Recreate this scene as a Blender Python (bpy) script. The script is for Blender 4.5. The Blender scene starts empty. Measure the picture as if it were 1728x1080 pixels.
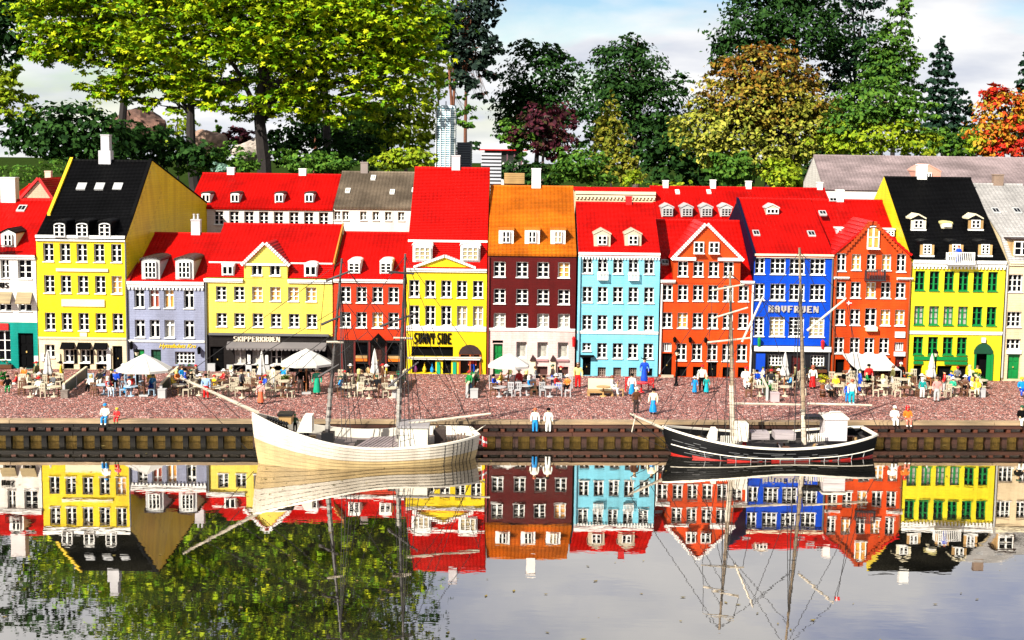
import bpy, bmesh, math, random
import numpy as np
from mathutils import Vector, Matrix
random.seed(7); RNG = np.random.default_rng(11)
SC = bpy.context.scene
COL = SC.collection

# ------------------------------------------------------------------ camera, sky, sun, exposure
F = 2450.0                    # focal length in pixels of the 1728 px wide photograph
D = 5.64                      # distance of the house fronts, metres (1:20 models)
HC = 0.9625                   # camera height over the water
PITCH = math.atan(295.0 / F); ROLL = 0.0125
cp, sp, cr, sr = math.cos(PITCH), math.sin(PITCH), math.cos(ROLL), math.sin(ROLL)
FWD = Vector((0, cp, -sp)); _r0 = Vector((1, 0, 0)); _u0 = Vector((0, sp, cp))
RIGHT = _r0 * cr + _u0 * sr; UP = _u0 * cr - _r0 * sr
CAMP = Vector((0, 0, HC))
cam = bpy.data.cameras.new('camera'); camo = bpy.data.objects.new('camera', cam); COL.objects.link(camo)
m = Matrix((RIGHT, UP, -FWD)).transposed().to_4x4(); m.translation = CAMP
camo.matrix_world = m
cam.sensor_width = 36; cam.sensor_fit = 'HORIZONTAL'; cam.lens = 36 * F / 1728
cam.clip_start = 0.05; cam.clip_end = 2000
SC.camera = camo
SC.view_settings.view_transform = 'Standard'; SC.view_settings.look = 'None'
SC.view_settings.gamma = 1; SC.view_settings.use_curve_mapping = False
SC.view_settings.exposure = 1.6

SUN_DIR = Vector((0.50, 0.62, -0.60)).normalized()      # the way the light travels
sun = bpy.data.lights.new('sun', 'SUN'); suno = bpy.data.objects.new('sun', sun); COL.objects.link(suno)
sun.energy = 5.0; sun.angle = math.radians(0.5); sun.color = (1.0, 0.955, 0.87)
suno.rotation_euler = SUN_DIR.to_track_quat('-Z', 'Y').to_euler(); suno.location = (-3, -3, 5)

W = bpy.data.worlds.new('World'); SC.world = W; W.use_nodes = True
nt = W.node_tree; nt.nodes.clear()
def N(t, tree=None, **kw):
    n = (tree or nt).nodes.new(t)
    for k, v in kw.items(): setattr(n, k, v)
    return n
out = N('ShaderNodeOutputWorld'); bg = N('ShaderNodeBackground'); bg.inputs['Strength'].default_value = 0.0505
sky = N('ShaderNodeTexSky'); sky.sky_type = 'NISHITA'; sky.sun_disc = False
sky.sun_elevation = math.asin(-SUN_DIR.z); sky.sun_rotation = math.atan2(-SUN_DIR.x, -SUN_DIR.y)
sky.air_density = 1.0; sky.dust_density = 0.4; sky.ozone_density = 1.0
tc = N('ShaderNodeTexCoord'); sep = N('ShaderNodeSeparateXYZ')
nt.links.new(tc.outputs['Generated'], sep.inputs[0])
addz = N('ShaderNodeMath', operation='ADD'); addz.inputs[1].default_value = 0.22
mx = N('ShaderNodeMath', operation='MAXIMUM'); mx.inputs[1].default_value = 0.05
dx = N('ShaderNodeMath', operation='DIVIDE'); dy = N('ShaderNodeMath', operation='DIVIDE')
cmb = N('ShaderNodeCombineXYZ')
nt.links.new(sep.outputs['Z'], addz.inputs[0]); nt.links.new(addz.outputs[0], mx.inputs[0])
nt.links.new(sep.outputs['X'], dx.inputs[0]); nt.links.new(mx.outputs[0], dx.inputs[1])
nt.links.new(sep.outputs['Y'], dy.inputs[0]); nt.links.new(mx.outputs[0], dy.inputs[1])
nt.links.new(dx.outputs[0], cmb.inputs[0]); nt.links.new(dy.outputs[0], cmb.inputs[1])
cl = N('ShaderNodeTexNoise'); cl.inputs['Scale'].default_value = 1.35; cl.inputs['Detail'].default_value = 8
cl.inputs['Roughness'].default_value = 0.52; cl.inputs['Distortion'].default_value = 0.3
mp = N('ShaderNodeMapping'); mp.inputs['Location'].default_value = (7.7, 4.1, 0)
nt.links.new(cmb.outputs[0], mp.inputs[0]); nt.links.new(mp.outputs[0], cl.inputs['Vector'])
cr_ = N('ShaderNodeValToRGB'); cr_.color_ramp.elements[0].position = 0.33; cr_.color_ramp.elements[1].position = 0.49
nt.links.new(cl.outputs['Fac'], cr_.inputs[0])
cl2 = N('ShaderNodeTexNoise'); cl2.inputs['Scale'].default_value = 2.6; cl2.inputs['Detail'].default_value = 5
nt.links.new(mp.outputs[0], cl2.inputs['Vector'])
cc = N('ShaderNodeValToRGB')
cc.color_ramp.elements[0].position = 0.36; cc.color_ramp.elements[0].color = (4.5, 4.75, 5.4, 1)
cc.color_ramp.elements[1].position = 0.60; cc.color_ramp.elements[1].color = (6.7, 6.7, 6.75, 1)
nt.links.new(cl2.outputs['Fac'], cc.inputs[0])
hz = N('ShaderNodeMapRange'); hz.inputs['From Min'].default_value = 0.0; hz.inputs['From Max'].default_value = 0.07; hz.inputs['To Min'].default_value = 0.92; hz.inputs['To Max'].default_value = 0.0
nt.links.new(sep.outputs['Z'], hz.inputs['Value'])
mxh = N('ShaderNodeMath', operation='MAXIMUM'); nt.links.new(cr_.outputs[0], mxh.inputs[0]); nt.links.new(hz.outputs[0], mxh.inputs[1])
mixs = N('ShaderNodeMixRGB')
nt.links.new(mxh.outputs[0], mixs.inputs[0]); hsv = N('ShaderNodeHueSaturation'); hsv.inputs['Hue'].default_value = 0.53; hsv.inputs['Saturation'].default_value = 1.7; hsv.inputs['Value'].default_value = 0.85; nt.links.new(sky.outputs[0], hsv.inputs['Color']); nt.links.new(hsv.outputs[0], mixs.inputs[1]); nt.links.new(cc.outputs[0], mixs.inputs[2])
nt.links.new(mixs.outputs[0], bg.inputs['Color']); nt.links.new(bg.outputs[0], out.inputs['Surface'])

# ------------------------------------------------------------------ measuring helpers: photograph pixel -> point in the place
def ray(px, py): return FWD * F + RIGHT * (px - 864) - UP * (py - 540)
def P(px, py, Y):
    r = ray(px, py); return CAMP + r * (Y / r.y)
def G(px, py, z):
    r = ray(px, py); return CAMP + r * ((z - HC) / r.z)
def U(Y): return Y / F

YE = G(910, 748, 0).y                        # quay edge at the middle of the picture
ZC = P(910, 711, YE).z                       # its height over the water
ZG = ZC - 0.006
_ql = G(0, 708, ZC); _qr = G(1728, 712, ZC)
QS = (_qr.y - _ql.y) / (_qr.x - _ql.x)       # the quay runs a little askew to the fronts
def qy(x): return YE + QS * (x - P(910, 711, YE).x)

# ------------------------------------------------------------------ materials
MATS = {}
ALB = 0.66                   # the picture is exposed bright: paints a little below their catalogue values
def principled(name):
    mm = bpy.data.materials.new(name); mm.use_nodes = True
    t = mm.node_tree; b = t.nodes['Principled BSDF']; return mm, t, b
def mat(name, col, rough=0.45, kind='plain', var=0.12, spec=0.35, bump=0.3, scale=1.0, metal=0.0):
    if name in MATS: return MATS[name]
    mm, t, b = principled(name)
    b.inputs['Roughness'].default_value = rough; b.inputs['Specular IOR Level'].default_value = spec
    b.inputs['Metallic'].default_value = metal
    co = N('ShaderNodeTexCoord', t)
    nz = N('ShaderNodeTexNoise', t); nz.inputs['Scale'].default_value = 7 * scale; nz.inputs['Detail'].default_value = 6
    t.links.new(co.outputs['Object'], nz.inputs['Vector'])
    rmp = N('ShaderNodeValToRGB', t)
    col = [c * ALB for c in col]
    lo = [c * (1 - var * 1.5) for c in col]; hi = [min(1, c * (1 + var)) for c in col]
    rmp.color_ramp.elements[0].position = 0.36; rmp.color_ramp.elements[1].position = 0.66
    rmp.color_ramp.elements[0].color = (*lo, 1); rmp.color_ramp.elements[1].color = (*hi, 1)
    t.links.new(nz.outputs['Fac'], rmp.inputs[0])
    last = rmp.outputs[0]
    def bumpnode(src, dist, strength=bump):
        bn = N('ShaderNodeBump', t); bn.inputs['Distance'].default_value = dist; bn.inputs['Strength'].default_value = strength
        t.links.new(src, bn.inputs['Height']); t.links.new(bn.outputs[0], b.inputs['Normal'])
    if kind == 'brick':                          # rain streaks down the face
        stm = N('ShaderNodeMapping', t); stm.inputs['Scale'].default_value = (26, 26, 2.2); t.links.new(co.outputs['Object'], stm.inputs[0])
        sn_ = N('ShaderNodeTexNoise', t); sn_.inputs['Scale'].default_value = 1.0; sn_.inputs['Detail'].default_value = 5; t.links.new(stm.outputs[0], sn_.inputs['Vector'])
        sr2 = N('ShaderNodeValToRGB', t); sr2.color_ramp.elements[0].position = .30; sr2.color_ramp.elements[1].position = .58; sr2.color_ramp.elements[0].color = (.60, .56, .52, 1)
        t.links.new(sn_.outputs['Fac'], sr2.inputs[0]); sm_ = N('ShaderNodeMixRGB', t, blend_type='MULTIPLY'); sm_.inputs[0].default_value = .5
        t.links.new(last, sm_.inputs[1]); t.links.new(sr2.outputs[0], sm_.inputs[2]); last = sm_.outputs[0]
    if kind == 'brick':                          # moulded toy bricks: 32 x 9.6 mm courses with hairline joints
        mpn = N('ShaderNodeMapping', t); mpn.inputs['Rotation'].default_value = (math.radians(90), 0, 0)
        t.links.new(co.outputs['Object'], mpn.inputs[0])
        bt = N('ShaderNodeTexBrick', t)
        bt.inputs['Scale'].default_value = 1.0
        bt.inputs['Brick Width'].default_value = 0.032; bt.inputs['Row Height'].default_value = 0.0096
        bt.inputs['Mortar Size'].default_value = 0.0006; bt.inputs['Mortar Smooth'].default_value = 0.3
        bt.inputs['Color1'].default_value = (1, 1, 1, 1); bt.inputs['Color2'].default_value = (0.86, 0.86, 0.86, 1)
        bt.inputs['Mortar'].default_value = (0.5, 0.5, 0.5, 1)
        t.links.new(mpn.outputs[0], bt.inputs['Vector'])
        mu = N('ShaderNodeMixRGB', t, blend_type='MULTIPLY'); mu.inputs[0].default_value = 0.55
        t.links.new(last, mu.inputs[1]); t.links.new(bt.outputs['Color'], mu.inputs[2]); last = mu.outputs[0]
        bumpnode(bt.outputs['Color'], 0.0012)
    elif kind == 'roof':
        sx = N('ShaderNodeSeparateXYZ', t); t.links.new(co.outputs['Object'], sx.inputs[0])
        mu2 = N('ShaderNodeMath', t, operation='MULTIPLY'); mu2.inputs[1].default_value = 2 * math.pi / 0.016
        sn = N('ShaderNodeMath', t, operation='SINE')
        t.links.new(sx.outputs['X'], mu2.inputs[0]); t.links.new(mu2.outputs[0], sn.inputs[0])
        bumpnode(sn.outputs[0], 0.001, 0.35)
        mpn = N('ShaderNodeMapping', t); mpn.inputs['Rotation'].default_value = (math.radians(90), 0, 0); t.links.new(co.outputs['Object'], mpn.inputs[0])
        bt = N('ShaderNodeTexBrick', t); bt.inputs['Scale'].default_value = 1.0; bt.inputs['Brick Width'].default_value = 0.016; bt.inputs['Row Height'].default_value = 0.0060
        bt.inputs['Mortar Size'].default_value = 0.0007; bt.inputs['Mortar Smooth'].default_value = .4; bt.inputs['Color2'].default_value = (.68, .68, .68, 1); bt.inputs['Color1'].default_value = (1, 1, 1, 1); bt.inputs['Mortar'].default_value = (.3, .3, .3, 1)
        t.links.new(mpn.outputs[0], bt.inputs['Vector']); mu = N('ShaderNodeMixRGB', t, blend_type='MULTIPLY'); mu.inputs[0].default_value = .5
        t.links.new(last, mu.inputs[1]); t.links.new(bt.outputs['Color'], mu.inputs[2]); last = mu.outputs[0]
    elif kind == 'rough':
        n2 = N('ShaderNodeTexNoise', t); n2.inputs['Scale'].default_value = 90 * scale; n2.inputs['Detail'].default_value = 5
        t.links.new(co.outputs['Object'], n2.inputs['Vector']); bumpnode(n2.outputs['Fac'], 0.004)
        m2 = N('ShaderNodeMixRGB', t, blend_type='MULTIPLY'); m2.inputs[0].default_value = 0.5
        r2 = N('ShaderNodeValToRGB', t); r2.color_ramp.elements[0].position = .35; r2.color_ramp.elements[1].position = .6
        r2.color_ramp.elements[0].color = (.35, .35, .35, 1)
        t.links.new(n2.outputs['Fac'], r2.inputs[0]); t.links.new(last, m2.inputs[1]); t.links.new(r2.outputs[0], m2.inputs[2]); last = m2.outputs[0]
    elif kind == 'wood':
        mpn = N('ShaderNodeMapping', t); mpn.inputs['Scale'].default_value = (3, 60, 60)
        t.links.new(co.outputs['Object'], mpn.inputs[0])
        n2 = N('ShaderNodeTexNoise', t); n2.inputs['Scale'].default_value = 3; n2.inputs['Detail'].default_value = 6
        t.links.new(mpn.outputs[0], n2.inputs['Vector'])
        m2 = N('ShaderNodeMixRGB', t, blend_type='MULTIPLY'); m2.inputs[0].default_value = 0.7
        r2 = N('ShaderNodeValToRGB', t); r2.color_ramp.elements[0].position = .3; r2.color_ramp.elements[1].position = .62
        r2.color_ramp.elements[0].color = (.4, .38, .36, 1)
        t.links.new(n2.outputs['Fac'], r2.inputs[0]); t.links.new(last, m2.inputs[1]); t.links.new(r2.outputs[0], m2.inputs[2]); last = m2.outputs[0]
        bumpnode(n2.outputs['Fac'], 0.001)
    t.links.new(last, b.inputs['Base Color'])
    MATS[name] = mm; return mm

def leafmat(name, cols, trans=0.35, rough=0.55):
    if name in MATS: return MATS[name]
    mm, t, b = principled(name)
    geo = N('ShaderNodeNewGeometry', t); rp = N('ShaderNodeValToRGB', t)
    while len(rp.color_ramp.elements) < len(cols): rp.color_ramp.elements.new(0.5)
    for i, c in enumerate(cols):
        rp.color_ramp.elements[i].position = i / max(1, len(cols) - 1); rp.color_ramp.elements[i].color = (*c, 1)
    t.links.new(geo.outputs['Random Per Island'], rp.inputs[0])
    t.links.new(rp.outputs[0], b.inputs['Base Color'])
    b.inputs['Roughness'].default_value = .7; b.inputs['Specular IOR Level'].default_value = 0.06
    tr = N('ShaderNodeBsdfTranslucent', t); t.links.new(rp.outputs[0], tr.inputs['Color'])
    mi = N('ShaderNodeMixShader', t); mi.inputs[0].default_value = trans
    t.links.new(b.outputs[0], mi.inputs[1]); t.links.new(tr.outputs[0], mi.inputs[2])
    t.links.new(mi.outputs[0], t.nodes['Material Output'].inputs['Surface'])
    MATS[name] = mm; return mm

WHITE = mat('white paint', (0.78, 0.77, 0.72), 0.4, var=0.05)
CREAM = mat('cream plastic', (0.70, 0.62, 0.42), 0.45, var=0.08)
BLACK = mat('black plastic', (0.004, 0.004, 0.0042), 0.6, var=0.2, spec=.02)
GLASS = mat('dark window glass', (0.003, 0.0035, 0.005), 0.15, var=0.3, spec=0.08)
CURT = mat('cream curtain behind glass', (0.42, 0.33, 0.17), 0.3, var=0.25, scale=12)
CURTW = mat('white curtain behind glass', (0.36, 0.34, 0.29), 0.3, var=0.25, scale=12)
ORANGEP = mat('amber blind behind glass', (0.65, 0.30, 0.05), 0.3, var=0.25, scale=12)
GREY = mat('light grey plastic', (0.42, 0.42, 0.41), 0.45, var=0.1)
DGREY = mat('dark grey plastic', (0.10, 0.10, 0.105), 0.45, var=0.15)
GREEN = mat('green plastic', (0.0, 0.19, 0.035), 0.4, var=0.12)
DGREEN = mat('dark green plastic', (0.004, 0.06, 0.025), 0.4, var=0.2)
BLUE = mat('blue plastic', (0.0, 0.05, 0.45), 0.4, var=0.12)
TEAL = mat('teal plastic', (0.0, 0.26, 0.24), 0.4, var=0.12)
LBLUE = mat('bright blue plastic', (0.0, 0.22, 0.55), 0.4, var=0.1)
RED = mat('red plastic', (0.55, 0.004, 0.004), 0.4, var=0.12)
YELLOW = mat('yellow plastic', (0.72, 0.47, 0.01), 0.4, var=0.08)
SKIN = mat('tan plastic', (0.66, 0.42, 0.22), 0.4, var=0.05)
BROWN = mat('brown plastic', (0.10, 0.035, 0.012), 0.4, var=0.15)
TAN = mat('tan wood plastic', (0.45, 0.27, 0.10), 0.45, var=0.2)
ORANGE = mat('orange plastic', (0.62, 0.14, 0.005), 0.4, var=0.1)

# ------------------------------------------------------------------ mesh helpers
class MB:
    def __init__(s): s.v = []; s.f = []; s.m = []
    def quad(s, pts, mi=0):
        b = len(s.v); s.v += [tuple(p) for p in pts]; s.f.append(tuple(range(b, b + len(pts)))); s.m.append(mi)
    def box(s, x0, x1, y0, y1, z0, z1, mi=0):
        b = len(s.v)
        s.v += [(x0, y0, z0), (x1, y0, z0), (x1, y1, z0), (x0, y1, z0), (x0, y0, z1), (x1, y0, z1), (x1, y1, z1), (x0, y1, z1)]
        for q in ((0, 3, 2, 1), (4, 5, 6, 7), (0, 1, 5, 4), (1, 2, 6, 5), (2, 3, 7, 6), (3, 0, 4, 7)):
            s.f.append(tuple(b + i for i in q)); s.m.append(mi)
    def prism(s, poly, axis, a0, a1, mi=0):
        """poly in the plane across axis ('x': (y,z), 'y': (x,z), 'z': (x,y)), pulled from a0 to a1"""
        n = len(poly); b = len(s.v)
        def mk(p, a): return {'x': (a, p[0], p[1]), 'y': (p[0], a, p[1]), 'z': (p[0], p[1], a)}[axis]
        s.v += [mk(p, a0) for p in poly] + [mk(p, a1) for p in poly]
        s.f.append(tuple(range(b, b + n))); s.m.append(mi)
        s.f.append(tuple(range(b + 2 * n - 1, b + n - 1, -1))); s.m.append(mi)
        for i in range(n):
            j = (i + 1) % n; s.f.append((b + i, b + n + i, b + n + j, b + j)); s.m.append(mi)
    def tube(s, pts, rad, n=5, mi=0, caps=True):
        pts = [Vector(p) for p in pts]
        if not hasattr(rad, '__len__'): rad = [rad] * len(pts)
        b = len(s.v); prev = None
        for i, p in enumerate(pts):
            d = (pts[min(i + 1, len(pts) - 1)] - pts[max(i - 1, 0)])
            d = d.normalized() if d.length > 1e-9 else Vector((0, 0, 1))
            if prev is None:
                a = d.cross(Vector((0, 0, 1)))
                if a.length < 0.05: a = d.cross(Vector((0, 1, 0)))
                a.normalize()
            else:
                a = prev - d * prev.dot(d); a.normalize()
            prev = a; c = d.cross(a)
            for k in range(n):
                t = 2 * math.pi * k / n
                s.v.append(tuple(p + (a * math.cos(t) + c * math.sin(t)) * rad[i]))
        for i in range(len(pts) - 1):
            for k in range(n):
                s.f.append((b + i * n + k, b + i * n + (k + 1) % n, b + (i + 1) * n + (k + 1) % n, b + (i + 1) * n + k)); s.m.append(mi)
        if caps:
            s.f.append(tuple(b + k for k in range(n - 1, -1, -1))); s.m.append(mi)
            e = b + (len(pts) - 1) * n; s.f.append(tuple(e + k for k in range(n))); s.m.append(mi)
    def lathe(s, prof, cx=0, cy=0, n=10, mi=0):
        s_pts = [(cx, cy, z) for r, z in prof]
        b = len(s.v)
        for r, z in prof:
            for k in range(n):
                t = 2 * math.pi * (k + .5) / n; s.v.append((cx + r * math.cos(t), cy + r * math.sin(t), z))
        for i in range(len(prof) - 1):
            for k in range(n):
                s.f.append((b + i * n + k, b + i * n + (k + 1) % n, b + (i + 1) * n + (k + 1) % n, b + (i + 1) * n + k)); s.m.append(mi)
        s.f.append(tuple(b + k for k in range(n - 1, -1, -1))); s.m.append(mi)
        e = b + (len(prof) - 1) * n; s.f.append(tuple(e + k for k in range(n))); s.m.append(mi)
    def mesh(s, name, mats):
        me = bpy.data.meshes.new(name); me.from_pydata(s.v, [], s.f)
        for x in mats: me.materials.append(x)
        if len(mats) > 1: me.polygons.foreach_set('material_index', s.m)
        me.update(); return me
    def obj(s, name, mats, parent=None, loc=None):
        if not isinstance(mats, (list, tuple)): mats = [mats]
        return link(name, s.mesh(name, mats), parent, loc)
def link(name, me, parent=None, loc=None):
    o = bpy.data.objects.new(name, me); COL.objects.link(o)
    if loc is not None: o.location = loc
    if parent is not None: o.parent = parent
    return o
def tag(o, label, cat, group=None, kind=None):
    o['label'] = label; o['category'] = cat
    if group: o['group'] = group
    if kind: o['kind'] = kind
    return o
def thing(name, label, cat, loc=(0, 0, 0), rz=0, group=None):
    o = bpy.data.objects.new(name, None); COL.objects.link(o); o.location = loc; o.rotation_euler = (0, 0, rz)
    o.empty_display_size = 0.05
    return tag(o, label, cat, group)
def struct(name, o):
    o.name = name; o['kind'] = 'structure'; return o
# ------------------------------------------------------------------ foliage
ROMB = np.array([[0, -.5, 0], [.32, 0, .06], [0, .5, 0], [-.32, 0, .06]])
_ol = [(270, .10), (300, .30), (335, .43), (356, .25), (20, .36), (38, .53), (58, .27), (76, .38), (90, .60), (104, .38), (122, .27), (142, .53), (160, .36), (184, .25), (205, .43), (240, .30)]
STAR = np.array([[0, 0, .06]] + [(r * math.cos(math.radians(a)), r * math.sin(math.radians(a)), -.16 * r * r + (.04 if r < .3 else -.03)) for a, r in _ol])   # five-lobed maple leaf
NST = len(_ol)
def frames(nv, rng):
    nv = nv / (np.linalg.norm(nv, axis=1, keepdims=True) + 1e-9)
    r = rng.normal(size=nv.shape); a = np.cross(nv, r); a /= (np.linalg.norm(a, axis=1, keepdims=True) + 1e-9)
    return a, np.cross(nv, a), nv
def leaves_mesh(name, pts, nv, size, m_, shape='leaf', rng=RNG, aspect=1.0):
    n = len(pts); a, b, c = frames(nv, rng); sz = size * rng.uniform(.65, 1.25, (n, 1))
    tpl = STAR if shape == 'star' else ROMB
    k = len(tpl)
    V = pts[:, None, :] + sz[:, None, :] * (tpl[None, :, 0:1] * a[:, None, :] * aspect + tpl[None, :, 1:2] * b[:, None, :] + tpl[None, :, 2:3] * c[:, None, :])
    V = V.reshape(-1, 3).astype(np.float32)
    if shape == 'star': loc = np.array([(0, 1 + i, 1 + (i + 1) % NST) for i in range(NST)])
    else: loc = np.array([(0, 1, 2, 3)])
    Fc = (np.arange(n)[:, None, None] * k + loc[None]).reshape(-1, loc.shape[1])
    me = bpy.data.meshes.new(name); nf, fl = Fc.shape
    me.vertices.add(len(V)); me.vertices.foreach_set('co', V.ravel())
    me.loops.add(nf * fl); me.loops.foreach_set('vertex_index', Fc.ravel().astype(np.int32))
    me.polygons.add(nf); me.polygons.foreach_set('loop_start', np.arange(0, nf * fl, fl, dtype=np.int32))
    me.materials.append(m_); me.update(calc_edges=True); me.validate(); return me
def cloud_pts(cl, n, rng, droop=.35, sub=14, plate=.35, hollow=.55, flat=0.):
    """leaf places: sprays of leaves spread through a set of ellipsoids (x,y,z,rx,ry,rz)"""
    vol = np.array([c[3] * c[4] * c[5] for c in cl]) ** .67; pr = vol / vol.sum(); P_, N_ = [], []
    ns = max(1, n // sub); pick = rng.choice(len(cl), ns, p=pr)
    for ci in range(len(cl)):
        k = int((pick == ci).sum())
        if not k: continue
        c = np.array(cl[ci]); d = rng.normal(size=(k, 3)); d /= np.linalg.norm(d, axis=1, keepdims=True)
        r = hollow + (1 - hollow) * rng.random((k, 1)) ** .6
        ctr = c[:3] + d * r * c[3:]
        sr_ = (c[3:].min() * .30) * rng.uniform(.6, 1.3, (k, 1))
        off = rng.normal(size=(k, sub, 3)) * sr_[:, :, None] * np.array([1, 1, plate])[None, None]
        pts = ctr[:, None, :] + off
        nn = d * np.array([.9, .9, .5]) * (1 - flat) + np.array([0, 0, droop + .25 + .5 * flat]); nn = nn[:, None, :] + rng.normal(size=(k, sub, 3)) * .45
        P_.append(pts.reshape(-1, 3)); N_.append(nn.reshape(-1, 3))
    return np.concatenate(P_), np.concatenate(N_)
def leaf_cloud(name, cl, n, size, m_, parent, loc, shape='leaf', sub=14, plate=.35, hollow=.55, seed=None, kind='stuff', flat=0.):
    rng = np.random.default_rng(seed if seed is not None else RNG.integers(1 << 30))
    pts, nv = cloud_pts(cl, max(n, sub), rng, sub=sub, plate=plate, hollow=hollow, flat=flat)
    o = link(name, leaves_mesh(name, pts, nv, size, m_, shape, rng), parent, loc)
    if kind: o['kind'] = kind
    return o
# ------------------------------------------------------------------ the setting: water, quay, paving, ground
def water_mat():
    mm, t, b = principled('still murky water')
    t.nodes.remove(b)
    co = N('ShaderNodeTexCoord', t)
    nz = N('ShaderNodeTexNoise', t); nz.inputs['Scale'].default_value = 5; nz.inputs['Detail'].default_value = 8
    t.links.new(co.outputs['Object'], nz.inputs['Vector'])
    rp = N('ShaderNodeValToRGB', t); rp.color_ramp.elements[0].position = .35; rp.color_ramp.elements[1].position = .7
    rp.color_ramp.elements[0].color = (0.003, 0.003, 0.002, 1); rp.color_ramp.elements[1].color = (0.020, 0.018, 0.012, 1)
    t.links.new(nz.outputs['Fac'], rp.inputs[0])
    # leaf specks and scum lying on the surface
    vo = N('ShaderNodeTexVoronoi', t); vo.inputs['Scale'].default_value = 22; vo.inputs['Randomness'].default_value = 1
    t.links.new(co.outputs['Object'], vo.inputs['Vector'])
    lt = N('ShaderNodeMath', t, operation='LESS_THAN'); lt.inputs[1].default_value = 0.055
    t.links.new(vo.outputs['Distance'], lt.inputs[0])
    n3 = N('ShaderNodeTexNoise', t); n3.inputs['Scale'].default_value = 2.2; t.links.new(co.outputs['Object'], n3.inputs['Vector'])
    gt = N('ShaderNodeMath', t, operation='GREATER_THAN'); gt.inputs[1].default_value = 0.56; t.links.new(n3.outputs['Fac'], gt.inputs[0])
    sm = N('ShaderNodeMath', t, operation='MULTIPLY'); t.links.new(lt.outputs[0], sm.inputs[0]); t.links.new(gt.outputs[0], sm.inputs[1])
    di = N('ShaderNodeBsdfDiffuse', t); t.links.new(rp.outputs[0], di.inputs['Color'])
    gl = N('ShaderNodeBsdfGlossy', t); gl.inputs['Roughness'].default_value = 0.0
    gl.inputs['Color'].default_value = (0.94, 0.90, 0.86, 1)
    bn = N('ShaderNodeBump', t); bn.inputs['Distance'].default_value = 0.0006; bn.inputs['Strength'].default_value = 0.18
    rn = N('ShaderNodeTexNoise', t); rn.inputs['Scale'].default_value = 9; rn.inputs['Detail'].default_value = 3
    mpn = N('ShaderNodeMapping', t); mpn.inputs['Scale'].default_value = (1, 2.4, 1)
    t.links.new(co.outputs['Object'], mpn.inputs[0]); t.links.new(mpn.outputs[0], rn.inputs['Vector'])
    t.links.new(rn.outputs['Fac'], bn.inputs['Height']); t.links.new(bn.outputs[0], gl.inputs['Normal'])
    lw = N('ShaderNodeLayerWeight', t); lw.inputs['Blend'].default_value = 0.5
    mr = N('ShaderNodeMapRange', t); mr.inputs['From Min'].default_value = 0.32; mr.inputs['From Max'].default_value = 0.92
    mr.inputs['To Min'].default_value = 0.12; mr.inputs['To Max'].default_value = 0.88
    t.links.new(lw.outputs['Facing'], mr.inputs['Value'])
    mi = N('ShaderNodeMixShader', t); t.links.new(mr.outputs[0], mi.inputs[0])
    t.links.new(di.outputs[0], mi.inputs[1]); t.links.new(gl.outputs[0], mi.inputs[2])
    d2 = N('ShaderNodeBsdfDiffuse', t); d2.inputs['Color'].default_value = (0.10, 0.085, 0.05, 1)
    mi2 = N('ShaderNodeMixShader', t); t.links.new(sm.outputs[0], mi2.inputs[0])
    t.links.new(mi.outputs[0], mi2.inputs[1]); t.links.new(d2.outputs[0], mi2.inputs[2])
    t.links.new(mi2.outputs[0], t.nodes['Material Output'].inputs['Surface'])
    return mm
w = MB(); w.quad([(-9, -4, 0), (9, -4, 0), (9, YE + QS * 9 + .4, 0), (-9, YE - QS * 9 + .4, 0)])
struct('water', w.obj('water', water_mat()))

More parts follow.
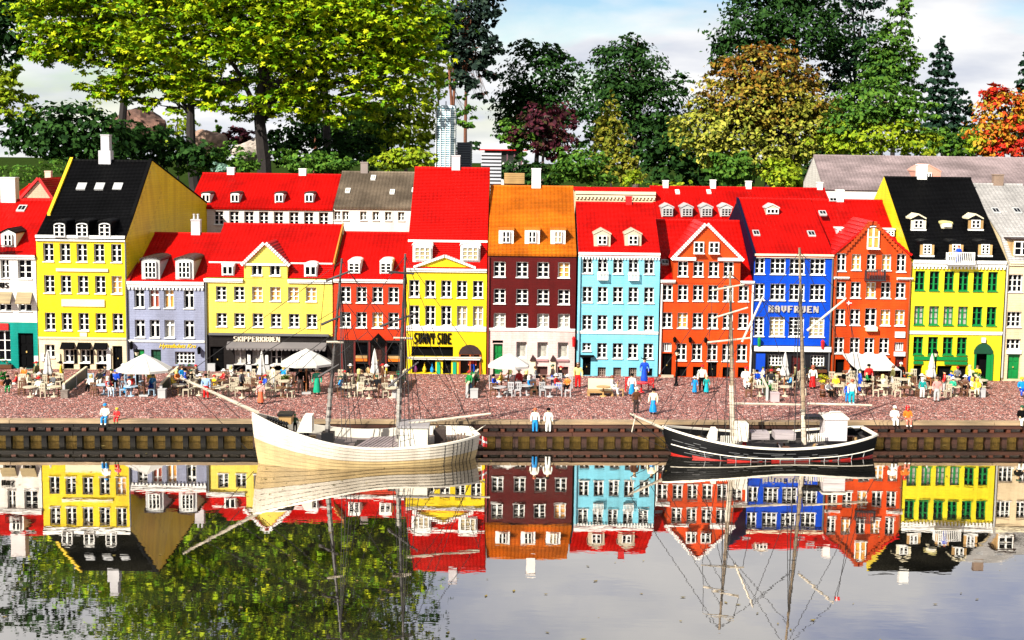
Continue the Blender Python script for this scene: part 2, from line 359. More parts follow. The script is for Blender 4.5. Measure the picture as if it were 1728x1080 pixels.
def paving_mat():
    mm, t, b = principled('pink granite setts')
    co = N('ShaderNodeTexCoord', t)
    vo = N('ShaderNodeTexVoronoi', t); vo.inputs['Scale'].default_value = 140
    pm2 = N('ShaderNodeMapping', t); pm2.inputs['Scale'].default_value = (1, .55, 1); t.links.new(co.outputs['Object'], pm2.inputs[0])
    t.links.new(pm2.outputs[0], vo.inputs['Vector'])
    rp = N('ShaderNodeValToRGB', t)
    els = [(0.0, (0.05, 0.010, 0.008)), (0.22, (0.29, 0.078, 0.052)), (0.5, (0.42, 0.155, 0.118)), (0.8, (0.38, 0.185, 0.15)), (1.0, (0.66, 0.42, 0.36))]
    while len(rp.color_ramp.elements) < len(els): rp.color_ramp.elements.new(.5)
    for e, (p, c) in zip(rp.color_ramp.elements, els): e.position = p; e.color = (*c, 1)
    sp_ = N('ShaderNodeSeparateColor', t); t.links.new(vo.outputs['Color'], sp_.inputs[0]); t.links.new(sp_.outputs[0], rp.inputs[0])
    de = N('ShaderNodeTexVoronoi', t, feature='DISTANCE_TO_EDGE'); de.inputs['Scale'].default_value = 140
    t.links.new(pm2.outputs[0], de.inputs['Vector'])
    jr = N('ShaderNodeMapRange', t); jr.inputs['From Max'].default_value = 0.26; jr.inputs['To Min'].default_value = 0.06
    t.links.new(de.outputs['Distance'], jr.inputs['Value'])
    mu = N('ShaderNodeMixRGB', t, blend_type='MULTIPLY'); mu.inputs[0].default_value = 1
    t.links.new(rp.outputs[0], mu.inputs[1]); t.links.new(jr.outputs[0], mu.inputs[2])
    nz = N('ShaderNodeTexNoise', t); nz.inputs['Scale'].default_value = 3; nz.inputs['Detail'].default_value = 5
    t.links.new(co.outputs['Object'], nz.inputs['Vector'])
    m2 = N('ShaderNodeMixRGB', t, blend_type='MULTIPLY'); m2.inputs[0].default_value = .6
    r2 = N('ShaderNodeValToRGB', t); r2.color_ramp.elements[0].position = .3; r2.color_ramp.elements[1].position = .6
    r2.color_ramp.elements[0].color = (.75, .7, .7, 1); t.links.new(nz.outputs['Fac'], r2.inputs[0])
    t.links.new(mu.outputs[0], m2.inputs[1]); t.links.new(r2.outputs[0], m2.inputs[2])
    t.links.new(m2.outputs[0], b.inputs['Base Color']); b.inputs['Roughness'].default_value = .8
    bn = N('ShaderNodeBump', t); bn.inputs['Distance'].default_value = 0.003; bn.inputs['Strength'].default_value = .8
    t.links.new(jr.outputs[0], bn.inputs['Height']); t.links.new(bn.outputs[0], b.inputs['Normal'])
    return mm
pv = MB(); pv.quad([(-5, qy(-5) + .035, ZG), (5, qy(5) + .035, ZG), (5, D + .35, ZG), (-5, D + .35, ZG)])
struct('pavement', pv.obj('pavement', paving_mat()))

def ground_mat():
    mm, t, b = principled('grass and earth')
    co = N('ShaderNodeTexCoord', t); nz = N('ShaderNodeTexNoise', t); nz.inputs['Scale'].default_value = 2.5; nz.inputs['Detail'].default_value = 10
    t.links.new(co.outputs['Object'], nz.inputs['Vector'])
    rp = N('ShaderNodeValToRGB', t); rp.color_ramp.elements[0].position = .35; rp.color_ramp.elements[1].position = .65
    rp.color_ramp.elements[0].color = (.006, .012, .003, 1); rp.color_ramp.elements[1].color = (.025, .042, .008, 1)
    t.links.new(nz.outputs['Fac'], rp.inputs[0]); t.links.new(rp.outputs[0], b.inputs['Base Color']); b.inputs['Roughness'].default_value = 1; b.inputs['Specular IOR Level'].default_value = 0
    return mm
g = MB()
zb = ZG - 0.012
ys = [D + .3, 9, 14, 22, 40, 90, 400]; zs = [zb, zb, zb, zb, -.3, -1.5, -4]
for i in range(len(ys) - 1):
    g.quad([(-400, ys[i], zs[i]), (400, ys[i], zs[i]), (400, ys[i + 1], zs[i + 1]), (-400, ys[i + 1], zs[i + 1])])
struct('ground', g.obj('ground', ground_mat()))

# ------------------------------------------------------------------ quay wall: every post, panel and beam on its own
WOODM = mat('wet brown timber', (0.055, 0.016, 0.006), 0.6, 'wood', var=.3)
CAPM = mat('pale weathered timber', (0.34, 0.235, 0.13), 0.6, 'wood', var=.25)
STONEM = mat('ochre rubble infill', (0.50, 0.31, 0.05), 0.7, 'rough', var=.3, scale=2.2)
DARKM = mat('black wet timber', (0.012, 0.010, 0.008), 0.6, var=.3)
ql = Vector((0, qy(0), 0)); ang = math.atan(QS)
quay = thing('quay_wall', 'brown timber quay wall with pale top beam and ochre stone panels along the water', 'quay wall', ql, ang)
px_u = U(YE)
z_top = ZC; h = lambda a: z_top - a * px_u      # a in photograph pixels under the cap
LQ = 3.2
SHADEM = mat('painted shade timber', (0.010, 0.008, 0.006), .5, 'wood', var=.3, spec=.15); xt = P(425, 740, YE).x  # left stretch of quay timber coloured near-black to stand for shade
for i in range(8):                              # cap beams end to end
    a = -LQ + i * .8
    mbq = MB(); mbq.box(a + .001, a + .799, -.004, .036, h(5), z_top); mbq.obj('cap_beam', CAPM, quay)
for i in range(8):
    a = -LQ + i * .8 + .2
    mbq = MB(); mbq.box(a + .001, a + .799, 0, .03, h(12), h(5.2)); mbq.obj('fascia_beam', SHADEM if a + .4 < xt else WOODM, quay)
    mbq = MB(); mbq.box(a + .001, a + .799, -.010, .018, h(25.5), h(19)); mbq.obj('waling_beam', SHADEM if a + .4 < xt else WOODM, quay)
mbq = MB(); mbq.box(-LQ, LQ, .034, .06, -.05, h(5.4)); mbq.obj('backing', DARKM, quay)
pitch = 29.5 * px_u; npost = int(2 * LQ / pitch)
pm = mbp = None
for i in range(npost):
    x = -LQ + (i + .5) * pitch
    if pm is None:
        q = MB(); q.box(-4.3 * px_u, 4.3 * px_u, 0, .030, -.05 - 0, h(25.7)); pm = q.mesh('post', [WOODM])
        q = MB(); q.box(-10 * px_u, 10 * px_u, .018, .033, -.04, h(26)); 
        for k in range(5):
            a0 = -10 + k * 4 + .3; q.box(a0 * px_u, (a0 + 3.4) * px_u, .0165 + .001 * (k % 2), .0185, h(36) + .002 * (k % 3), h(27))
        mbp = q.mesh('stone_panel', [STONEM])
        q = MB(); q.box(-3.6 * px_u, 3.6 * px_u, .004, .030, h(19), h(12.2)); blk = q.mesh('block', [mat('red brown timber', (.13, .035, .014), .5, 'wood')])
        q = MB(); q.box(-8 * px_u, 8 * px_u, .015, .033, h(18.8), h(12.4)); slot = q.mesh('slot_stone', [mat('grey slot stone', (.2, .17, .14), .7, 'rough', scale=2)])
    pq = link('post', pm, quay, (x, 0, 0))
    if x < xt: pq.material_slots[0].link = 'OBJECT'; pq.material_slots[0].material = SHADEM
    link('stone_panel', mbp, quay, (x + pitch / 2, 0, 0))
    link('block', blk, quay, (x + pitch * .25, 0, 0)); link('slot_stone', slot, quay, (x + pitch * .25 + pitch / 2, 0, 0))

# ------------------------------------------------------------------ houses
WIN = {}
def window_mesh(w, hgt, cols, rows, fm, style='grid'):
    key = (round(w, 4), round(hgt, 4), cols, rows, fm.name, style)
    if key in WIN: return WIN[key]
    o = MB(); e = .0036; d0, d1 = 0.0, .008; t = .0026
    if style == 'arch':
        n = 6; top = []
        for k in range(n + 1):
            a = math.pi * k / n; top.append((-w / 2 * math.cos(a), hgt / 2 - w * .18 + w * .18 * math.sin(a)))
        for k in range(n):
            (xa, za), (xb, zb_) = top[k], top[k + 1]
            o.prism([(xa, za - e), (xb, zb_ - e), (xb, zb_), (xa, za)], 'y', d0, d1)
        zt = hgt / 2 - w * .18
        o.box(-w / 2, -w / 2 + e, d0, d1, -hgt / 2 + e, zt - e); o.box(w / 2 - e, w / 2, d0, d1, -hgt / 2 + e, zt - e)
        o.box(-w / 2, w / 2, d0, d1, -hgt / 2, -hgt / 2 + e)
    else:
        zt = hgt / 2
        o.box(-w / 2, -w / 2 + e, d0, d1, -hgt / 2, hgt / 2); o.box(w / 2 - e, w / 2, d0, d1, -hgt / 2, hgt / 2)
        o.box(-w / 2 + e, w / 2 - e, d0, d1, hgt / 2 - e, hgt / 2); o.box(-w / 2 + e, w / 2 - e, d0, d1, -hgt / 2, -hgt / 2 + e)
    for c in range(1, cols):
        x = -w / 2 + w * c / cols; tt = .0033 if cols == 2 else .0024
        if style == 'fine': tt = .0016
        o.box(x - tt, x + tt, d0 + .0006, d1, -hgt / 2 + e, zt - (e if style != 'arch' else 0))
    for r in range(1, rows):
        if style == 'cross': z = hgt / 2 - hgt * .3
        else: z = -hgt / 2 + hgt * r / rows
        tt = t / 2 if style != 'cross' else .003
        if style == 'fine': tt = .0013
        o.box(-w / 2 + e, w / 2 - e, d0 + .0012, d1, z - tt, z + tt)
    fr = o.mesh('window', [fm])
    p = MB(); p.box(-w / 2 + .001, w / 2 - .001, .0045, .0095, -hgt / 2 + .001, (zt if style == 'arch' else hgt / 2) - .001)
    pn = p.mesh('pane', [GLASS])
    s = MB(); s.box(-w / 2 - .002, w / 2 + .002, -.015, -.0005, -hgt / 2 - .0028, -hgt / 2 + .0005); sl = s.mesh('sill', [fm])
    WIN[key] = (fr, pn, sl); return WIN[key]
def add_window(par, off, X, Y, Z, w, hgt, cols=2, rows=3, fm=None, pm_=None, style='grid', sill=True):
    fr, pn, sl = window_mesh(w, hgt, cols, rows, fm or WHITE, style)
    o = link('window', fr, par, Vector((X, Y, Z)) - off)
    q = link('pane', pn, o)
    if pm_ is not None:
        q.material_slots[0].link = 'OBJECT'; q.material_slots[0].material = pm_
    if sill:
        s = link('sill', sl, o)
    return o

def slope(name, eL, eR, rR, rL, rows, thick, m_, par, loc, rowstep=.0035):
    """a pitched roof face in overlapping courses"""
    eL, eR, rR, rL = map(Vector, (eL, eR, rR, rL)); nrm = (eR - eL).cross(rL - eL).normalized()
    if nrm.z < 0: nrm = -nrm
    o = MB()
    for i in range(rows):
        a, b = i / rows, (i + 1) / rows
        p0, p1 = eL.lerp(rL, a), eR.lerp(rR, a); q0, q1 = eL.lerp(rL, b), eR.lerp(rR, b)
        up = nrm * rowstep
        o.quad([p0 + up, p1 + up, q1 + nrm * .0004, q0 + nrm * .0004])
        o.quad([p0, p1, p1 + up, p0 + up])
        o.quad([p1, q1, q1 + nrm * .0004, p1 + up]); o.quad([q0, p0, p0 + up, q0 + nrm * .0004])
    dn = -nrm * thick
    o.quad([eL, rL, rL + dn, eL + dn]); o.quad([rR, eR, eR + dn, rR + dn]); o.quad([eR, eL, eL + dn, eR + dn])
    o.quad([rL, rR, rR + dn, rL + dn]); o.quad([eL + dn, rL + dn, rR + dn, eR + dn])
    return o.obj(name, m_, par, loc)

HOUSES = []
class House:
    def __init__(s, name, label, x0, x1, eave, wm, cat='house', Y=D, base=ZG, ref=None, group='gabled toy-brick houses'):
        s.Y = Y; s.ref = ref or (x0 + x1) / 2; s.eave = eave
        s.X0 = P(x0, (eave + 560) / 2, Y).x + .001; s.X1 = P(x1, (eave + 560) / 2, Y).x - .001
        s.zb = base; s.ze = s.z(eave); s.zones = [(99, wm)]; s.wm = wm; s.ops = []
        s.loc = Vector(((s.X0 + s.X1) / 2, Y, base)); s.t = thing(name, label, cat, s.loc, group=group); s.o = -s.loc; s.extra = []
    def z(s, y, Y=None): return P(s.ref, y, Y or s.Y).z
    def x(s, x, y=None, Y=None): return P(x, y or s.eave + 60, Y or s.Y).x
    def rect(s, x0, x1, y0, y1):
        ym = (y0 + y1) / 2; c = P((x0 + x1) / 2, ym, s.Y).x; w = (x1 - x0) * U(s.Y) / 2
        return c - w, c + w, s.z(y1), s.z(y0)
    def zone(s, y, m_): s.zones = [(s.z(y), m_)] + s.zones
    def wins(s, xs, y0, y1, w, cols=2, rows=3, fm=None, style='grid', dep=.010, panes=None, sill=True, hole=True):
        for i, xc in enumerate(xs):
            ww = w[i] if hasattr(w, '__len__') else w
            cc = cols[i] if hasattr(cols, '__len__') else cols
            a, b, c, d = s.rect(xc - ww / 2, xc + ww / 2, y0, y1)
            if hole: s.ops.append((a, b, c, d, dep + .012))
            pm_ = (panes or {}).get(i)
            add_window(s.t, s.loc, (a + b) / 2, s.Y + (dep if hole else -.008), (c + d) / 2, b - a, d - c, cc, rows, fm, pm_, style, sill)
    def opening(s, x0, x1, y0, y1, m_, dep=.014, name='recess'):
        a, b, c, d = s.rect(x0, x1, y0, y1); c = max(c, s.zb + .0005)
        s.ops.append((a, b, c, d, dep + .004))
        o = MB(); o.box(a + .0004, b - .0004, s.Y + dep, s.Y + dep + .006, c + .0004, d - .0004); o.obj(name, m_, s.t, s.o)
    def door(s, x0, x1, y0, y1, m_, dep=.012, handle=True, lights=0):
        a, b, c, d = s.rect(x0, x1, y0, y1); c = max(c, s.zb + .0005)
        s.ops.append((a, b, c, d, dep + .006))
        o = MB(); o.box(a + .0004, b - .0004, s.Y + dep, s.Y + dep + .008, c + .0004, d - .0004)
        w = (b - a); hh = d - c
        for ix in (0, 1):
            for iz in (0, 1, 2):
                o.box(a + w * (.12 + .44 * ix), a + w * (.44 + .44 * ix), s.Y + dep - .002, s.Y + dep, c + hh * (.08 + .31 * iz), c + hh * (.32 + .31 * iz))
        dd = o.obj('door', m_, s.t, s.o)
        if handle:
            q = MB(); q.box(a + w * .46, a + w * .54, s.Y + dep - .006, s.Y + dep - .0021, c + hh * .44, c + hh * .49); q.obj('handle', mat('brass', (.6, .4, .12), .3), dd)
    def bar(s, name, x0, x1, y0, y1, m_, out_=.006, back=0.0, edge=None):
        a, b, c, d = s.rect(x0, x1, y0, y1)
        o = MB(); o.box(a, b, s.Y - out_, s.Y - .0004 - back, c, d); return o.obj(name, m_, s.t, s.o)
    def cornice(s, y0, y1, m_, out_=.012, dentil=0, x0=None, x1=None):
        a = s.X0 if x0 is None else s.x(x0); b = s.X1 if x1 is None else s.x(x1)
        c, d = s.z(y1), s.z(y0); o = MB()
        o.box(a + .0006, b - .0006, s.Y - out_ * .6, s.Y - .0004, c, (c + d) / 2); o.box(a + .0003, b - .0003, s.Y - out_, s.Y - .0005, (c + d) / 2 + .0001, d)
        co = o.obj('cornice', m_, s.t, s.o)
        if dentil:
            q = MB(); n = int((b - a) / (dentil * U(s.Y)))
            for i in range(n):
                xa = a + (i + .25) * (b - a) / n; q.box(xa, xa + .5 * (b - a) / n, s.Y - out_ * .55, s.Y - .0006, c - .009, c - .0003)
            q.obj('dentils', m_, co)
    def pipe(s, x, y0, y1, m_, r=.0035):
        X = s.x(x); o = MB(); o.tube([(X, s.Y - .006, s.z(y0)), (X, s.Y - .006, max(s.z(y1), s.zb + .001))], r, 6); o.obj('downpipe', m_, s.t, s.o)
    def wall(s, Yb, ridge=None, brk=None, left_open=False):
        """front with its openings, sides and gables"""
        o = MB(); mats = []
        def mi(m_):
            if m_ not in mats: mats.append(m_)
            return mats.index(m_)
        ops = [q for q in s.ops if q[2] < s.ze]
        xs = sorted({s.X0, s.X1} | {v for q in ops for v in q[:2]}); zs = sorted({s.zb, s.ze} | {v for q in ops for v in q[2:4] if v <= s.ze} | {z for z, _ in s.zones if z < s.ze})
        xs = [v for v in xs if s.X0 <= v <= s.X1]; zs = [v for v in zs if s.zb <= v <= s.ze]
        def zm(z):
            for zz, m_ in s.zones:
                if z < zz: return mi(m_)
        for i in range(len(xs) - 1):
            if xs[i + 1] - xs[i] < 1e-6: continue
            for j in range(len(zs) - 1):
                if zs[j + 1] - zs[j] < 1e-6: continue
                cx, cz = (xs[i] + xs[i + 1]) / 2, (zs[j] + zs[j + 1]) / 2
                if any(q[0] < cx < q[1] and q[2] < cz < q[3] for q in ops): continue
                o.quad([(xs[i], s.Y, zs[j]), (xs[i + 1], s.Y, zs[j]), (xs[i + 1], s.Y, zs[j + 1]), (xs[i], s.Y, zs[j + 1])], zm(cz))
        for a, b, c, d, dep in ops:
            k = zm((c + d) / 2); y0, y1 = s.Y, s.Y + dep; d = min(d, s.ze)
            o.quad([(a, y0, c), (a, y1, c), (a, y1, d), (a, y0, d)], k); o.quad([(b, y1, c), (b, y0, c), (b, y0, d), (b, y1, d)], k)
            o.quad([(a, y1, d), (b, y1, d), (b, y0, d), (a, y0, d)], k); o.quad([(a, y0, c), (b, y0, c), (b, y1, c), (a, y1, c)], k)
            o.quad([(a, y1, c), (b, y1, c), (b, y1, d), (a, y1, d)], k)
        k = mi(getattr(s, 'side', s.wm))
        prof = [(s.Y, s.zb), (Yb, s.zb), (Yb, s.ze)]
        if ridge: 
            if brk: prof += [(2 * ridge[0] - brk[0], brk[1] - .006)]
            prof += [(ridge[0], ridge[1] - .006)]
            if brk: prof += [(brk[0], brk[1] - .006)]
        prof += [(s.Y, s.ze)]
        for X in (s.X0, s.X1): o.quad([(X, y, z) for y, z in prof], k)
        o.quad([(s.X1, Yb, s.zb), (s.X0, Yb, s.zb), (s.X0, Yb, s.ze), (s.X1, Yb, s.ze)], k)
        return o.obj('wall', mats, s.t, s.o)
    def roof(s, rm, yr, dr, brk=None, rows=None, over=.010, lm=None, eave=None):
        """ridge at picture height yr and depth dr*Y; brk = (picture height, depth factor) of a mansard break"""
        Yr = s.Y * dr; zr = s.z(yr, Yr); Yb = 2 * Yr - s.Y
        ze = s.ze + .002; x0, x1 = s.X0, s.X1
        s.Yr, s.zr = Yr, zr
        bk = None
        if brk: bk = (s.Y * brk[1], s.z(brk[0], s.Y * brk[1]))
        s.bk = bk
        pts = [(s.Y - over, ze)] + ([bk] if brk else []) + [(Yr, zr)]
        s.rp = pts
        for i in range(len(pts) - 1):
            (ya, za), (yb_, zb_) = pts[i], pts[i + 1]
            L = math.hypot(yb_ - ya, zb_ - za); n = max(4, int(L / .0096))
            m_ = lm if (lm and i == 0 and brk) else rm
            slope('roof', (x0, ya, za), (x1, ya, za), (x1, yb_, zb_), (x0, yb_, zb_), n, .008, m_, s.t, s.o)
        slope('roof', (x1, Yb + over, ze), (x0, Yb + over, ze), (x0, Yr, zr), (x1, Yr, zr), 24, .008, rm, s.t, s.o)
        o = MB(); o.box(x0 - .0005, x1 + .0005, Yr - .007, Yr + .007, zr - .004, zr + .006); o.obj('ridge_cap', rm, s.t, s.o)
        s.fin = (Yb, (Yr, zr), bk); HOUSES.append(s)
    def roof_at(s, z):
        for (ya, za), (yb_, zb_) in zip(s.rp, s.rp[1:]):
            if za <= z <= zb_ + 1e-6: return ya + (yb_ - ya) * (z - za) / (zb_ - za)
        return s.rp[-1][0]
    def onroof(s, px, py):
        """where the sight line through a picture point meets the front roof"""
        best = None
        for i in range(400):
            Y = s.Y - .01 + i * (s.Yr - s.Y + .01) / 399; p = P(px, py, Y)
            if p.z >= s.ze and Y >= s.roof_at(p.z) - 1e-3: return p
        return P(px, py, s.Yr)
    def chimney(s, px, ytop, ybot, w, m_, Yc=None, dep=.03, cap=True, pots=0):
        Yc = Yc or s.Yr; p = P(px, ytop, Yc); zb_ = P(px, ybot, Yc).z - .03; u = U(Yc); o = MB(); W2 = w * u / 2
        o.box(p.x - W2, p.x + W2, Yc - dep / 2, Yc + dep / 2, zb_, p.z)
        o.box(p.x - W2 - .002, p.x + W2 + .002, Yc - dep / 2 - .002, Yc + dep / 2 + .002, p.z + .0002, p.z + .005)
        c = o.obj('chimney', m_, s.t, s.o)
        for i in range(pots):
            q = MB(); q.lathe([(.005, p.z + .0052), (.004, p.z + .022), (.0055, p.z + .023), (.0055, p.z + .027)], p.x + (i - (pots - 1) / 2) * .016, Yc, 8); q.obj('chimney_pot', m_, c)
        return c
    def skylight(s, px, py, w, h_, fm=None, pm_=None):
        p = s.onroof(px, py); q = s.onroof(px, py + h_ / 2); r = s.onroof(px, py - h_ / 2); u = U(p.y) * w / 2
        d = (r - q); nn = Vector((1, 0, 0)).cross(d).normalized()
        if nn.z < 0: nn = -nn
        o = MB(); q2, r2 = q + nn * .006, r + nn * .006
        a = [Vector((p.x - u, q.y, q.z)), Vector((p.x + u, q.y, q.z)), Vector((p.x + u, r.y, r.z)), Vector((p.x - u, r.y, r.z))]
        b = [v + nn * .007 for v in a]
        o.quad(b)
        for i in range(4): o.quad([a[i], a[(i + 1) % 4], b[(i + 1) % 4], b[i]])
        f = o.obj('skylight', fm or GREY, s.t, s.o)
        ctr = sum(b, Vector()) / 4; k = MB()
        for side in (0, 1):
            e0, e1 = (.12, .46) if side == 0 else (.54, .88)
            def at(u_, v_): return b[0].lerp(b[1], u_).lerp(b[3].lerp(b[2], u_), v_) + nn * .0006
            k.quad([at(e0, .18), at(e1, .18), at(e1, .82), at(e0, .82)])
        k.obj('pane', pm_ or GLASS, f)
    def dormer(s, px, y0, y1, w, bm, rm, fm=None, shut=None, cols=2, rows=3, style='grid', top='flat', ins=2.2, pm_=None, sidem=None, over=.004, winw=None):
        """y0..y1 picture heights of the dormer's face"""
        base = s.onroof(px, y1); Yf = base.y - .004; u = U(Yf); hw = w * u / 2; zb_ = base.z; zt = zb_ + (y1 - y0) * u
        X = base.x; yb_ = max(s.roof_at(min(zt + .012, s.zr)) + .004, Yf + .012)
        o = MB(); tri = [(Yf, zb_ - .002), (yb_, zb_ - .002), (yb_, zt), (Yf, zt)]
        if top in ('gable', 'arch'):
            hh = hw * (.55 if top == 'gable' else .32)
            if top == 'gable': arc = [(hw, zt), (0, zt + hh), (-hw, zt)]
            else: arc = [(hw * math.cos(math.pi * k / 8), zt + hh * math.sin(math.pi * k / 8)) for k in range(9)]
            o.prism([(X - hw, zb_ - .002), (X + hw, zb_ - .002)] + [(X + a, z) for a, z in arc], 'y', Yf, yb_)
        else:
            o.prism(tri, 'x', X - hw, X + hw)
        d = o.obj('dormer', bm, s.t, s.o)
        r = MB(); e = over
        if top == 'flat': r.box(X - hw - e, X + hw + e, Yf - e, yb_ + .008, zt + .0003, zt + .006)
        else:
            hh2 = list(arc); t_ = .006
            sc_ = (hw + e) / hw
            for k in range(len(arc) - 1):
                (a0, z0), (a1, z1) = arc[k], arc[k + 1]
                r.prism([(X + a0 * sc_, z0 + .0004), (X + a0 * sc_, z0 + t_), (X + a1 * sc_, z1 + t_), (X + a1 * sc_, z1 + .0004)], 'y', Yf - e, yb_ + .02)
        r.obj('dormer_roof', rm, d)
        ww = (winw * u) if winw else 2 * hw - 2 * ins * u; wh = (zt - zb_) - 2 * ins * u * .7
        add_window(d, Vector((0, 0, 0)), X, Yf - .0083, zb_ + ins * u * .6 + wh / 2 + (.002 if top != 'flat' else 0), ww, wh, cols, rows, fm or WHITE, pm_, style, False)
        if shut:
            zz = zb_ + ins * u * .6
            for sg in (-1, 1):
                q = MB(); xa, xb = sorted((X + sg * (ww / 2 + .0006), X + sg * hw * .97)); q.box(xa, xb, Yf - .006, Yf - .0005, zz, zz + wh); q.obj('shutter', shut, d)
            q = MB(); q.box(X - hw, X + hw, Yf - .012, Yf - .0006, zz - .0075, zz - .001); q.obj('ledge', WHITE, d)
        return d

FONT = {'A': ['01110', '11011', '11011', '11111', '11011', '11011', '11011'], 'C': ['01111', '11000', '11000', '11000', '11000', '11000', '01111'],
 'D': ['11110', '11011', '11011', '11011', '11011', '11011', '11110'], 'E': ['11111', '11000', '11000', '11110', '11000', '11000', '11111'],
 'F': ['11111', '11000', '11000', '11110', '11000', '11000', '11000'], 'H': ['11011', '11011', '11011', '11111', '11011', '11011', '11011'],
 'I': ['00110', '00110', '00110', '00110', '00110', '00110', '00110'], 'K': ['11011', '11011', '11110', '11100', '11110', '11011', '11011'],
 'N': ['11001', '11101', '11101', '11111', '10111', '10111', '10011'], 'O': ['01110', '11011', '11011', '11011', '11011', '11011', '01110'],
 'P': ['11110', '11011', '11011', '11110', '11000', '11000', '11000'], 'R': ['11110', '11011', '11011', '11110', '11110', '11011', '11011'],
 'S': ['01111', '11000', '11000', '01110', '00011', '00011', '11110'], 'U': ['11011', '11011', '11011', '11011', '11011', '11011', '01110'],
 'V': ['11011', '11011', '11011', '11011', '11011', '01110', '00100'], 'Y': ['11011', '11011', '11011', '01110', '00110', '00110', '00110'], ' ': ['00000'] * 7}
def lettering(hs, text, x0, x1, y0, y1, m_, out_=.004, gap=1.0):
    a, b, c, d = hs.rect(x0, x1, y0, y1); wid = [2 if ch == 'I' else (1.5 if ch == ' ' else 5) for ch in text]
    cw = (b - a) / (sum(wid) + gap * (len(text) - 1)); rh = (d - c) / 7; X = a
    for ch, w_ in zip(text, wid):
        if ch != ' ':
            o = MB()
            for r, row in enumerate(FONT[ch]):
                if ch == 'I': row = '11000'
                k = 0
                while k < 5:
                    if row[k] == '1':
                        j = k
                        while j < 5 and row[j] == '1': j += 1
                        o.box(X + k * cw, X + j * cw, hs.Y - out_, hs.Y - .0003, d - (r + 1) * rh, d - r * rh); k = j
                    else: k += 1
            o.obj('letter', m_, hs.t, hs.o)
        X += (w_ + gap) * cw

def lantern(hs, px, py, m_=None, w=5, h_=9):
    a, b, c, d = hs.rect(px - w / 2, px + w / 2, py - h_ / 2, py + h_ / 2); X = (a + b) / 2; y = hs.Y - .014
    o = MB(); o.lathe([(.002, c - .002), (.006, c), (.0075, d - .006), (.009, d - .005), (.002, d + .002)], X, y, 6)
    o.box(X - .0015, X + .0015, y, hs.Y - .0004, d - .001, d + .001); o.obj('lantern', m_ or BLACK, hs.t, hs.o)
def flowerbox(hs, x0, x1, y0, y1, fl=(.5, .02, .02)):
    a, b, c, d = hs.rect(x0, x1, y0, y1); zm = c + (d - c) * .4
    o = MB(); o.box(a, b, hs.Y - .02, hs.Y - .0005, c, zm); bx = o.obj('flower_box', BROWN, hs.t, hs.o)
    leaf_cloud('flowers', [((a + b) / 2, hs.Y - .011, (zm + d) / 2 + .002, (b - a) / 2, .010, (d - zm) / 2 + .004)], int(160 * (b - a) / .1), .006,
               leafmat('box flowers ' + str(fl), [(.01, .09, .015), (.02, .13, .02), fl, (.015, .1, .02)]), bx, Vector((0, 0, 0)))
# wall and roof colours
def wallm(n, c, var=.07): return mat(n, c, .42, 'brick', var=var, bump=.35, spec=.14)
M_YEL = wallm('strong yellow brick', (0.80, 0.585, 0.010)); M_LYEL = wallm('light yellow brick', (0.82, 0.64, 0.10))
M_LIME = wallm('lemon yellow brick', (0.80, 0.66, 0.02)); M_CRM = wallm('cream brick', (0.74, 0.62, 0.40)); M_WHT = wallm('white brick', (0.78, 0.73, 0.66))
M_TEAL = wallm('teal brick', (0.0, 0.25, 0.20)); M_GRY = wallm('lilac grey brick', (0.27, 0.29, 0.40)); M_RED = wallm('scarlet brick', (0.55, 0.035, 0.006), .12)
M_MAR = wallm('maroon brick', (0.085, 0.0035, 0.003), .12); M_PINK = wallm('pale pink brick', (0.70, 0.50, 0.46)); M_LBL = wallm('pale blue brick', (0.20, 0.58, 0.72))
M_ORG = wallm('orange red brick', (0.62, 0.060, 0.005), .15); M_BLU = wallm('royal blue brick', (0.0, 0.055, 0.50)); M_BEI = wallm('beige brick', (0.72, 0.58, 0.36))
M_DRK = wallm('dark stone brick', (0.014, 0.011, 0.010)); M_ORD = wallm('rust brick', (0.50, 0.06, 0.008), .15)
def roofm(n, c, var=.16): return mat(n, c, .45, 'roof', var=var, spec=.12)
R_RED = roofm('red roof courses', (0.62, 0.005, 0.003)); R_ORG = roofm('orange roof courses', (0.66, 0.17, 0.008), .2); R_BLK = mat('black roof courses', (0.005, 0.005, 0.0055), .5, 'roof', var=.2, spec=.04)
R_GRY = roofm('pale grey roof courses', (0.50, 0.48, 0.46)); R_TAU = roofm('grey brown roof courses', (0.20, 0.155, 0.11), .25); R_LIL = roofm('lilac grey roof courses', (0.34, 0.27, 0.27), .2)
R_BRN = roofm('dark brown dormer roof', (0.05, 0.03, 0.025))
GRP = 'gabled toy-brick houses'
K = CURT; Kw = CURTW; Ko = ORANGEP

# H1 white and teal
h1 = House('house', 'white house with teal ground floor and red roof cut by the photo edge', -75, 62, 432, M_WHT, ref=30)
h1.zone(544, M_TEAL)
h1.wins([-25, 8, 41.5], 438, 470, [22, 14, 23]); h1.wins([-25, 8, 42], 503, 525, 22, 2, 2)
for xc in (8, 42):
    a, b, c, d = h1.rect(xc - 13, xc + 13, 493, 510); o = MB()
    o.prism([(h1.Y - .001, d), (h1.Y - .03, c), (h1.Y - .03, c - .004), (h1.Y - .001, d - .006)], 'x', a, b); o.obj('window_awning', mat('khaki awning', (.30, .22, .10), .6, 'wood'), h1.t, h1.o)
lettering(h1, 'HUS', -7, 15, 477, 486, BLACK)
h1.wins([-4], 558, 609, 44, 4, 3, sill=False); h1.door(31, 57, 562, 632, BLACK); h1.bar('menu_board', 58, 65, 600, 610, WHITE, .004)
h1.bar('sign_board', -20, 15, 546, 557, RED, .006); flowerbox(h1, -18, 22, 606, 621)
h1.cornice(430, 437, WHITE); h1.roof(R_RED, 338, 1.07)
h1.dormer(15, 394, 417, 25, WHITE, R_BLK, top='gable', rows=2, winw=14); h1.chimney(16, 301, 342, 25, mat('chimney white', (.6, .57, .55), .5), dep=.05)
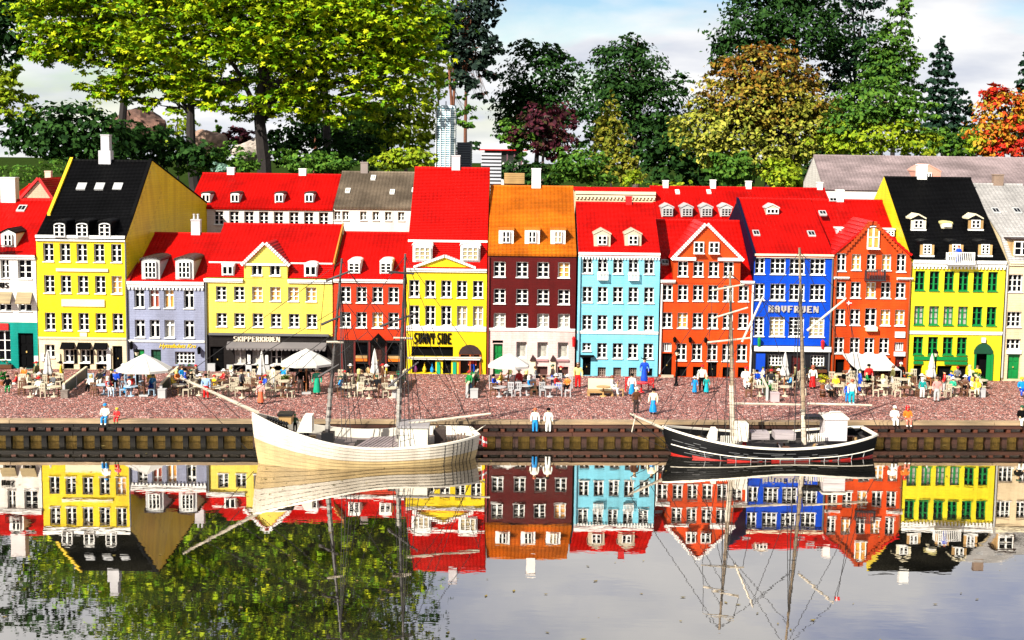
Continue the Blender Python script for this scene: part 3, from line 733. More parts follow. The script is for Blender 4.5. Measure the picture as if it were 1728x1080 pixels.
h1.skylight(37, 353, 14, 10)
a, b, c, d = h1.rect(-2, 26, 414, 426); o = MB()
for i in range(13): o.box(a + (b - a) * i / 12 - .001, a + (b - a) * i / 12 + .001, h1.Y - .014, h1.Y - .012, c, d)
o.box(a, b, h1.Y - .015, h1.Y - .011, d, d + .002); o.box(a, b, h1.Y - .018, h1.Y - .002, c - .003, c); o.obj('balcony_rail', BLACK, h1.t, h1.o)

# H2 tall yellow
h2 = House('house', 'tall yellow house with black mansard roof and blank yellow side wall', 62.5, 213.5, 403, M_YEL)
h2.zone(571, M_CRM)
h2.wins([81.5, 109.5, 138, 167, 196], 411, 442, 18); h2.wins([83, 111, 140, 169, 197], 465, 495, 18, panes={4: Ko}); h2.wins([84.5, 112.5, 141, 170, 198.5], 528, 558, 18)
h2.bar('sign_board', 95, 183, 453, 458, CREAM); h2.bar('sign_board', 104, 177, 505, 517, CREAM, .005); h2.bar('sign_board', 135, 147, 561, 568, CREAM, .004)
h2.cornice(397, 407, WHITE); h2.cornice(569, 573, CREAM, .006)
for xc in (116, 143.5, 171.5):
    h2.wins([xc], 590, 612, 17, 2, 2, sill=True); h2.opening(xc - 9, xc + 9, 614, 640, BLACK)
    a, b, c, d = h2.rect(xc - 12, xc + 10, 578, 588); o = MB(); o.prism([(h2.Y - .001, d), (h2.Y - .028, c), (h2.Y - .001, c)], 'x', a, b); o.obj('shop_awning', BLACK, h2.t, h2.o)
    h2.bar('shutter', xc + 9.5, xc + 14, 590, 613, BLACK, .004)
h2.wins([84], 582, 604, 17, 2, 2); h2.door(190, 207, 583, 640, BLACK); h2.bar('pilaster', 180.5, 187.5, 586, 640, WHITE, .006); h2.bar('menu_board', 70, 75, 598, 610, WHITE); h2.bar('menu_board', 95, 102, 597, 611, CREAM)
# mansard and ridge roof, side wall that runs back askew
h2.X1 -= 0; 
h2.roof(R_BLK, 271, 1.078, brk=(366, 1.022), lm=R_BLK)
for xc in (102, 140, 178): h2.dormer(xc, 376, 401, 21, BLACK, R_BLK, top='arch', rows=3, style='arch', over=.003, ins=1.2)
h2.chimney(179, 229, 274, 14, mat('chimney grey', (.5, .49, .5), .5), dep=.04); 
q = P(179, 274, h2.Yr); u = U(h2.Yr); o = MB(); o.box(q.x - 10 * u, q.x + 10 * u, h2.Yr - .024, h2.Yr + .024, q.z - .02, P(179, 254, h2.Yr).z); o.obj('chimney_base', MATS['chimney grey'], h2.t, h2.o)
for xc in (138, 168.5, 199): h2.skylight(xc, 316, 15, 11, pm_=mat('pale pane', (.4, .4, .4), .3))
for X, m_, nm in ((h2.X0 + .012, YELLOW, 'verge'), (h2.X1 - .006, BLACK, 'verge')):
    o = MB(); b0, b1 = h2.bk, (h2.Yr, h2.zr); o.prism([b0, b1, (b1[0], b1[1] + .013), (b0[0], b0[1] + .013)], 'x', X - .006, X + .006); o.obj(nm, m_, h2.t, h2.o)
o = MB(); X = h2.X1
p_back = P(349, 343, D * 1.17); pb2 = P(349, 400, D * 1.17); ap = P(259, 270, h2.Yr)
fr_ = Vector((X + .0008, h2.bk[0], h2.bk[1]))
o.quad([(X + .0008, D, ZG), (p_back.x, p_back.y, ZG), tuple(p_back), (X + .0012, h2.Yr, h2.zr + .004), tuple(fr_), (X + .0008, D + .001, h2.ze)])
o.quad([(X + .0008, D, ZG), (X + .0008, D + .001, h2.ze), tuple(fr_), (X + .0012, h2.Yr, h2.zr + .004), (h2.X0, h2.Yr + .02, h2.zr), (h2.X0, p_back.y, p_back.z), tuple(p_back), (p_back.x, p_back.y, ZG)][3:8][:5])
o.obj('side_wall', M_YEL, h2.t, h2.o)
o = MB(); o.tube([(X + .001, h2.Yr, h2.zr + .006), (p_back.x, p_back.y, p_back.z + .003)], .004, 5); o.obj('verge', BLACK, h2.t, h2.o)
h2.pipe(213, 408, 636, DGREY)

# H3 lilac grey
h3 = House('house', 'low lilac grey house with two brown dormers and heart lattice window', 215, 345.5, 478, M_GRY)
h3.wins([235, 260, 285, 318.5], 489, 520, 17, 2, 2, style='cross', panes={1: mat('red blind behind glass', (.3, .05, .02), .3), 2: Ko}); h3.wins([236, 261, 286, 319], 540, 570, 17, 2, 2, style='cross', panes={2: Kw})
h3.cornice(475, 485, WHITE, .012, dentil=6); h3.cornice(574, 577.5, WHITE, .005)
h3.door(226, 244, 590, 640, GREEN); h3.door(255, 272, 590, 640, DGREEN); h3.wins([312], 593, 614, 34, 5, 3, style='grid', sill=False); flowerbox(h3, 292, 330, 612, 621, (.35, .03, .1))
a, b, c, d = h3.rect(268, 331, 578, 589)
tcu = bpy.data.curves.new('script_sign', 'FONT'); tcu.body = 'Hyttefadets Kro'; tcu.size = .026; tcu.shear = .35; tcu.extrude = .001; tcu.offset = .0006; tcu.resolution_u = 2
tob = bpy.data.objects.new('tmp', tcu); COL.objects.link(tob); dg = bpy.context.evaluated_depsgraph_get(); dg.update()
tme = bpy.data.meshes.new_from_object(tob.evaluated_get(dg)); bpy.data.objects.remove(tob)
xs_ = [v.co.x for v in tme.vertices]; tw = max(xs_) - min(xs_); tme.transform(Matrix.Scale((b - a) / tw, 4)); tme.transform(Matrix.Rotation(math.pi / 2, 4, 'X')); tme.materials.append(YELLOW)
link('script_sign', tme, h3.t, Vector((a, h3.Y - .0015, c + .006)) + h3.o)
lantern(h3, 223, 583, w=8, h_=12); lantern(h3, 337, 590, w=7, h_=11)
h3.roof(R_RED, 394, 1.065)
for xc in (255, 312): h3.dormer(xc, 440, 471, 31, GREY, R_BRN, top='arch', cols=3, rows=3, over=.006, winw=20)
h3.chimney(331, 372, 402, 15, mat('chimney grey', (.5, .49, .5), .5), pots=2)
o = MB(); o.prism([(D - .008, h3.ze), (h3.Yr, h3.zr), (h3.Yr, h3.zr + .014), (D - .008, h3.ze + .014)], 'x', h3.X0 - .001, h3.X0 + .012); o.obj('verge', mat('dark red plastic', (.3, .004, .004), .4), h3.t, h3.o)

# H4 light yellow tavern with pediment gable
h4 = House('house', 'light yellow tavern with white trimmed gable over a dark ground floor', 347.5, 561.5, 470, M_LYEL)
h4.zone(566, M_DRK)
h4.wins([373, 403.5, 434, 464.5, 495, 525], 484, 508, 18, panes={2: Ko, 3: Ko, 4: Ko, 5: Ko}); h4.wins([374, 404, 435, 465.5, 496, 526], 529, 552, 18)
for xa, xb in ((345, 411), (486, 561)): h4.cornice(471, 477, WHITE, .012, x0=xa, x1=xb)
lettering(h4, 'SKIPPERKROEN', 394, 473, 567.5, 576.5, mat('cream letters', (.7, .6, .45), .5), .005, .7)
h4.bar('sign_beam', 352, 556, 562.5, 566.2, DGREY, .010)
a, b, c, d = h4.rect(383, 552, 577, 588); o = MB(); n = 26
o.prism([(D - .001, d), (D - .03, c + .006), (D - .03, c + .004), (D - .001, c + .008)], 'x', a, b)
for i in range(n):
    xa = a + (b - a) * i / n; xb = a + (b - a) * (i + 1) / n; o.prism([(xa, c + .0039), (xb, c + .0039), ((xa * .25 + xb * .75), c - .004), ((xa * .75 + xb * .25), c - .004)], 'y', D - .03, D - .0285)
o.obj('shop_awning', mat('grey scalloped awning', (.13, .115, .11), .7), h4.t, h4.o)
h4.wins([405, 435, 466], 590, 615, 19, 2, 2, fm=mat('pale grey frame', (.5, .47, .43), .5), panes={0: Kw, 1: Kw})
for xa, xb in ((383, 394), (415, 425), (446, 455.5), (477, 488)): h4.bar('pilaster', xa, xb, 616, 640, GREY, .006)
for xa, xb in ((396, 414), (426, 445), (457, 476)): h4.opening(xa, xb, 618, 640, BLACK)
h4.opening(490, 520, 590, 640, BLACK); h4.opening(526, 552, 590, 640, BLACK); h4.door(355, 378, 586, 640, BLACK); h4.bar('menu_board', 418, 423, 598, 614, WHITE); h4.bar('menu_board', 448, 453, 599, 614, WHITE)
h4.bar('step_stone', 351, 364, 614, 640, GREY, .012)
h4.roof(R_RED, 379, 1.066, brk=(445, 1.010), over=-.004)
for xa, xb in ((352, 412), (488, 562)):
    A = P(xa, 445, h4.bk[0]); B = P(xb, 445, h4.bk[0]); o = MB(); o.box(A.x + .002, B.x - .002, h4.bk[0] - .006, h4.bk[0] + .002, h4.bk[1] + .001, h4.bk[1] + .006); o.obj('roof_trim', WHITE, h4.t, h4.o)
def front_gable(hs, x0, x1, ysh, xap, yap, wm, trim, yback, rm, holes=(), tooth=True, base=None):
    """a wall bay that stands up through the eave, with its own little roof running back"""
    a = P(x0, ysh, hs.Y).x; b = P(x1, ysh, hs.Y).x; zs_ = hs.z(ysh); pa = P(xap, yap, hs.Y); z0 = base if base is not None else hs.ze + .0004
    o = MB(); f = hs.Y - .0015
    hx = sorted({a, b} | {v for q in holes for v in q[:2]}); hz = sorted({z0, zs_} | {v for q in holes for v in q[2:4]})
    for i in range(len(hx) - 1):
        for j in range(len(hz) - 1):
            cx, cz = (hx[i] + hx[i + 1]) / 2, (hz[j] + hz[j + 1]) / 2
            if any(q[0] < cx < q[1] and q[2] < cz < q[3] for q in holes): continue
            o.quad([(hx[i], f, hz[j]), (hx[i + 1], f, hz[j]), (hx[i + 1], f, hz[j + 1]), (hx[i], f, hz[j + 1])])
    for q in holes:
        A, B, C, E = q[:4]; y1 = f + .022
        o.quad([(A, f, C), (A, y1, C), (A, y1, E), (A, f, E)]); o.quad([(B, y1, C), (B, f, C), (B, f, E), (B, y1, E)]); o.quad([(A, y1, E), (B, y1, E), (B, f, E), (A, f, E)])
        o.quad([(A, f, C), (B, f, C), (B, y1, C), (A, y1, C)])
    o.quad([(a, f, zs_), (b, f, zs_), (pa.x, f, pa.z)])
    o.quad([(a, f, z0), (a, f, zs_), (a, yback, zs_), (a, yback, z0)]); o.quad([(b, f, z0), (b, yback, z0), (b, yback, zs_), (b, f, zs_)])
    g = o.obj('gable', wm, hs.t, hs.o)
    for (xa, sgn) in ((a, -1), (b, 1)):
        e = Vector((xa + sgn * .008, 0, zs_ - .005)); t = Vector((pa.x, 0, pa.z + .003)); 
        slope('gable_roof', (e.x, f - .008, e.z), (e.x, yback, e.z), (t.x, yback + .1, t.z), (t.x, f - .008, t.z), 10, .006, rm, hs.t, hs.o)
        q = MB(); n = int((t - e).length / .010)
        dv = (t - e) / n; nn = Vector((-dv.z * sgn, 0, dv.x * sgn)).normalized()
        if nn.z < 0: nn = -nn
        for i in range(n):
            p0 = e + dv * i; p1 = e + dv * (i + (.72 if tooth else 1)); lo = nn * -.004; hi = nn * .008
            q.prism([((p0 + lo).x, (p0 + lo).z), ((p1 + lo).x, (p1 + lo).z), ((p1 + hi).x, (p1 + hi).z), ((p0 + hi).x, (p0 + hi).z)], 'y', f - .012, f - .0005)
        if trim: q.obj('gable_trim', trim, hs.t, hs.o)
    return g
def gable_wins(hs, xs, y0, y1, w, cols=2, rows=3, style='grid', panes=None):
    hol = []
    for i, xc in enumerate(xs):
        a, b, c, d = hs.rect(xc - w / 2, xc + w / 2, y0, y1); hol.append((a, b, c, d))
        add_window(hs.t, hs.loc, (a + b) / 2, hs.Y + .008, (c + d) / 2, b - a, d - c, cols, rows, None, (panes or {}).get(i), style, True)
    return hol
hol = gable_wins(h4, [433.5, 464], 447, 465, 18, 2, 1)
front_gable(h4, 412, 485, 446, 447.5, 411, M_LYEL, WHITE, D * 1.03, R_RED, hol)
h4.bar('gable_band', 412, 485, 444.5, 448, WHITE, .008)
h4.dormer(385, 447, 464, 21, WHITE, WHITE, top='flat', rows=1, over=.001, ins=1.5); h4.dormer(524.5, 448, 466, 22, WHITE, WHITE, top='arch', rows=1, over=.001, ins=1.5)
h4.pipe(348.5, 478, 632, DGREY)
o = MB(); o.prism([(h4.bk[0], h4.bk[1]), (h4.Yr, h4.zr), (h4.Yr, h4.zr + .012), (h4.bk[0], h4.bk[1] + .012)], 'x', h4.X1 - .004, h4.X1 + .001); o.obj('verge', mat('amber verge', (.5, .2, .02), .5), h4.t, h4.o)

# H5 low scarlet
h5 = House('house', 'low scarlet house with two arched dormers between two yellow houses', 562.5, 684, 470, M_RED)
h5.zone(574, M_DRK)
h5.wins([583, 610, 637, 664], 484, 511, 18); h5.wins([583, 610, 637, 664], 527, 553, 18, panes={2: Ko})
h5.cornice(471, 477, WHITE); h5.roof(R_RED, 393, 1.062)
for xc in (598, 651.5): h5.dormer(xc, 443, 462, 21, WHITE, WHITE, top='arch', rows=3, over=.001, ins=1.2)
for xa, xb in ((600, 620), (655, 675)): h5.bar('board', xa, xb, 600, 604.5, TAN, .005); h5.bar('board', xa, xb, 605, 609.5, ORANGE, .005); h5.opening(xa, xb, 578, 598, GLASS); h5.opening(xa, xb, 614, 640, BLACK)
h5.door(630, 645, 585, 640, mat('dark brown door', (.05, .015, .01), .4)); 
for xa in (576, 597, 622, 650, 677): h5.bar('post', xa, xa + 3, 576, 640, mat('dark red post', (.12, .012, .01), .4), .006)
a, b, c, d = h5.rect(625, 652, 562, 578); o = MB(); o.prism([(a, c), (b, c), (b, c + .006), ((a + b) / 2, d), (a, c + .006)], 'y', D - .02, D - .0005); o.obj('porch_hood', BLACK, h5.t, h5.o); lantern(h5, 637, 573, BROWN)

# H6 yellow with big red roof
h6 = House('house', 'yellow house with tall red roof and black block letter shop sign', 685.5, 821.5, 456, M_YEL)
h6.wins([699, 726, 753, 779.5, 806.5], 473, 502, 17.5); h6.wins([699, 726, 753, 779.5, 806.5], 516, 550, 17.5, panes={3: K, 4: K})
h6.cornice(453, 459, WHITE); h6.cornice(550.5, 558.5, WHITE, .006)
lettering(h6, 'SUNNY SIDE', 698.5, 762, 562, 580.5, BLACK, .004, 1.0)
h6.roof(R_RED, 284, 1.082, brk=(408, 1.014))
A = P(684, 409, h6.bk[0]); o = MB(); o.box(h6.X0, h6.X1, h6.bk[0] - .008, h6.bk[0] + .002, h6.bk[1] - .001, h6.bk[1] + .007); o.obj('roof_trim', WHITE, h6.t, h6.o)
for xc in (713, 793.5): h6.dormer(xc, 415, 441, 33, WHITE, WHITE, top='arch', cols=3, rows=3, over=.003, pm_=K, ins=3)
o = MB(); a, b, c, d = h6.rect(698, 803, 434, 453); mx_ = (a + b) / 2; o.prism([(a, c), (b, c), (mx_, d)], 'y', D - .004, D + .03); o.obj('pediment', M_YEL, h6.t, h6.o)
for s_ in (-1, 1):
    o = MB(); ex = a if s_ < 0 else b; n = 12
    for i in range(n):
        t0, t1 = i / n, (i + .8) / n; o.prism([(ex + (mx_ - ex) * t0, c + (d - c) * t0), (ex + (mx_ - ex) * t1, c + (d - c) * t1), (ex + (mx_ - ex) * t1, c + (d - c) * t1 + .009), (ex + (mx_ - ex) * t0, c + (d - c) * t0 + .009)], 'y', D - .014, D + .03)
    o.obj('pediment_trim', WHITE, h6.t, h6.o)
h6.chimney(769.5, 264, 290, 14, mat('chimney grey', (.5, .49, .5), .5))
h6.opening(694, 765, 585, 602, BLACK); h6.opening(695, 735, 607, 630, GLASS, .03); h6.door(747, 761.5, 607, 642, BLACK)
h6.bar('shop_beam', 693, 812, 602.5, 606.5, WHITE, .012)
for xa in (737, 764): h6.bar('shutter', xa, xa + 6, 611, 631, mat('mint green plastic', (0, .30, .16), .4), .004)
h6.opening(776, 810, 597, 640, mat('dark shop interior', (.02, .008, .006), .6), .03)
a, b, c, d = h6.rect(774, 812, 581, 597); o = MB(); o.prism([(a, c)] + [((a + b) / 2 - (b - a) / 2 * math.cos(math.pi * k / 8), c + (d - c) * math.sin(math.pi * k / 8)) for k in range(1, 8)] + [(b, c)], 'y', D - .006, D - .0005); o.obj('door_arch', mat('dark brown arch', (.03, .012, .01), .5), h6.t, h6.o)
for xa, xb, ya, yb_ in ((774, 812, 594, 598), (774, 777, 598, 640), (809, 812, 598, 640), (792, 794.5, 598, 640), (777, 809, 634, 641)): h6.bar('shop_frame', xa, xb, ya, yb_, mat('rust orange frame', (.42, .09, .01), .4), .004)
for i, (xc, m_) in enumerate(((701, mat('plum glass', (.15, .02, .1), .3)), (716, YELLOW), (729, LBLUE))):
    a, b, c, d = h6.rect(xc - 4, xc + 4, 613, 629); o = MB(); o.lathe([(.006, c), (.008, c + .01), (.005, c + .02), (.002, c + .024), (.002, d)], (a + b) / 2, D + .012, 8); o.obj('display_bottle', m_, h6.t, h6.o)

# H7 maroon with orange roof
h7 = House('house', 'maroon house with orange roof, three box dormers and pale pink ground floor', 822.5, 972, 430, M_MAR)
h7.zone(555, M_PINK)
h7.wins([843, 881, 916.5, 951.5], 442, 468, 20, panes={3: Ko}); h7.wins([843, 881, 916.5, 951.5], 488, 513, 20); h7.wins([843, 881, 916.5, 951.5], 529, 553, 20, panes={0: Kw, 2: Kw, 3: Kw})
h7.cornice(428, 432, GREY, .008); h7.cornice(554, 558.5, WHITE, .006); h7.roof(R_ORG, 315, 1.075)
for xc in (854, 898, 941.5): h7.dormer(xc, 388, 411, 25, WHITE, R_ORG, top='flat', rows=2, over=.003, winw=13, pm_=K if xc > 930 else None)
h7.chimney(905, 286, 317, 15, WHITE); h7.pipe(824.5, 434, 636, mat('maroon pipe', (.2, .02, .02), .4)); 
h7.opening(831, 849, 575, 580, BLACK); h7.door(832, 848, 581, 640, GREEN)
for xc in (880, 915.5, 950): h7.wins([xc], 577, 604, 18, 1, 1, panes={0: CURTW}, dep=.014)
for xc in (915, 950): h7.opening(xc - 9, xc + 9, 618, 640, mat('brown shop front', (.06, .02, .015), .5)); h7.bar('shop_ledge', xc - 11, xc + 10, 606, 609, mat('dusty pink', (.4, .2, .2), .5), .006)
for xc in (899, 933): h7.bar('pilaster', xc - 4.5, xc + 4.5, 608, 632, CREAM, .010); a, b, c, d = h7.rect(xc - 5, xc + 5, 598, 608); o = MB(); o.prism([(a, c), (b, c), ((a + b) / 2, d)], 'y', D - .016, D - .0005); o.obj('pilaster_hood', mat('dark brown arch', (.03, .012, .01), .5), h7.t, h7.o)
lantern(h7, 968, 575, RED, 5, 16)

# H8 pale blue
h8 = House('house', 'pale blue house with red roof and two small white balconies', 974.5, 1113, 430, M_LBL)
X5 = [991.5, 1017, 1043, 1069, 1095.5]
h8.wins(X5, 435, 462, 17); h8.wins([x - .3 for x in X5], 484, 511, 17); h8.wins([x - .7 for x in X5], 532, 558, 17); h8.wins([1016, 1042, 1068, 1094], 579, 605, 17); h8.wins([990], 579, 593, 15, 2, 2)
h8.cornice(426, 434, WHITE, .012, dentil=5); h8.cornice(559, 563.5, WHITE, .006); h8.roof(R_RED, 343, 1.058)
for xc in (1016, 1068): h8.dormer(xc, 396, 415, 28, mat('tan grey plastic', (.42, .36, .26), .5), mat('tan grey plastic', (.42, .36, .26), .5), top='gable', rows=2, over=.003, winw=16)
h8.door(983, 997, 603, 640, BLACK); h8.bar('door_hood', 979, 1002, 599.5, 602.5, BLACK, .02)
for xc in (1015.5, 1041.5, 1067.5): h8.wins([xc], 620, 637, 14, 4, 4, fm=mat('lattice brown', (.25, .18, .14), .5), sill=False, style='fine')
h8.door(1088, 1101, 621, 640, BLACK)
for xc in (1017, 1069):
    a, b, c, d = h8.rect(xc - 8.5, xc + 8.5, 459, 471); o = MB()
    for i in range(8): xx = a + (b - a) * i / 7; o.box(xx - .0012, xx + .0012, D - .016, D - .0135, c, d)
    o.box(a - .001, b + .001, D - .017, D - .012, d, d + .0025); o.box(a - .001, b + .001, D - .018, D - .0005, c - .0035, c); o.obj('balcony', WHITE, h8.t, h8.o)
h8.pipe(978, 434, 632, mat('pale blue pipe', (.2, .45, .55), .4)); h8.chimney(1061, 333, 343, 10, RED, cap=False)

# H9 orange with great gable
h9 = House('house', 'orange red house with white toothed triangular gable', 1114.5, 1270, 478, M_ORG)
X6 = [1126.5, 1152.5, 1178, 1203.5, 1229, 1255]
h9.wins(X6, 481, 508, 17.5); h9.wins([x - .7 for x in X6], 528, 554, 17.5, panes={1: Ko}); h9.wins([1150, 1176, 1202, 1227, 1252], 580, 609, 17.5)
for xa, xb in ((1113, 1138), (1247, 1271)): h9.cornice(473, 478, WHITE, .012, x0=xa, x1=xb)
h9.door(1117, 1134, 597, 635, BLACK); h9.wins([1125.5], 579, 595, 16, 4, 1, sill=False); h9.bar('door_step', 1115, 1136, 633, 640, mat('pale step', (.5, .42, .3), .6), .02); h9.door(1194, 1210, 608, 641, BLACK)
for xc in (1151, 1177, 1227, 1253): h9.opening(xc - 8, xc + 8, 619, 640, BLACK)
for xc in (1138, 1164, 1190): lantern(h9, xc, 573, BLACK, 4, 8)
h9.roof(R_RED, 373, 1.07, over=-.004)
hol = gable_wins(h9, [1152.5, 1178.5, 1204.5, 1229.5], 441, 467, 17.5)
front_gable(h9, 1137, 1250, 437, 1192, 379, M_ORG, WHITE, D * 1.05, R_RED, hol)
for xc in (1179, 1204.5):
    a, b, c, d = h9.rect(xc - 8.5, xc + 8.5, 408, 427); add_window(h9.t, h9.loc, (a + b) / 2, D - .0105, (c + d) / 2, b - a, d - c, 2, 2)
for xa, xb in ((1136, 1174), (1211, 1252)): h9.bar('gable_band', xa, xb, 434.5, 439.5, WHITE, .012)
h9.pipe(1115.5, 480, 632, WHITE); h9.pipe(1268.5, 480, 632, WHITE); h9.skylight(1122, 444, 12, 8)

# H10 royal blue
h10 = House('house', 'royal blue house with wide red roof and white mullioned windows', 1270.5, 1404.5, 432, M_BLU)
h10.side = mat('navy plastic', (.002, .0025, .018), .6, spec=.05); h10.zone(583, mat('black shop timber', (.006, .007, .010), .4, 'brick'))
XB = [1282.5, 1313, 1345.5, 1380]; WB = [17, 26, 26, 26]; CB = [2, 3, 3, 3]
h10.wins(XB, 436, 463, WB, CB); h10.wins([x - .5 for x in XB], 479, 507, WB, CB); h10.wins([x - 1.5 for x in XB], 535, 568, WB, CB, rows=5, panes={1: K, 3: K})
h10.cornice(428.5, 435, CREAM); lettering(h10, 'HAVFRUEN', 1296, 1381, 516, 527, mat('letter cream', (.36, .33, .30), .5), .006, 1.4)
lantern(h10, 1280, 577, GREEN, 7, 14); lantern(h10, 1387, 580, RED, 7, 14)
h10.bar('shop_fascia', 1272, 1402, 584.5, 592.5, WHITE, .014)
h10.bar('column', 1275, 1290, 597, 640, BLUE, .012); h10.wins([1308.5, 1379.5], 599, 618, 24, 4, 3, sill=False); h10.door(1335, 1351, 600, 640, mat('dark red door', (.10, .01, .01), .4)); 
flowerbox(h10, 1294, 1322, 616, 627, (.3, .02, .02)); flowerbox(h10, 1364, 1394, 616, 627, (.3, .02, .02)); 
h10.roof(R_RED, 337, 1.085)
h10.skylight(1276, 395, 11, 9); h10.skylight(1369, 396, 12, 9); h10.skylight(1388, 361, 12, 7)
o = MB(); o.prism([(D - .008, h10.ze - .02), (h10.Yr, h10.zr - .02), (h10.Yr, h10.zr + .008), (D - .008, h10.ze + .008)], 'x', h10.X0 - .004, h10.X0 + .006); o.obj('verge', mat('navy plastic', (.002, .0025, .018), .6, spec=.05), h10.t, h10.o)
h10.dormer(1303, 352, 362, 22, mat('tan grey plastic', (.42, .36, .26), .5), GREY, top='gable', rows=1, cols=3, over=.003, ins=1); h10.pipe(1403, 436, 632, DGREY)

# H11 orange with stepped gable
h11 = House('house', 'tall orange house with stepped gable, dark balcony and big white awning', 1405.5, 1535.5, 470, M_ORG)
h11.wins([1419, 1444, 1470, 1495, 1520], 476, 503, 17, panes={2: Ko}); h11.wins([1418, 1443, 1494, 1518.5], 522, 549, 17, panes={2: Ko, 3: Ko}); h11.wins([1469.5], 520, 551, 20, 2, 3, fm=WHITE); h11.bar('balcony', 1460, 1479, 551, 558, mat('pale green plastic', (.5, .62, .42), .5), .02)
h11.wins([1416, 1442.5, 1467, 1492], 570, 597, 17); h11.bar('plaque', 1510, 1527, 559, 569, WHITE, .006); h11.wins([1517, ], 577, 592, 16, 4, 1, sill=False); h11.bar('door_head', 1508, 1527, 593, 600, WHITE, .008); h11.door(1510, 1525, 601, 641, mat('dark maroon door', (.12, .01, .01), .4))
for xa, xb in ((1404, 1430), (1510, 1537)): h11.cornice(467.5, 471.5, WHITE, .014, x0=xa, x1=xb)
h11.opening(1409, 1425, 607, 641, BLACK); h11.opening(1434, 1503, 604, 641, BLACK, .03)
h11.roof(R_RED, 339, 1.088, over=-.004)
hol = gable_wins(h11, [1420, 1521], 428, 458, 16) + gable_wins(h11, [1445, 1470.5, 1496], 429, 456, 16, panes={0: Ko, 2: Ko})
front_gable(h11, 1407.5, 1535, 427, 1473, 374, M_ORG, None, D * 1.04, R_RED, hol)
a, b, c, d = h11.rect(1463, 1483, 381, 419); add_window(h11.t, h11.loc, (a + b) / 2, D - .0105, (c + d) / 2, b - a, d - c, 2, 2, None, Ko, 'arch')
o = MB(); n = 11
for i in range(n):                               # brick steps up the gable
    for s_ in (-1, 1):
        t0 = i / n; x_ = 1472 + s_ * (46 * (1 - t0)); y_ = 424 - (424 - 372) * t0
        A = P(x_ - 3, y_ + 3, D); B = P(x_ + 3, y_ - 3, D); o.box(A.x, B.x, D - .010 - .0002 * i, D + .012, A.z, B.z)
o.obj('gable_steps', M_ORD, h11.t, h11.o)
def rail(hs, x0, x1, y0, y1, m_, out_, n, nm='balcony'):
    a, b, c, d = hs.rect(x0, x1, y0, y1); o = MB(); yf = hs.Y - out_
    for i in range(n): xx = a + (b - a) * i / (n - 1); o.box(xx - .0012, xx + .0012, yf, yf + .002, c, d)
    o.box(a - .001, b + .001, yf - .001, yf + .003, d, d + .003); o.box(a - .002, b + .002, yf - .003, hs.Y - .0016, c - .005, c)
    for xx in (a, b):
        for k in range(4): yy = yf + (hs.Y - yf) * k / 4; o.box(xx - .001, xx + .001, yy + .0025, yy + .0045, c, d)
    o.obj(nm, m_, hs.t, hs.o)
rail(h11, 1459, 1491, 455, 471, mat('dark iron', (.03, .025, .03), .4), .03, 13)
h11.skylight(1405, 338, 13, 6); h11.dormer(1418, 386, 396, 14, GREY, WHITE, top='flat', rows=2, over=.003, ins=1.2); h11.dormer(1502, 388, 399, 14, GREY, WHITE, top='flat', rows=2, over=.003, ins=1.2); h11.chimney(1417, 322, 336, 12, WHITE)
h11.pipe(1408, 440, 632, mat('brown pipe', (.25, .06, .02), .4)); h11.pipe(1533, 440, 632, mat('brown pipe', (.25, .06, .02), .4))
for x_ in (1406.5, 1534): h11.bar('corner_strip', x_ - 2, x_ + 2, 434, 470, M_ORD, .004)

# H12 lemon yellow, green windows
h12 = House('house', 'lemon yellow house with green windows and steep black roof', 1537, 1695, 441, M_LIME)
h12.wins([1552.5, 1577, 1602, 1626.5, 1651, 1675.5], 458, 491, 17, fm=GREEN); h12.wins([1551, 1576, 1600.5, 1625, 1649.5, 1673.5], 517, 549, 17, fm=GREEN, panes={0: Kw, 1: Kw, 2: Kw, 3: Kw}); h12.wins([1549.5, 1574.5, 1599.5, 1623.5], 569, 599, 17, fm=GREEN)
h12.cornice(439, 450, WHITE, .014, dentil=6); h12.cornice(559, 564.5, WHITE, .007)
for xa, xb, ya, yb_ in ((1541, 1632, 602, 608), (1541, 1557, 610, 615), (1593, 1632, 610, 615)): h12.bar('board', xa, xb, ya, yb_, GREEN, .006)
for xa, xb in ((1541, 1556), (1581, 1606), (1615, 1631)): h12.opening(xa, xb, 617.5, 641, BLACK)
h12.opening(1645, 1672, 594, 641, BLACK, .02); a, b, c, d = h12.rect(1643, 1675, 578, 596)
o = MB(); o.prism([(a, c)] + [((a + b) / 2 - (b - a) / 2 * math.cos(math.pi * k / 10), c + (d - c) * math.sin(math.pi * k / 10)) for k in range(1, 10)] + [(b, c)], 'y', D - .008, D - .0005); o.obj('door_arch', DGREEN, h12.t, h12.o)
for xa, xb, ya, yb_ in ((1643, 1675, 590, 596), (1643, 1646, 596, 641), (1671, 1675, 596, 641), (1664, 1671, 596, 641)): h12.bar('door_frame', xa, xb, ya, yb_, GREEN, .006 if xa != 1664 else .003)
h12.bar('keystone', 1656, 1662, 569, 577, WHITE, .012); h12.bar('plinth', 1538, 1641, 632, 642, BLACK, .003)
h12.roof(R_BLK, 301, 1.087)
for xc, w_, m_ in ((1548.5, 26, CREAM), (1645, 26, TAN)): h12.dormer(xc, 370, 387, w_, R_BLK, CREAM, top='gable', rows=2, over=.001, winw=15, shut=m_)
h12.dormer(1597, 378, 385, 18, CREAM, mat('lemon trim', (.6, .52, .2), .5), top='arch', rows=1, over=.002, ins=3)
for xc in (1563, 1612, 1661): h12.dormer(xc, 411, 431, 24, R_BLK, R_BLK, top='arch', rows=3, over=.001, winw=14, shut=TAN)
a, b, c, d = h12.rect(1596, 1640, 426, 443); rail(h12, 1596, 1640, 426, 443, WHITE, .035, 15)
h12.chimney(1555.5, 279, 304, 16, WHITE); h12.pipe(1697, 445, 636, GREY)
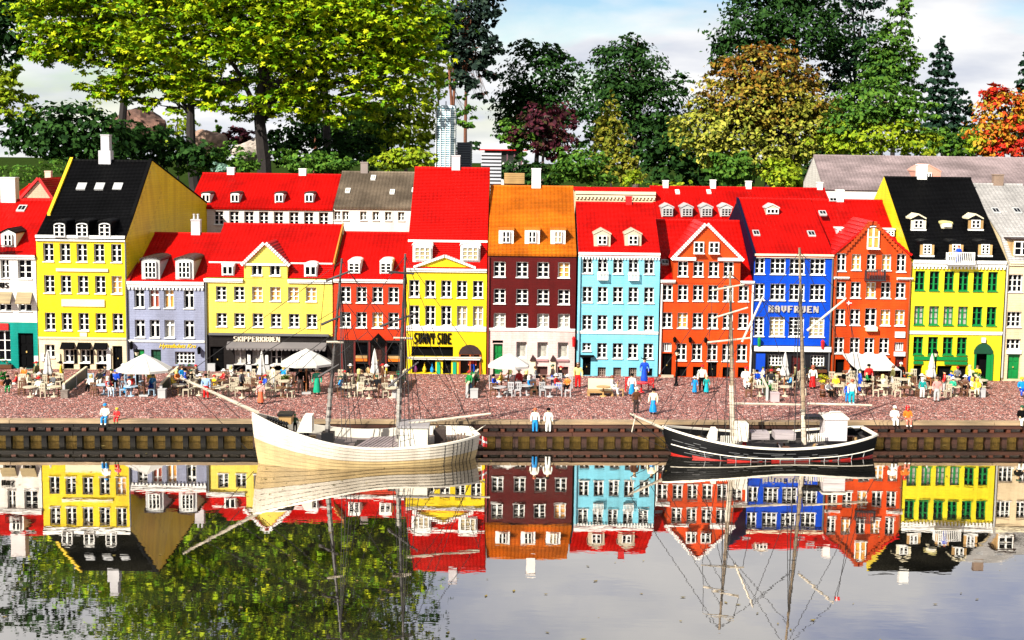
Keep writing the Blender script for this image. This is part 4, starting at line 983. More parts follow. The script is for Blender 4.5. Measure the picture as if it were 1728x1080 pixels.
o = MB(); o.quad([(h12.X0 - .001, D, h12.ze), (h12.X0 - .001, h12.Yr, h12.zr + .004), (h12.X0 - .001, 2 * h12.Yr - D, h12.ze)]); o.obj('side_wall', M_LIME, h12.t, h12.o)

# H13 beige
h13 = House('house', 'beige house with pale grey roof at the end of the row', 1699, 1800, 445, M_BEI, ref=1714)
h13.wins([1714, 1748, 1782], 463, 493, 24, 3, 3); h13.wins([1711.5, 1746, 1780], 526, 552, 24, 3, 3); h13.wins([1710.5], 572, 590, 24, 3, 2, sill=False); h13.door(1700, 1721, 597, 640, GREEN); h13.bar('door_head', 1698, 1723, 591, 597, WHITE, .006)
h13.cornice(441, 448, CREAM); h13.roof(R_GRY, 312, 1.10, brk=(398, 1.02)); h13.skylight(1680, 357, 12, 9); h13.skylight(1716, 357, 12, 9)
h13.dormer(1722, 405, 432, 30, TAN, R_BRN, top='flat', rows=2, over=.008); h13.chimney(1684, 296, 312, 16, mat('brown chimney', (.25, .17, .12), .5))

# ---------------- the row behind
b1 = House('house', 'long white house with red roof standing behind the tavern', 318, 562, 352, M_WHT, Y=D * 1.17, ref=440)
b1.wins([369, 395, 420, 445, 470, 496, 521, 546], 357, 380, 16, 2, 3); b1.roof(R_RED, 294, 1.05)
for xc in (348, 397, 471.5, 522): b1.dormer(xc, 328, 342, 15, WHITE, R_BRN, top='arch', rows=1, over=.002, ins=1)
b1.chimney(390, 284, 296, 12, WHITE); b1.chimney(511, 286, 298, 12, WHITE)
b2 = House('house', 'white house with mottled grey brown roof behind the scarlet house', 563, 712, 351, M_WHT, Y=D * 1.17, ref=630)
b2.wins([569, 583, 613, 634, 655, 677], 357, 372, 11, 2, 2); b2.roof(R_TAU, 291, 1.05); b2.chimney(615, 275, 294, 12, mat('brown grey chimney', (.25, .2, .18), .5))
for xc, yc in ((587, 323), (630, 301), (662, 325), (699, 322)): b2.skylight(xc, yc, 8, 7, WHITE, Kw)
b3 = House('house', 'low beige wall house with dentil cornice behind the pale blue house', 968, 1104, 323, M_BEI, Y=D * 1.16, ref=1040)
b3.cornice(323, 333, CREAM, .012, dentil=6); b3.roof(R_RED, 318, 1.03)
b4 = House('house', 'broad red roofed house with four dormers behind the orange gable', 1104, 1412, 376, M_RED, Y=D * 1.13, ref=1240)
b4.roof(R_RED, 317, 1.05)
for xc in (1126, 1159, 1192, 1225): b4.dormer(xc, 351, 366, 20, GREY, GREY, top='gable', rows=3, cols=3, over=.003, ins=1.5, fm=GREY)
for xc, yt in ((1123, 306), (1203, 305), (1263, 307), (1383, 309)): b4.chimney(xc, yt, 320, 9, WHITE)
for xc in (1143, 1196): b4.skylight(xc, 325, 7, 6, WHITE, Kw)
b4.cornice(374, 377, WHITE, .006)
b5 = House('house', 'very long house with lilac grey roof at the back of the town', 1384, 1900, 320, M_WHT, Y=D * 1.22, ref=1560)
b5.roof(R_LIL, 265, 1.09); b5.turn = math.radians(-7)
b5.dormer(1558, 290, 312, 40, mat('salmon brick', (.6, .28, .2), .5), mat('salmon brick', (.6, .28, .2), .5), top='gable', rows=2, over=.002, winw=10); b5.chimney(1558, 281, 300, 14, WHITE)
b5.skylight(1628, 305, 18, 8, mat('brown chimney', (.25, .17, .12), .5)) if False else None
b6 = House('house', 'small red roofed house with a salmon gable at the left back', 20, 98, 336, mat('salmon wall', (.66, .42, .28), .5, 'brick'), Y=D * 1.2, ref=62)
b6.roof(R_RED, 312, 1.04); front_gable(b6, 36, 88, 336, 66, 302, MATS['salmon wall'], RED, b6.Y * 1.05, R_RED, (), False); b6.chimney(82, 290, 306, 10, mat('salmon chimney', (.6, .4, .3), .5))
for hs in HOUSES: hs.wall(*hs.fin)
# the long back house stands a little askew: turn it about its near left corner
_v = Vector((b5.X0, b5.Y, 0)); _R = Matrix.Rotation(b5.turn, 3, 'Z'); b5.t.location = _v + _R @ (b5.t.location - _v); b5.t.rotation_euler.z = b5.turn
# ------------------------------------------------------------------ ships
SHIPW = mat('cream ship planking', (0.66, 0.55, 0.36), .5, 'brick', var=.14); SHIPW2 = mat('white ship rail', (0.78, 0.72, 0.60), .45, var=.06)
DECK = mat('grey brown deck', (0.17, 0.13, 0.12), .6, 'wood', var=.2); SHIPB = mat('black ship planking', (0.004, 0.004, 0.0045), .5, var=.2, spec=.06)
HULLRED = mat('red hull paint', (0.50, 0.012, 0.006), .4, var=.15); SPAR = mat('pale spar', (0.62, 0.54, 0.42), .5, 'wood', var=.1); SPARD = mat('grey weathered spar', (0.055, 0.045, 0.042), .5, 'wood', var=.3)
ROPE = mat('dark rope', (0.012, 0.010, 0.010), .8, var=.1); CHAR = mat('charcoal plastic', (.012, .012, .013), .5, spec=.1)
class Ship:
    def __init__(s, name, label, bow, stern, B, zb, zm, zs, full, wl, sternw, rake=.035):
        s.rake = rake
        s.bow, s.stern, s.B, s.zb, s.zm, s.zs, s.full, s.wl, s.sw = Vector(bow), Vector(stern), B, zb, zm, zs, full, wl, sternw
        s.ax = (s.stern - s.bow); s.L = s.ax.length; s.ax.normalize(); s.nx = Vector((-s.ax.y, s.ax.x, 0))
        s.loc = (s.bow + s.stern) / 2; s.t = thing(name, label, 'ship', s.loc); s.o = -s.loc
    def zr(s, t): return s.zm + (s.zb - s.zm) * max(0, 1 - t / .62) ** 2.1 + (s.zs - s.zm) * max(0, (t - .5) / .5) ** 1.8
    def hb(s, t):
        f = 1.0
        if t < s.full: f = math.sin(math.pi / 2 * t / s.full) ** .75
        if t > .72: f = min(f, s.sw + (1 - s.sw) * math.cos(math.pi / 2 * (t - .72) / .28) ** .8)
        return s.B * f
    def at(s, t, b, z): return s.bow + s.ax * (t * s.L) + s.nx * b + Vector((0, 0, z))
    def section(s, t, k, n):
        """k = 0 at the rail .. n below the water"""
        u = k / n; zr = s.zr(t); z = zr + (-.03 - zr) * u
        wb = s.hb(min(1, t)) * (1 - (1 - s.wl) * u ** 2.0)
        tt = t + (u ** 1.6) * (s.rake * (1 - t) ** 4) - u ** 1.5 * .03 * t ** 8
        return tt, wb, z
    def hull(s, m_, m2, n=9, st=44, red=None, low=None, cap=None, bul=.022, deckm=None, step=.0018, bulm=None):
        o = MB(); ts = [(i / st) ** 1.25 for i in range(st + 1)]
        for side in (-1, 1):
            for k in range(n):                      # lapped strakes
                for i in range(st):
                    pts = []
                    for (tt, kk, e) in ((ts[i], k, 0), (ts[i + 1], k, 0), (ts[i + 1], k + 1, step), (ts[i], k + 1, step)):
                        t_, b_, z_ = s.section(tt, kk, n); pts.append(s.at(t_, side * (b_ + e if b_ > .004 else b_), z_))
                    zc = (pts[0].z + pts[2].z) / 2
                    o.quad(pts if side > 0 else pts[::-1], 1 if ((red and zc < red) or (low and k >= low)) else 0)
                    q = []
                    for (tt, e) in ((ts[i], step), (ts[i + 1], step), (ts[i + 1], 0), (ts[i], 0)):
                        t_, b_, z_ = s.section(tt, k + 1, n); q.append(s.at(t_, side * (b_ + (e if b_ > .004 else 0)), z_))
                    o.quad(q if side > 0 else q[::-1], 1 if ((red and zc < red) or (low and k >= low)) else 0)
        # stern face
        for k in range(n):
            a = [s.section(1, k, n), s.section(1, k + 1, n)]
            o.quad([s.at(a[0][0], -a[0][1], a[0][2]), s.at(a[0][0], a[0][1], a[0][2]), s.at(a[1][0], a[1][1], a[1][2]), s.at(a[1][0], -a[1][1], a[1][2])], 1 if red and a[0][2] < red else 0)
        s.t_h = o.obj('hull', [m_, m2], s.t, s.o)
        o = MB(); w_ = .010                          # bulwark inner face and rail
        c = MB()
        for side in (-1, 1):
            for i in range(st):
                ps = []
                for tt in (ts[i], ts[i + 1]):
                    b_ = s.hb(tt); z_ = s.zr(tt); bi = max(0, b_ - w_ * .7); ps.append((tt, b_ + .002, bi, z_))
                (ta, ba, ia, za), (tb, bb, ib, zb_) = ps
                up = .006
                c.quad([s.at(ta, side * ba, za + up), s.at(tb, side * bb, zb_ + up), s.at(tb, side * ib, zb_ + up), s.at(ta, side * ia, za + up)])
                c.quad([s.at(ta, side * ba, za), s.at(tb, side * bb, zb_), s.at(tb, side * bb, zb_ + up), s.at(ta, side * ba, za + up)])
                c.quad([s.at(ta, side * ia, za + up), s.at(tb, side * ib, zb_ + up), s.at(tb, side * ib, zb_), s.at(ta, side * ia, za)])
                o.quad([s.at(ta, side * ia, za), s.at(tb, side * ib, zb_), s.at(tb, side * ib, zb_ - bul), s.at(ta, side * ia, za - bul)])
        b1 = s.hb(1); z1 = s.zr(1)
        c.box(0, 0, 0, 0, 0, 0) if False else None
        e0, e1 = s.at(1.004, -b1 - .002, z1), s.at(1.004, b1 + .002, z1); f0, f1 = s.at(.985, -b1, z1), s.at(.985, b1, z1); up = Vector((0, 0, .006))
        c.quad([e0 + up, e1 + up, f1 + up, f0 + up]); c.quad([e0, e1, e1 + up, e0 + up]); c.quad([f1, f0, f0 + up, f1 + up])
        o.obj('bulwark', bulm or cap or m_, s.t, s.o); c.obj('rail', cap or m_, s.t, s.o)
        d = MB(); np_ = 16                           # deck planks
        for i in range(st):
            ta, tb = ts[i], ts[i + 1]
            for j in range(np_):
                v0, v1 = -1 + 2 * j / np_, -1 + 2 * (j + .93) / np_; w2 = lambda t, v: max(0, s.hb(t) - w_ * .6) * v
                d.quad([s.at(ta, w2(ta, v0), s.zr(ta) - bul), s.at(tb, w2(tb, v0), s.zr(tb) - bul), s.at(tb, w2(tb, v1), s.zr(tb) - bul), s.at(ta, w2(ta, v1), s.zr(ta) - bul)])
            d.quad([s.at(ta, -max(0, s.hb(ta) - .004), s.zr(ta) - bul - .002), s.at(tb, -max(0, s.hb(tb) - .004), s.zr(tb) - bul - .002), s.at(tb, max(0, s.hb(tb) - .004), s.zr(tb) - bul - .002), s.at(ta, max(0, s.hb(ta) - .004), s.zr(ta) - bul - .002)])
        d.obj('deck', deckm or DECK, s.t, s.o)
    def zd(s, t): return s.zr(t) - .022
    def yc(s, X):
        t = (X - s.bow.x) / (s.stern.x - s.bow.x); return s.bow.y + (s.stern.y - s.bow.y) * t
    def px(s, px, py, off=0.0):
        """picture point taken in the ship's centre plane (off: metres nearer or farther)"""
        Y = s.loc.y
        for _ in range(4): Y = s.yc(P(px, py, Y).x) + off
        return P(px, py, Y)
    def spar(s, name, a, b, r0, r1, m_, offa=0., offb=0., bands=0, n=7):
        A, B_ = s.px(*a, offa), s.px(*b, offb); o = MB()
        if bands:
            pts = [A.lerp(B_, i / (bands * 2)) for i in range(bands * 2 + 1)]
            for i in range(bands * 2): rr = r0 + (r1 - r0) * i / (bands * 2); o.tube([pts[i], pts[i + 1]], rr * (1.15 if i % 2 else .92), n)
        else: o.tube([A, A.lerp(B_, .5), B_], [r0, (r0 + r1) / 2, r1], n)
        return o.obj(name, m_, s.t, s.o)
    def rope(s, a, b, offa=0., offb=0., r=.0011, sag=.0, m_=None):
        A, B_ = s.px(*a, offa), s.px(*b, offb); o = MB(); mid = A.lerp(B_, .5) - Vector((0, 0, sag)); o.tube([A, mid, B_], r, 3, caps=False); return o.obj('rope', m_ or ROPE, s.t, s.o)
    def shrouds(s, top, feet, off, rung=8):
        T = s.px(*top); o = MB(); F_ = [s.px(*f, off) for f in feet]
        for f in F_: o.tube([T, f], .0012, 3, caps=False)
        for k in range(1, rung):
            u = k / rung * .75; o.tube([F_[0].lerp(T, u), F_[-1].lerp(T, u)], .0008, 3, caps=False)
        o.obj('shrouds', ROPE, s.t, s.o)
    def house_box(s, name, px0, px1, ytop, ybot, dep, m_, rm=None, off=0., slant=.0):
        A = s.px(px0, ybot, off); B_ = s.px(px1, ybot, off); top = s.px(px0, ytop, off); o = MB(); y = A.y
        o.prism([(A.x, A.z), (B_.x, A.z), (B_.x, top.z), (A.x + slant, top.z)], 'y', y, y + dep); h_ = o.obj(name, m_, s.t, s.o)
        if rm: q = MB(); q.box(A.x + slant - .004, B_.x + .004, y - .005, y + dep + .005, top.z + .0003, top.z + .006); q.obj('roof', rm, h_)
        return h_
    def barrel(s, px, py, off, m_, r=.008, h_=.018): pass

b0 = G(429, 786, 0); s0 = G(806, 781, 0)
ws = Ship('sailing_ship', 'cream white two masted sailing ship moored bow to the west with a plank covered hold', (b0.x - .012, b0.y + .035, 0), (s0.x - .012, s0.y + .125, 0), .150, .152, .055, .070, .42, .86, .42)
ws.hull(mat('white ship planking', (.56, .50, .40), .5, 'brick', var=.1), mat('yellowed ship planking', (.50, .36, .16), .5, 'brick', var=.2), n=10, low=4, cap=SHIPW2)
# hold covered by boards laid athwart, each a board
A = ws.px(594, 757, -.06); B_ = ws.px(672, 757, -.06); nb = 11
for i in range(nb):
    t = i / nb; xa = A.x + (B_.x - A.x) * t; xb = A.x + (B_.x - A.x) * (t + .70 / nb); y0 = ws.yc(xa) - .085; y1 = ws.yc(xa) + .085; zz = ws.zm - .006
    o = MB(); dx_ = .0; o.quad([(xa, y0, zz - .004), (xb, y0, zz - .004), (xb, y0, zz), (xa, y0, zz)]); o.quad([(xa, y0, zz), (xb, y0, zz), (xb + .045, y1, zz + .004), (xa + .045, y1, zz + .004)])
    o.quad([(xa, y0, zz - .004), (xa, y0, zz), (xa + .045, y1, zz + .004), (xa + .045, y1, zz)]); o.quad([(xb, y0, zz), (xb, y0, zz - .004), (xb + .045, y1, zz), (xb + .045, y1, zz + .004)]); o.obj('hatch_board', mat('lilac grey board', (.27, .22, .22), .6, 'wood'), ws.t, ws.o)
o = MB(); o.box(A.x, B_.x + .03, ws.yc(A.x) - .083, ws.yc(A.x) + .083, -.01, ws.zm - .0115); o.obj('hatch_coaming', CHAR, ws.t, ws.o)
ws.house_box('deck_house', 672, 722, 722, 762, .11, SHIPW2, mat('grey deckhouse roof', (.3, .28, .28), .5), -.07, slant=.0)
ws.house_box('cabin', 500, 527, 702, 730, .05, SHIPW2, None, -.02, slant=.022)
ws.house_box('hatch', 470, 492, 702, 716, .05, TAN, CHAR, -.0); ws.house_box('winch', 542, 563, 731, 747, .04, CHAR, None, -.02)
o = MB(); c = ws.px(704, 741, -.0735); o.tube([c, c + Vector((0, -.004, 0))], .0065, 12); o.obj('porthole', BLACK, ws.t, ws.o)
ws.house_box('skylight_box', 733, 752, 724, 752, .05, mat('dark brown box', (.04, .025, .02), .5), None, -.05)
for i in range(7):
    c = ws.px(748 + i * 5.5, 748 - i * 1.2, -.05); o = MB(); o.box(c.x, c.x + .0055, c.y, c.y + .10, c.z - .004, c.z + .001); o.obj('deck_slat', mat('brown slat', (.2, .13, .09), .6, 'wood'), ws.t, ws.o)
for i in range(9):                                    # dark seams of the stern quarter
    x_ = 754 + i * 6.2
    t = .82 + i * .02; pts = []
    for k in range(7): tt, b_, z_ = ws.section(min(t, .995), k, 7); pts.append(ws.at(tt, -b_ - .0012, z_))
    if i in (0, 2, 3, 4, 5, 6, 7): o = MB(); o.tube(pts, .0012, 4); o.obj('stern_seam', ROPE, ws.t, ws.o)
ws.spar('bowsprit', (436, 697), (304, 637), .0062, .0036, SPAR)
ws.spar('mast', (552, 738), (577, 436), .0070, .0030, SPARD, bands=16); ws.spar('mast', (672, 752), (684, 428), .0070, .0030, SPARD, bands=16)
SPARG = mat('banded grey spar', (.34, .31, .27), .5, 'wood', var=.3)
ws.spar('mast_foot', (551.5, 742), (558, 655), .0078, .0070, SPARG, bands=7); ws.spar('mast_foot', (671.5, 754), (674, 655), .0078, .0070, SPARG, bands=7)
for a, b in (((550, 474), (590, 458)), ((542, 548), (588, 528)), ((537, 636), (572, 615)), ((641, 551), (702, 529)), ((655, 653), (706, 611)), ((656, 459), (699, 462))): ws.spar('yard', a, b, .0042, .0030, SPARD, -.012, -.012)
ws.spar('gaff', (688, 604), (812, 604), .0036, .0034, SPAR, -.02, -.02); ws.spar('boom', (690, 715), (828, 698), .0046, .0034, SPAR, -.03, -.03)
for a, b in (((560, 577), (566, 577)), ((668, 570), (692, 571)), ((555, 577), (575, 578))): ws.spar('crosstree', (a[0] - 4, a[1]), (b[0] + 4, b[1]), .0030, .0030, SPAR, -.01, -.01)
for a, b in (((577, 440), (306, 638)), ((572, 520), (345, 655)), ((566, 560), (400, 682)), ((564, 570), (440, 690)), ((577, 440), (684, 600)), ((590, 460), (672, 560)), ((684, 432), (800, 600)),
             ((684, 432), (566, 590)), ((684, 540), (568, 740)), ((700, 530), (796, 722)), ((812, 604), (770, 712)), ((690, 604), (720, 560)), ((684, 432), (794, 724)), ((548, 474), (540, 560)), ((588, 530), (640, 690)),
             ((686, 560), (760, 660)), ((684, 640), (752, 735)), ((303, 640), (428, 770)), ((355, 658), (405, 706)), ((684, 450), (700, 604)), ((810, 606), (828, 700)), ((575, 500), (668, 620)), ((570, 600), (620, 560))):
    ws.rope(a, b, -.0, -.01)
ws.shrouds((573, 480), [(577, 742), (585, 744), (593, 747)], -.10); ws.shrouds((682, 480), [(662, 762), (672, 763), (683, 762), (694, 761)], -.10); ws.shrouds((682, 480), [(690, 720), (700, 721), (712, 722)], .10, 6); ws.shrouds((573, 480), [(600, 716), (610, 717)], .10, 6)
o = MB(); c = ws.px(800, 728, 0); 
o.tube([ws.at(1.0, 0, ws.zs), ws.at(1.05, 0, ws.zs + .022)], .0018, 5); fs = o.obj('flagstaff', SPAR, ws.t, ws.o)
o = MB(); f0 = ws.at(1.0, -.055, ws.zs + .004)
for i in range(6):
    for j in range(5):
        pa = [f0 + Vector((i * .0042, math.sin((i) * 1.3) * .005, -j * .0060 - i * .002)), f0 + Vector(((i + 1) * .0042, math.sin((i + 1) * 1.3) * .005, -j * .0060 - (i + 1) * .002)), f0 + Vector(((i + 1) * .0042, math.sin((i + 1) * 1.3) * .005, -(j + 1) * .0060 - (i + 1) * .002)), f0 + Vector((i * .0042, math.sin(i * 1.3) * .005, -(j + 1) * .0060 - i * .002))]
        o.quad(pa, 1 if (i == 2 or j == 2) else 0)
fl = o.obj('ensign', [RED, WHITE], fs)
# coil of dark chain on the fore deck
for i in range(16):
    c = ws.px(452 + (i % 8) * 4.5, 702 + (i // 8) * 7 + (i % 8) * 1.5, -.01 + .02 * (i // 8)); o = MB(); o.lathe([(.001, c.z - .012), (.007, c.z - .006), (.001, c.z + .002)], c.x, c.y, 6); o.obj('chain_heap', CHAR, ws.t, ws.o)

b0 = G(1140, 775, 0); s0 = G(1470, 776, 0)
bs = Ship('sailing_ship', 'black two masted sailing ship with red waterline, white rail and wheelhouse', (P(1119, 722, G(1140, 775, 0).y + .05).x, b0.y + .075, 0), (s0.x + .022, s0.y + .12, 0), .135, .086, .036, .066, .40, .80, .5, .075)
bs.hull(SHIPB, HULLRED, n=13, red=.0045, cap=SHIPW2, step=.0022, deckm=mat('dark tarred deck', (.05, .04, .036), .7, 'wood', var=.3), bulm=CHAR)
for u0, m_ in ((.40, SHIPW2),):                      # white band round the hull
    o = MB(); pts = []
    for i in range(31):
        t = .02 + i / 30 * .97; tt, b_, z_ = bs.section(t, 5.4, 13); pts.append(bs.at(tt, -b_ - .003, z_))
    o.tube(pts, .0016, 4); o.obj('hull_band', SHIPW2, bs.t, bs.o)
for i in range(12):
    t = .16 + i * .07; o = MB(); pts = []
    for k in (5.6, 6.8, 8.0): tt, b_, z_ = bs.section(t, k, 13); pts.append(bs.at(tt, -b_ - .003, z_))
    o.tube(pts, .0011, 4); o.obj('chain_plate', GREY, bs.t, bs.o)
for i in range(60):                                   # chafed grey bricks at the bow and low on the side
    t = random.uniform(.03, .8); k = random.choice([2.4, 3.4, 4.4, 6.5, 7.5, 8.5]); tt, b_, z_ = bs.section(t, k, 13); c = bs.at(tt, -b_ - .0025, z_); tt2, b2, z2 = bs.section(t + random.uniform(.02, .07), k, 13); c2 = bs.at(tt2, -b2 - .0025, z2)
    o = MB(); o.tube([c, c2], .0009, 4); o.obj('chafed_plank', mat('chafed grey', (.12, .12, .12), .6), bs.t, bs.o)
bs.spar('bowsprit', (1135, 730), (1063, 698), .0058, .0030, SPAR); bs.spar('dolphin_striker', (1072, 704), (1066, 729), .002, .0018, SPAR)
SPARB = mat('brown spar', (.30, .22, .14), .5, 'wood', var=.3)
bs.spar('mast', (1237, 750), (1232, 458), .0076, .0034, SPARB, bands=14); bs.spar('mast', (1357, 748), (1349, 418), .0076, .0032, SPARB, bands=16)
bs.spar('mast_foot', (1237, 752), (1234.5, 650), .0088, .0080, SPAR); bs.spar('mast_foot', (1357, 750), (1354.5, 690), .0088, .0082, SPAR)
for a, b in (((1202, 490), (1256, 480)), ((1200, 538), (1262, 519)), ((1194, 578), (1268, 570))): bs.spar('yard', a, b, .0034, .0026, SPAR, -.012, -.012)
bs.spar('gaff', (1252, 577), (1288, 500), .0040, .0030, SPAR, -.01, -.01); bs.spar('gaff', (1362, 558), (1427, 504), .0042, .0032, SPAR, -.01, -.01)
bs.spar('boom', (1240, 681), (1352, 683), .0036, .0034, SPAR, -.03, -.03); bs.spar('boom', (1362, 681), (1471, 684), .0036, .0034, SPAR, -.03, -.03)
for a, b in (((1232, 460), (1066, 699)), ((1233, 500), (1100, 716)), ((1234, 540), (1118, 722)), ((1232, 460), (1204, 489)), ((1232, 460), (1254, 481)), ((1202, 490), (1200, 538)), ((1200, 538), (1196, 578)), ((1256, 480), (1262, 519)),
             ((1232, 462), (1349, 560)), ((1349, 424), (1236, 600)), ((1349, 424), (1427, 504)), ((1427, 506), (1465, 682)), ((1433, 512), (1448, 680)), ((1288, 502), (1345, 560)), ((1286, 504), (1342, 680)), ((1252, 577), (1349, 470)),
             ((1196, 578), (1215, 745)), ((1266, 571), (1290, 745)), ((1064, 700), (1120, 745)), ((1066, 729), (1150, 770)), ((1064, 701), (1145, 765)), ((1349, 424), (1480, 720)), ((1240, 690), (1290, 742)), ((1356, 600), (1400, 742)), ((1236, 620), (1160, 735)), ((1234, 560), (1180, 742))):
    bs.rope(a, b, 0, -.01)
bs.shrouds((1233, 500), [(1224, 744), (1234, 745), (1246, 746)], -.11, 9); bs.shrouds((1350, 480), [(1340, 744), (1352, 744), (1366, 743)], -.11, 9); bs.shrouds((1233, 500), [(1222, 722), (1231, 722)], .10, 6); bs.shrouds((1350, 480), [(1330, 718), (1342, 718)], .10, 6)
bs.house_box('wheelhouse', 1392, 1428, 708, 744, .085, mat('lilac white planking', (.62, .56, .56), .5, 'wood'), SHIPW2, -.055); bs.house_box('wheelhouse_top', 1402, 1424, 699, 707, .06, SHIPW2, None, -.03, slant=.01)
bs.house_box('companionway', 1196, 1210, 725, 743, .05, SHIPW2, None, -.05, slant=.012); bs.house_box('hatch', 1268, 1298, 731, 742, .06, mat('dusty lilac box', (.36, .31, .31), .6, 'wood'), None, -.04); bs.house_box('hatch', 1308, 1342, 731, 742, .06, MATS['dusty lilac box'], None, -.04)
bs.house_box('chart_table', 1358, 1388, 703, 708, .05, CHAR, None, -.02); bs.house_box('fore_house', 1242, 1262, 715, 745, .05, SHIPW2, None, -.05, slant=.0)
for i in range(10):
    c = bs.px(1362 + i * 3.1, 744 - i * .2, -.075); o = MB(); o.box(c.x, c.x + .0025, c.y, c.y + .0025, c.z - .004, c.z + .022); o.obj('rail_stanchion', SHIPW2, bs.t, bs.o)
for i in range(10):
    c = bs.px(1216 + i * 3.2, 746, -.075); o = MB(); o.box(c.x, c.x + .0025, c.y, c.y + .0025, c.z - .004, c.z + .02); o.obj('rail_stanchion', SHIPW2, bs.t, bs.o)
fl = bs.px(1429, 508, -.01); o = MB(); w2, h2_ = .016, .012
for (x0, x1, m_) in ((0, .3, 0), (.3, .45, 1), (.45, 1, 0)):
    for (z0, z1, m2) in ((0, .4, 0), (.4, .6, 1), (.6, 1, 0)): o.box(fl.x + x0 * w2, fl.x + x1 * w2, fl.y - .0005, fl.y + .0005, fl.z - z1 * h2_, fl.z - z0 * h2_, 1 if (m_ or m2) else 0)
o.obj('ensign', [RED, WHITE], bs.t, bs.o)

rdc = random.Random(9)
for sh, n_, t0, t1 in ((ws, 16, .12, .93), (bs, 30, .12, .95)):      # coils, casks, blocks and lockers on the decks
    for i in range(n_):
        t = rdc.uniform(t0, t1); w2 = sh.hb(t) - .022
        if w2 < .01: continue
        bb = rdc.uniform(-1, 1) * w2
        if sh is ws and .40 < t < .66 and abs(bb) < .1: bb = math.copysign(.105, bb)
        c = sh.at(t, bb, sh.zd(t)); o = MB(); kk = i % 3; m_ = rdc.choice([CHAR, BROWN, TAN, GREY, MATS['dusty lilac box'], SPARG])
        if kk == 0: o.lathe([(.007, c.z), (.0088, c.z + .008), (.007, c.z + .016)], c.x, c.y, 9); nm = 'cask'
        elif kk == 1: sx_, sy_ = rdc.uniform(.006, .014), rdc.uniform(.005, .01); o.box(c.x - sx_, c.x + sx_, c.y - sy_, c.y + sy_, c.z, c.z + rdc.uniform(.008, .016)); nm = 'locker'
        else:
            for r_ in (.010, .0085, .007): o.tube([(c.x + r_ * math.cos(a_ * .7), c.y + r_ * math.sin(a_ * .7), c.z + .002 + (.010 - r_) * 2) for a_ in range(10)], .0012, 4)
            nm = 'rope_coil'; m_ = rdc.choice([TAN, ROPE])
        o.obj(nm, m_, sh.t, sh.o)
# ------------------------------------------------------------------ figures: small brick-built townspeople
BODY = {}
def body_mesh(pose):
    """one continuous figure grown over a skeleton; height 1 standing. faces -y. slots: skin, top, legs, shoes"""
    if pose in BODY: return BODY[pose]
    S = pose != 'stand'; dz = 0
    hipz = .50
    V = {'pel': (0, 0, hipz), 'bel': (0, 0, .60), 'che': (0, 0, .74), 'nek': (0, 0, .835), 'hd0': (0, -.004, .875), 'hd1': (0, -.006, .97)}
    R = {'pel': (.095, .075), 'bel': (.085, .065), 'che': (.115, .075), 'nek': (.042, .042), 'hd0': (.062, .068), 'hd1': (.062, .066)}
    E = [('pel', 'bel'), ('bel', 'che'), ('che', 'nek'), ('nek', 'hd0'), ('hd0', 'hd1')]
    for sx, n in ((-1, 'L'), (1, 'R')):
        if pose == 'stand':
            V.update({'th' + n: (sx * .06, 0, .44), 'kn' + n: (sx * .068, -.006, .27), 'an' + n: (sx * .07, .0, .06), 'to' + n: (sx * .078, -.07, .03)})
        elif pose == 'sit':
            V.update({'th' + n: (sx * .06, -.05, .49), 'kn' + n: (sx * .072, -.24, .49), 'an' + n: (sx * .072, -.25, .29), 'to' + n: (sx * .076, -.32, .26)})
        R.update({'th' + n: (.066, .066), 'kn' + n: (.052, .052), 'an' + n: (.040, .042), 'to' + n: (.036, .026)})
        E += [('pel', 'th' + n), ('th' + n, 'kn' + n), ('kn' + n, 'an' + n), ('an' + n, 'to' + n)]
        if pose == 'stand': V.update({'sh' + n: (sx * .125, 0, .775), 'el' + n: (sx * .165, .005, .63), 'wr' + n: (sx * .165, -.05, .50), 'ha' + n: (sx * .160, -.07, .45)})
        else: V.update({'sh' + n: (sx * .125, 0, .775), 'el' + n: (sx * .16, -.03, .64), 'wr' + n: (sx * .12, -.16, .60), 'ha' + n: (sx * .10, -.21, .60)})
        R.update({'sh' + n: (.05, .05), 'el' + n: (.040, .040), 'wr' + n: (.032, .032), 'ha' + n: (.030, .022)})
        E += [('che', 'sh' + n), ('sh' + n, 'el' + n), ('el' + n, 'wr' + n), ('wr' + n, 'ha' + n)]
    names = list(V); me = bpy.data.meshes.new('sk'); me.from_pydata([V[n] for n in names], [(names.index(a), names.index(b)) for a, b in E], [])
    ob = bpy.data.objects.new('sk', me); COL.objects.link(ob)
    ob.modifiers.new('s', 'SKIN'); 
    for i, n in enumerate(names): me.skin_vertices[0].data[i].radius = R[n]; me.skin_vertices[0].data[i].use_root = (n == 'pel')
    sb = ob.modifiers.new('d', 'SUBSURF'); sb.levels = 1
    dg_ = bpy.context.evaluated_depsgraph_get(); dg_.update(); out_ = bpy.data.meshes.new_from_object(ob.evaluated_get(dg_)); bpy.data.objects.remove(ob)
    out_.name = 'body_' + pose
    for m_ in (SKIN, WHITE, BLUE, BLACK): out_.materials.append(m_)
    idx = []
    for p in out_.polygons:
        c = p.center; k = 1
        if c.z > .835: k = 0
        elif pose == 'stand': k = 0 if (abs(c.x) > .12 and c.z < .49) else (3 if c.z < .065 else (2 if c.z < .53 and abs(c.x) < .13 else 1))
        else: k = 0 if (c.y < -.17 and c.z > .55) else (3 if c.z < .30 else (2 if c.z < .555 else 1))
        idx.append(k)
    out_.polygons.foreach_set('material_index', idx); out_.update()
    BODY[pose] = out_; return out_
HAIR = {}
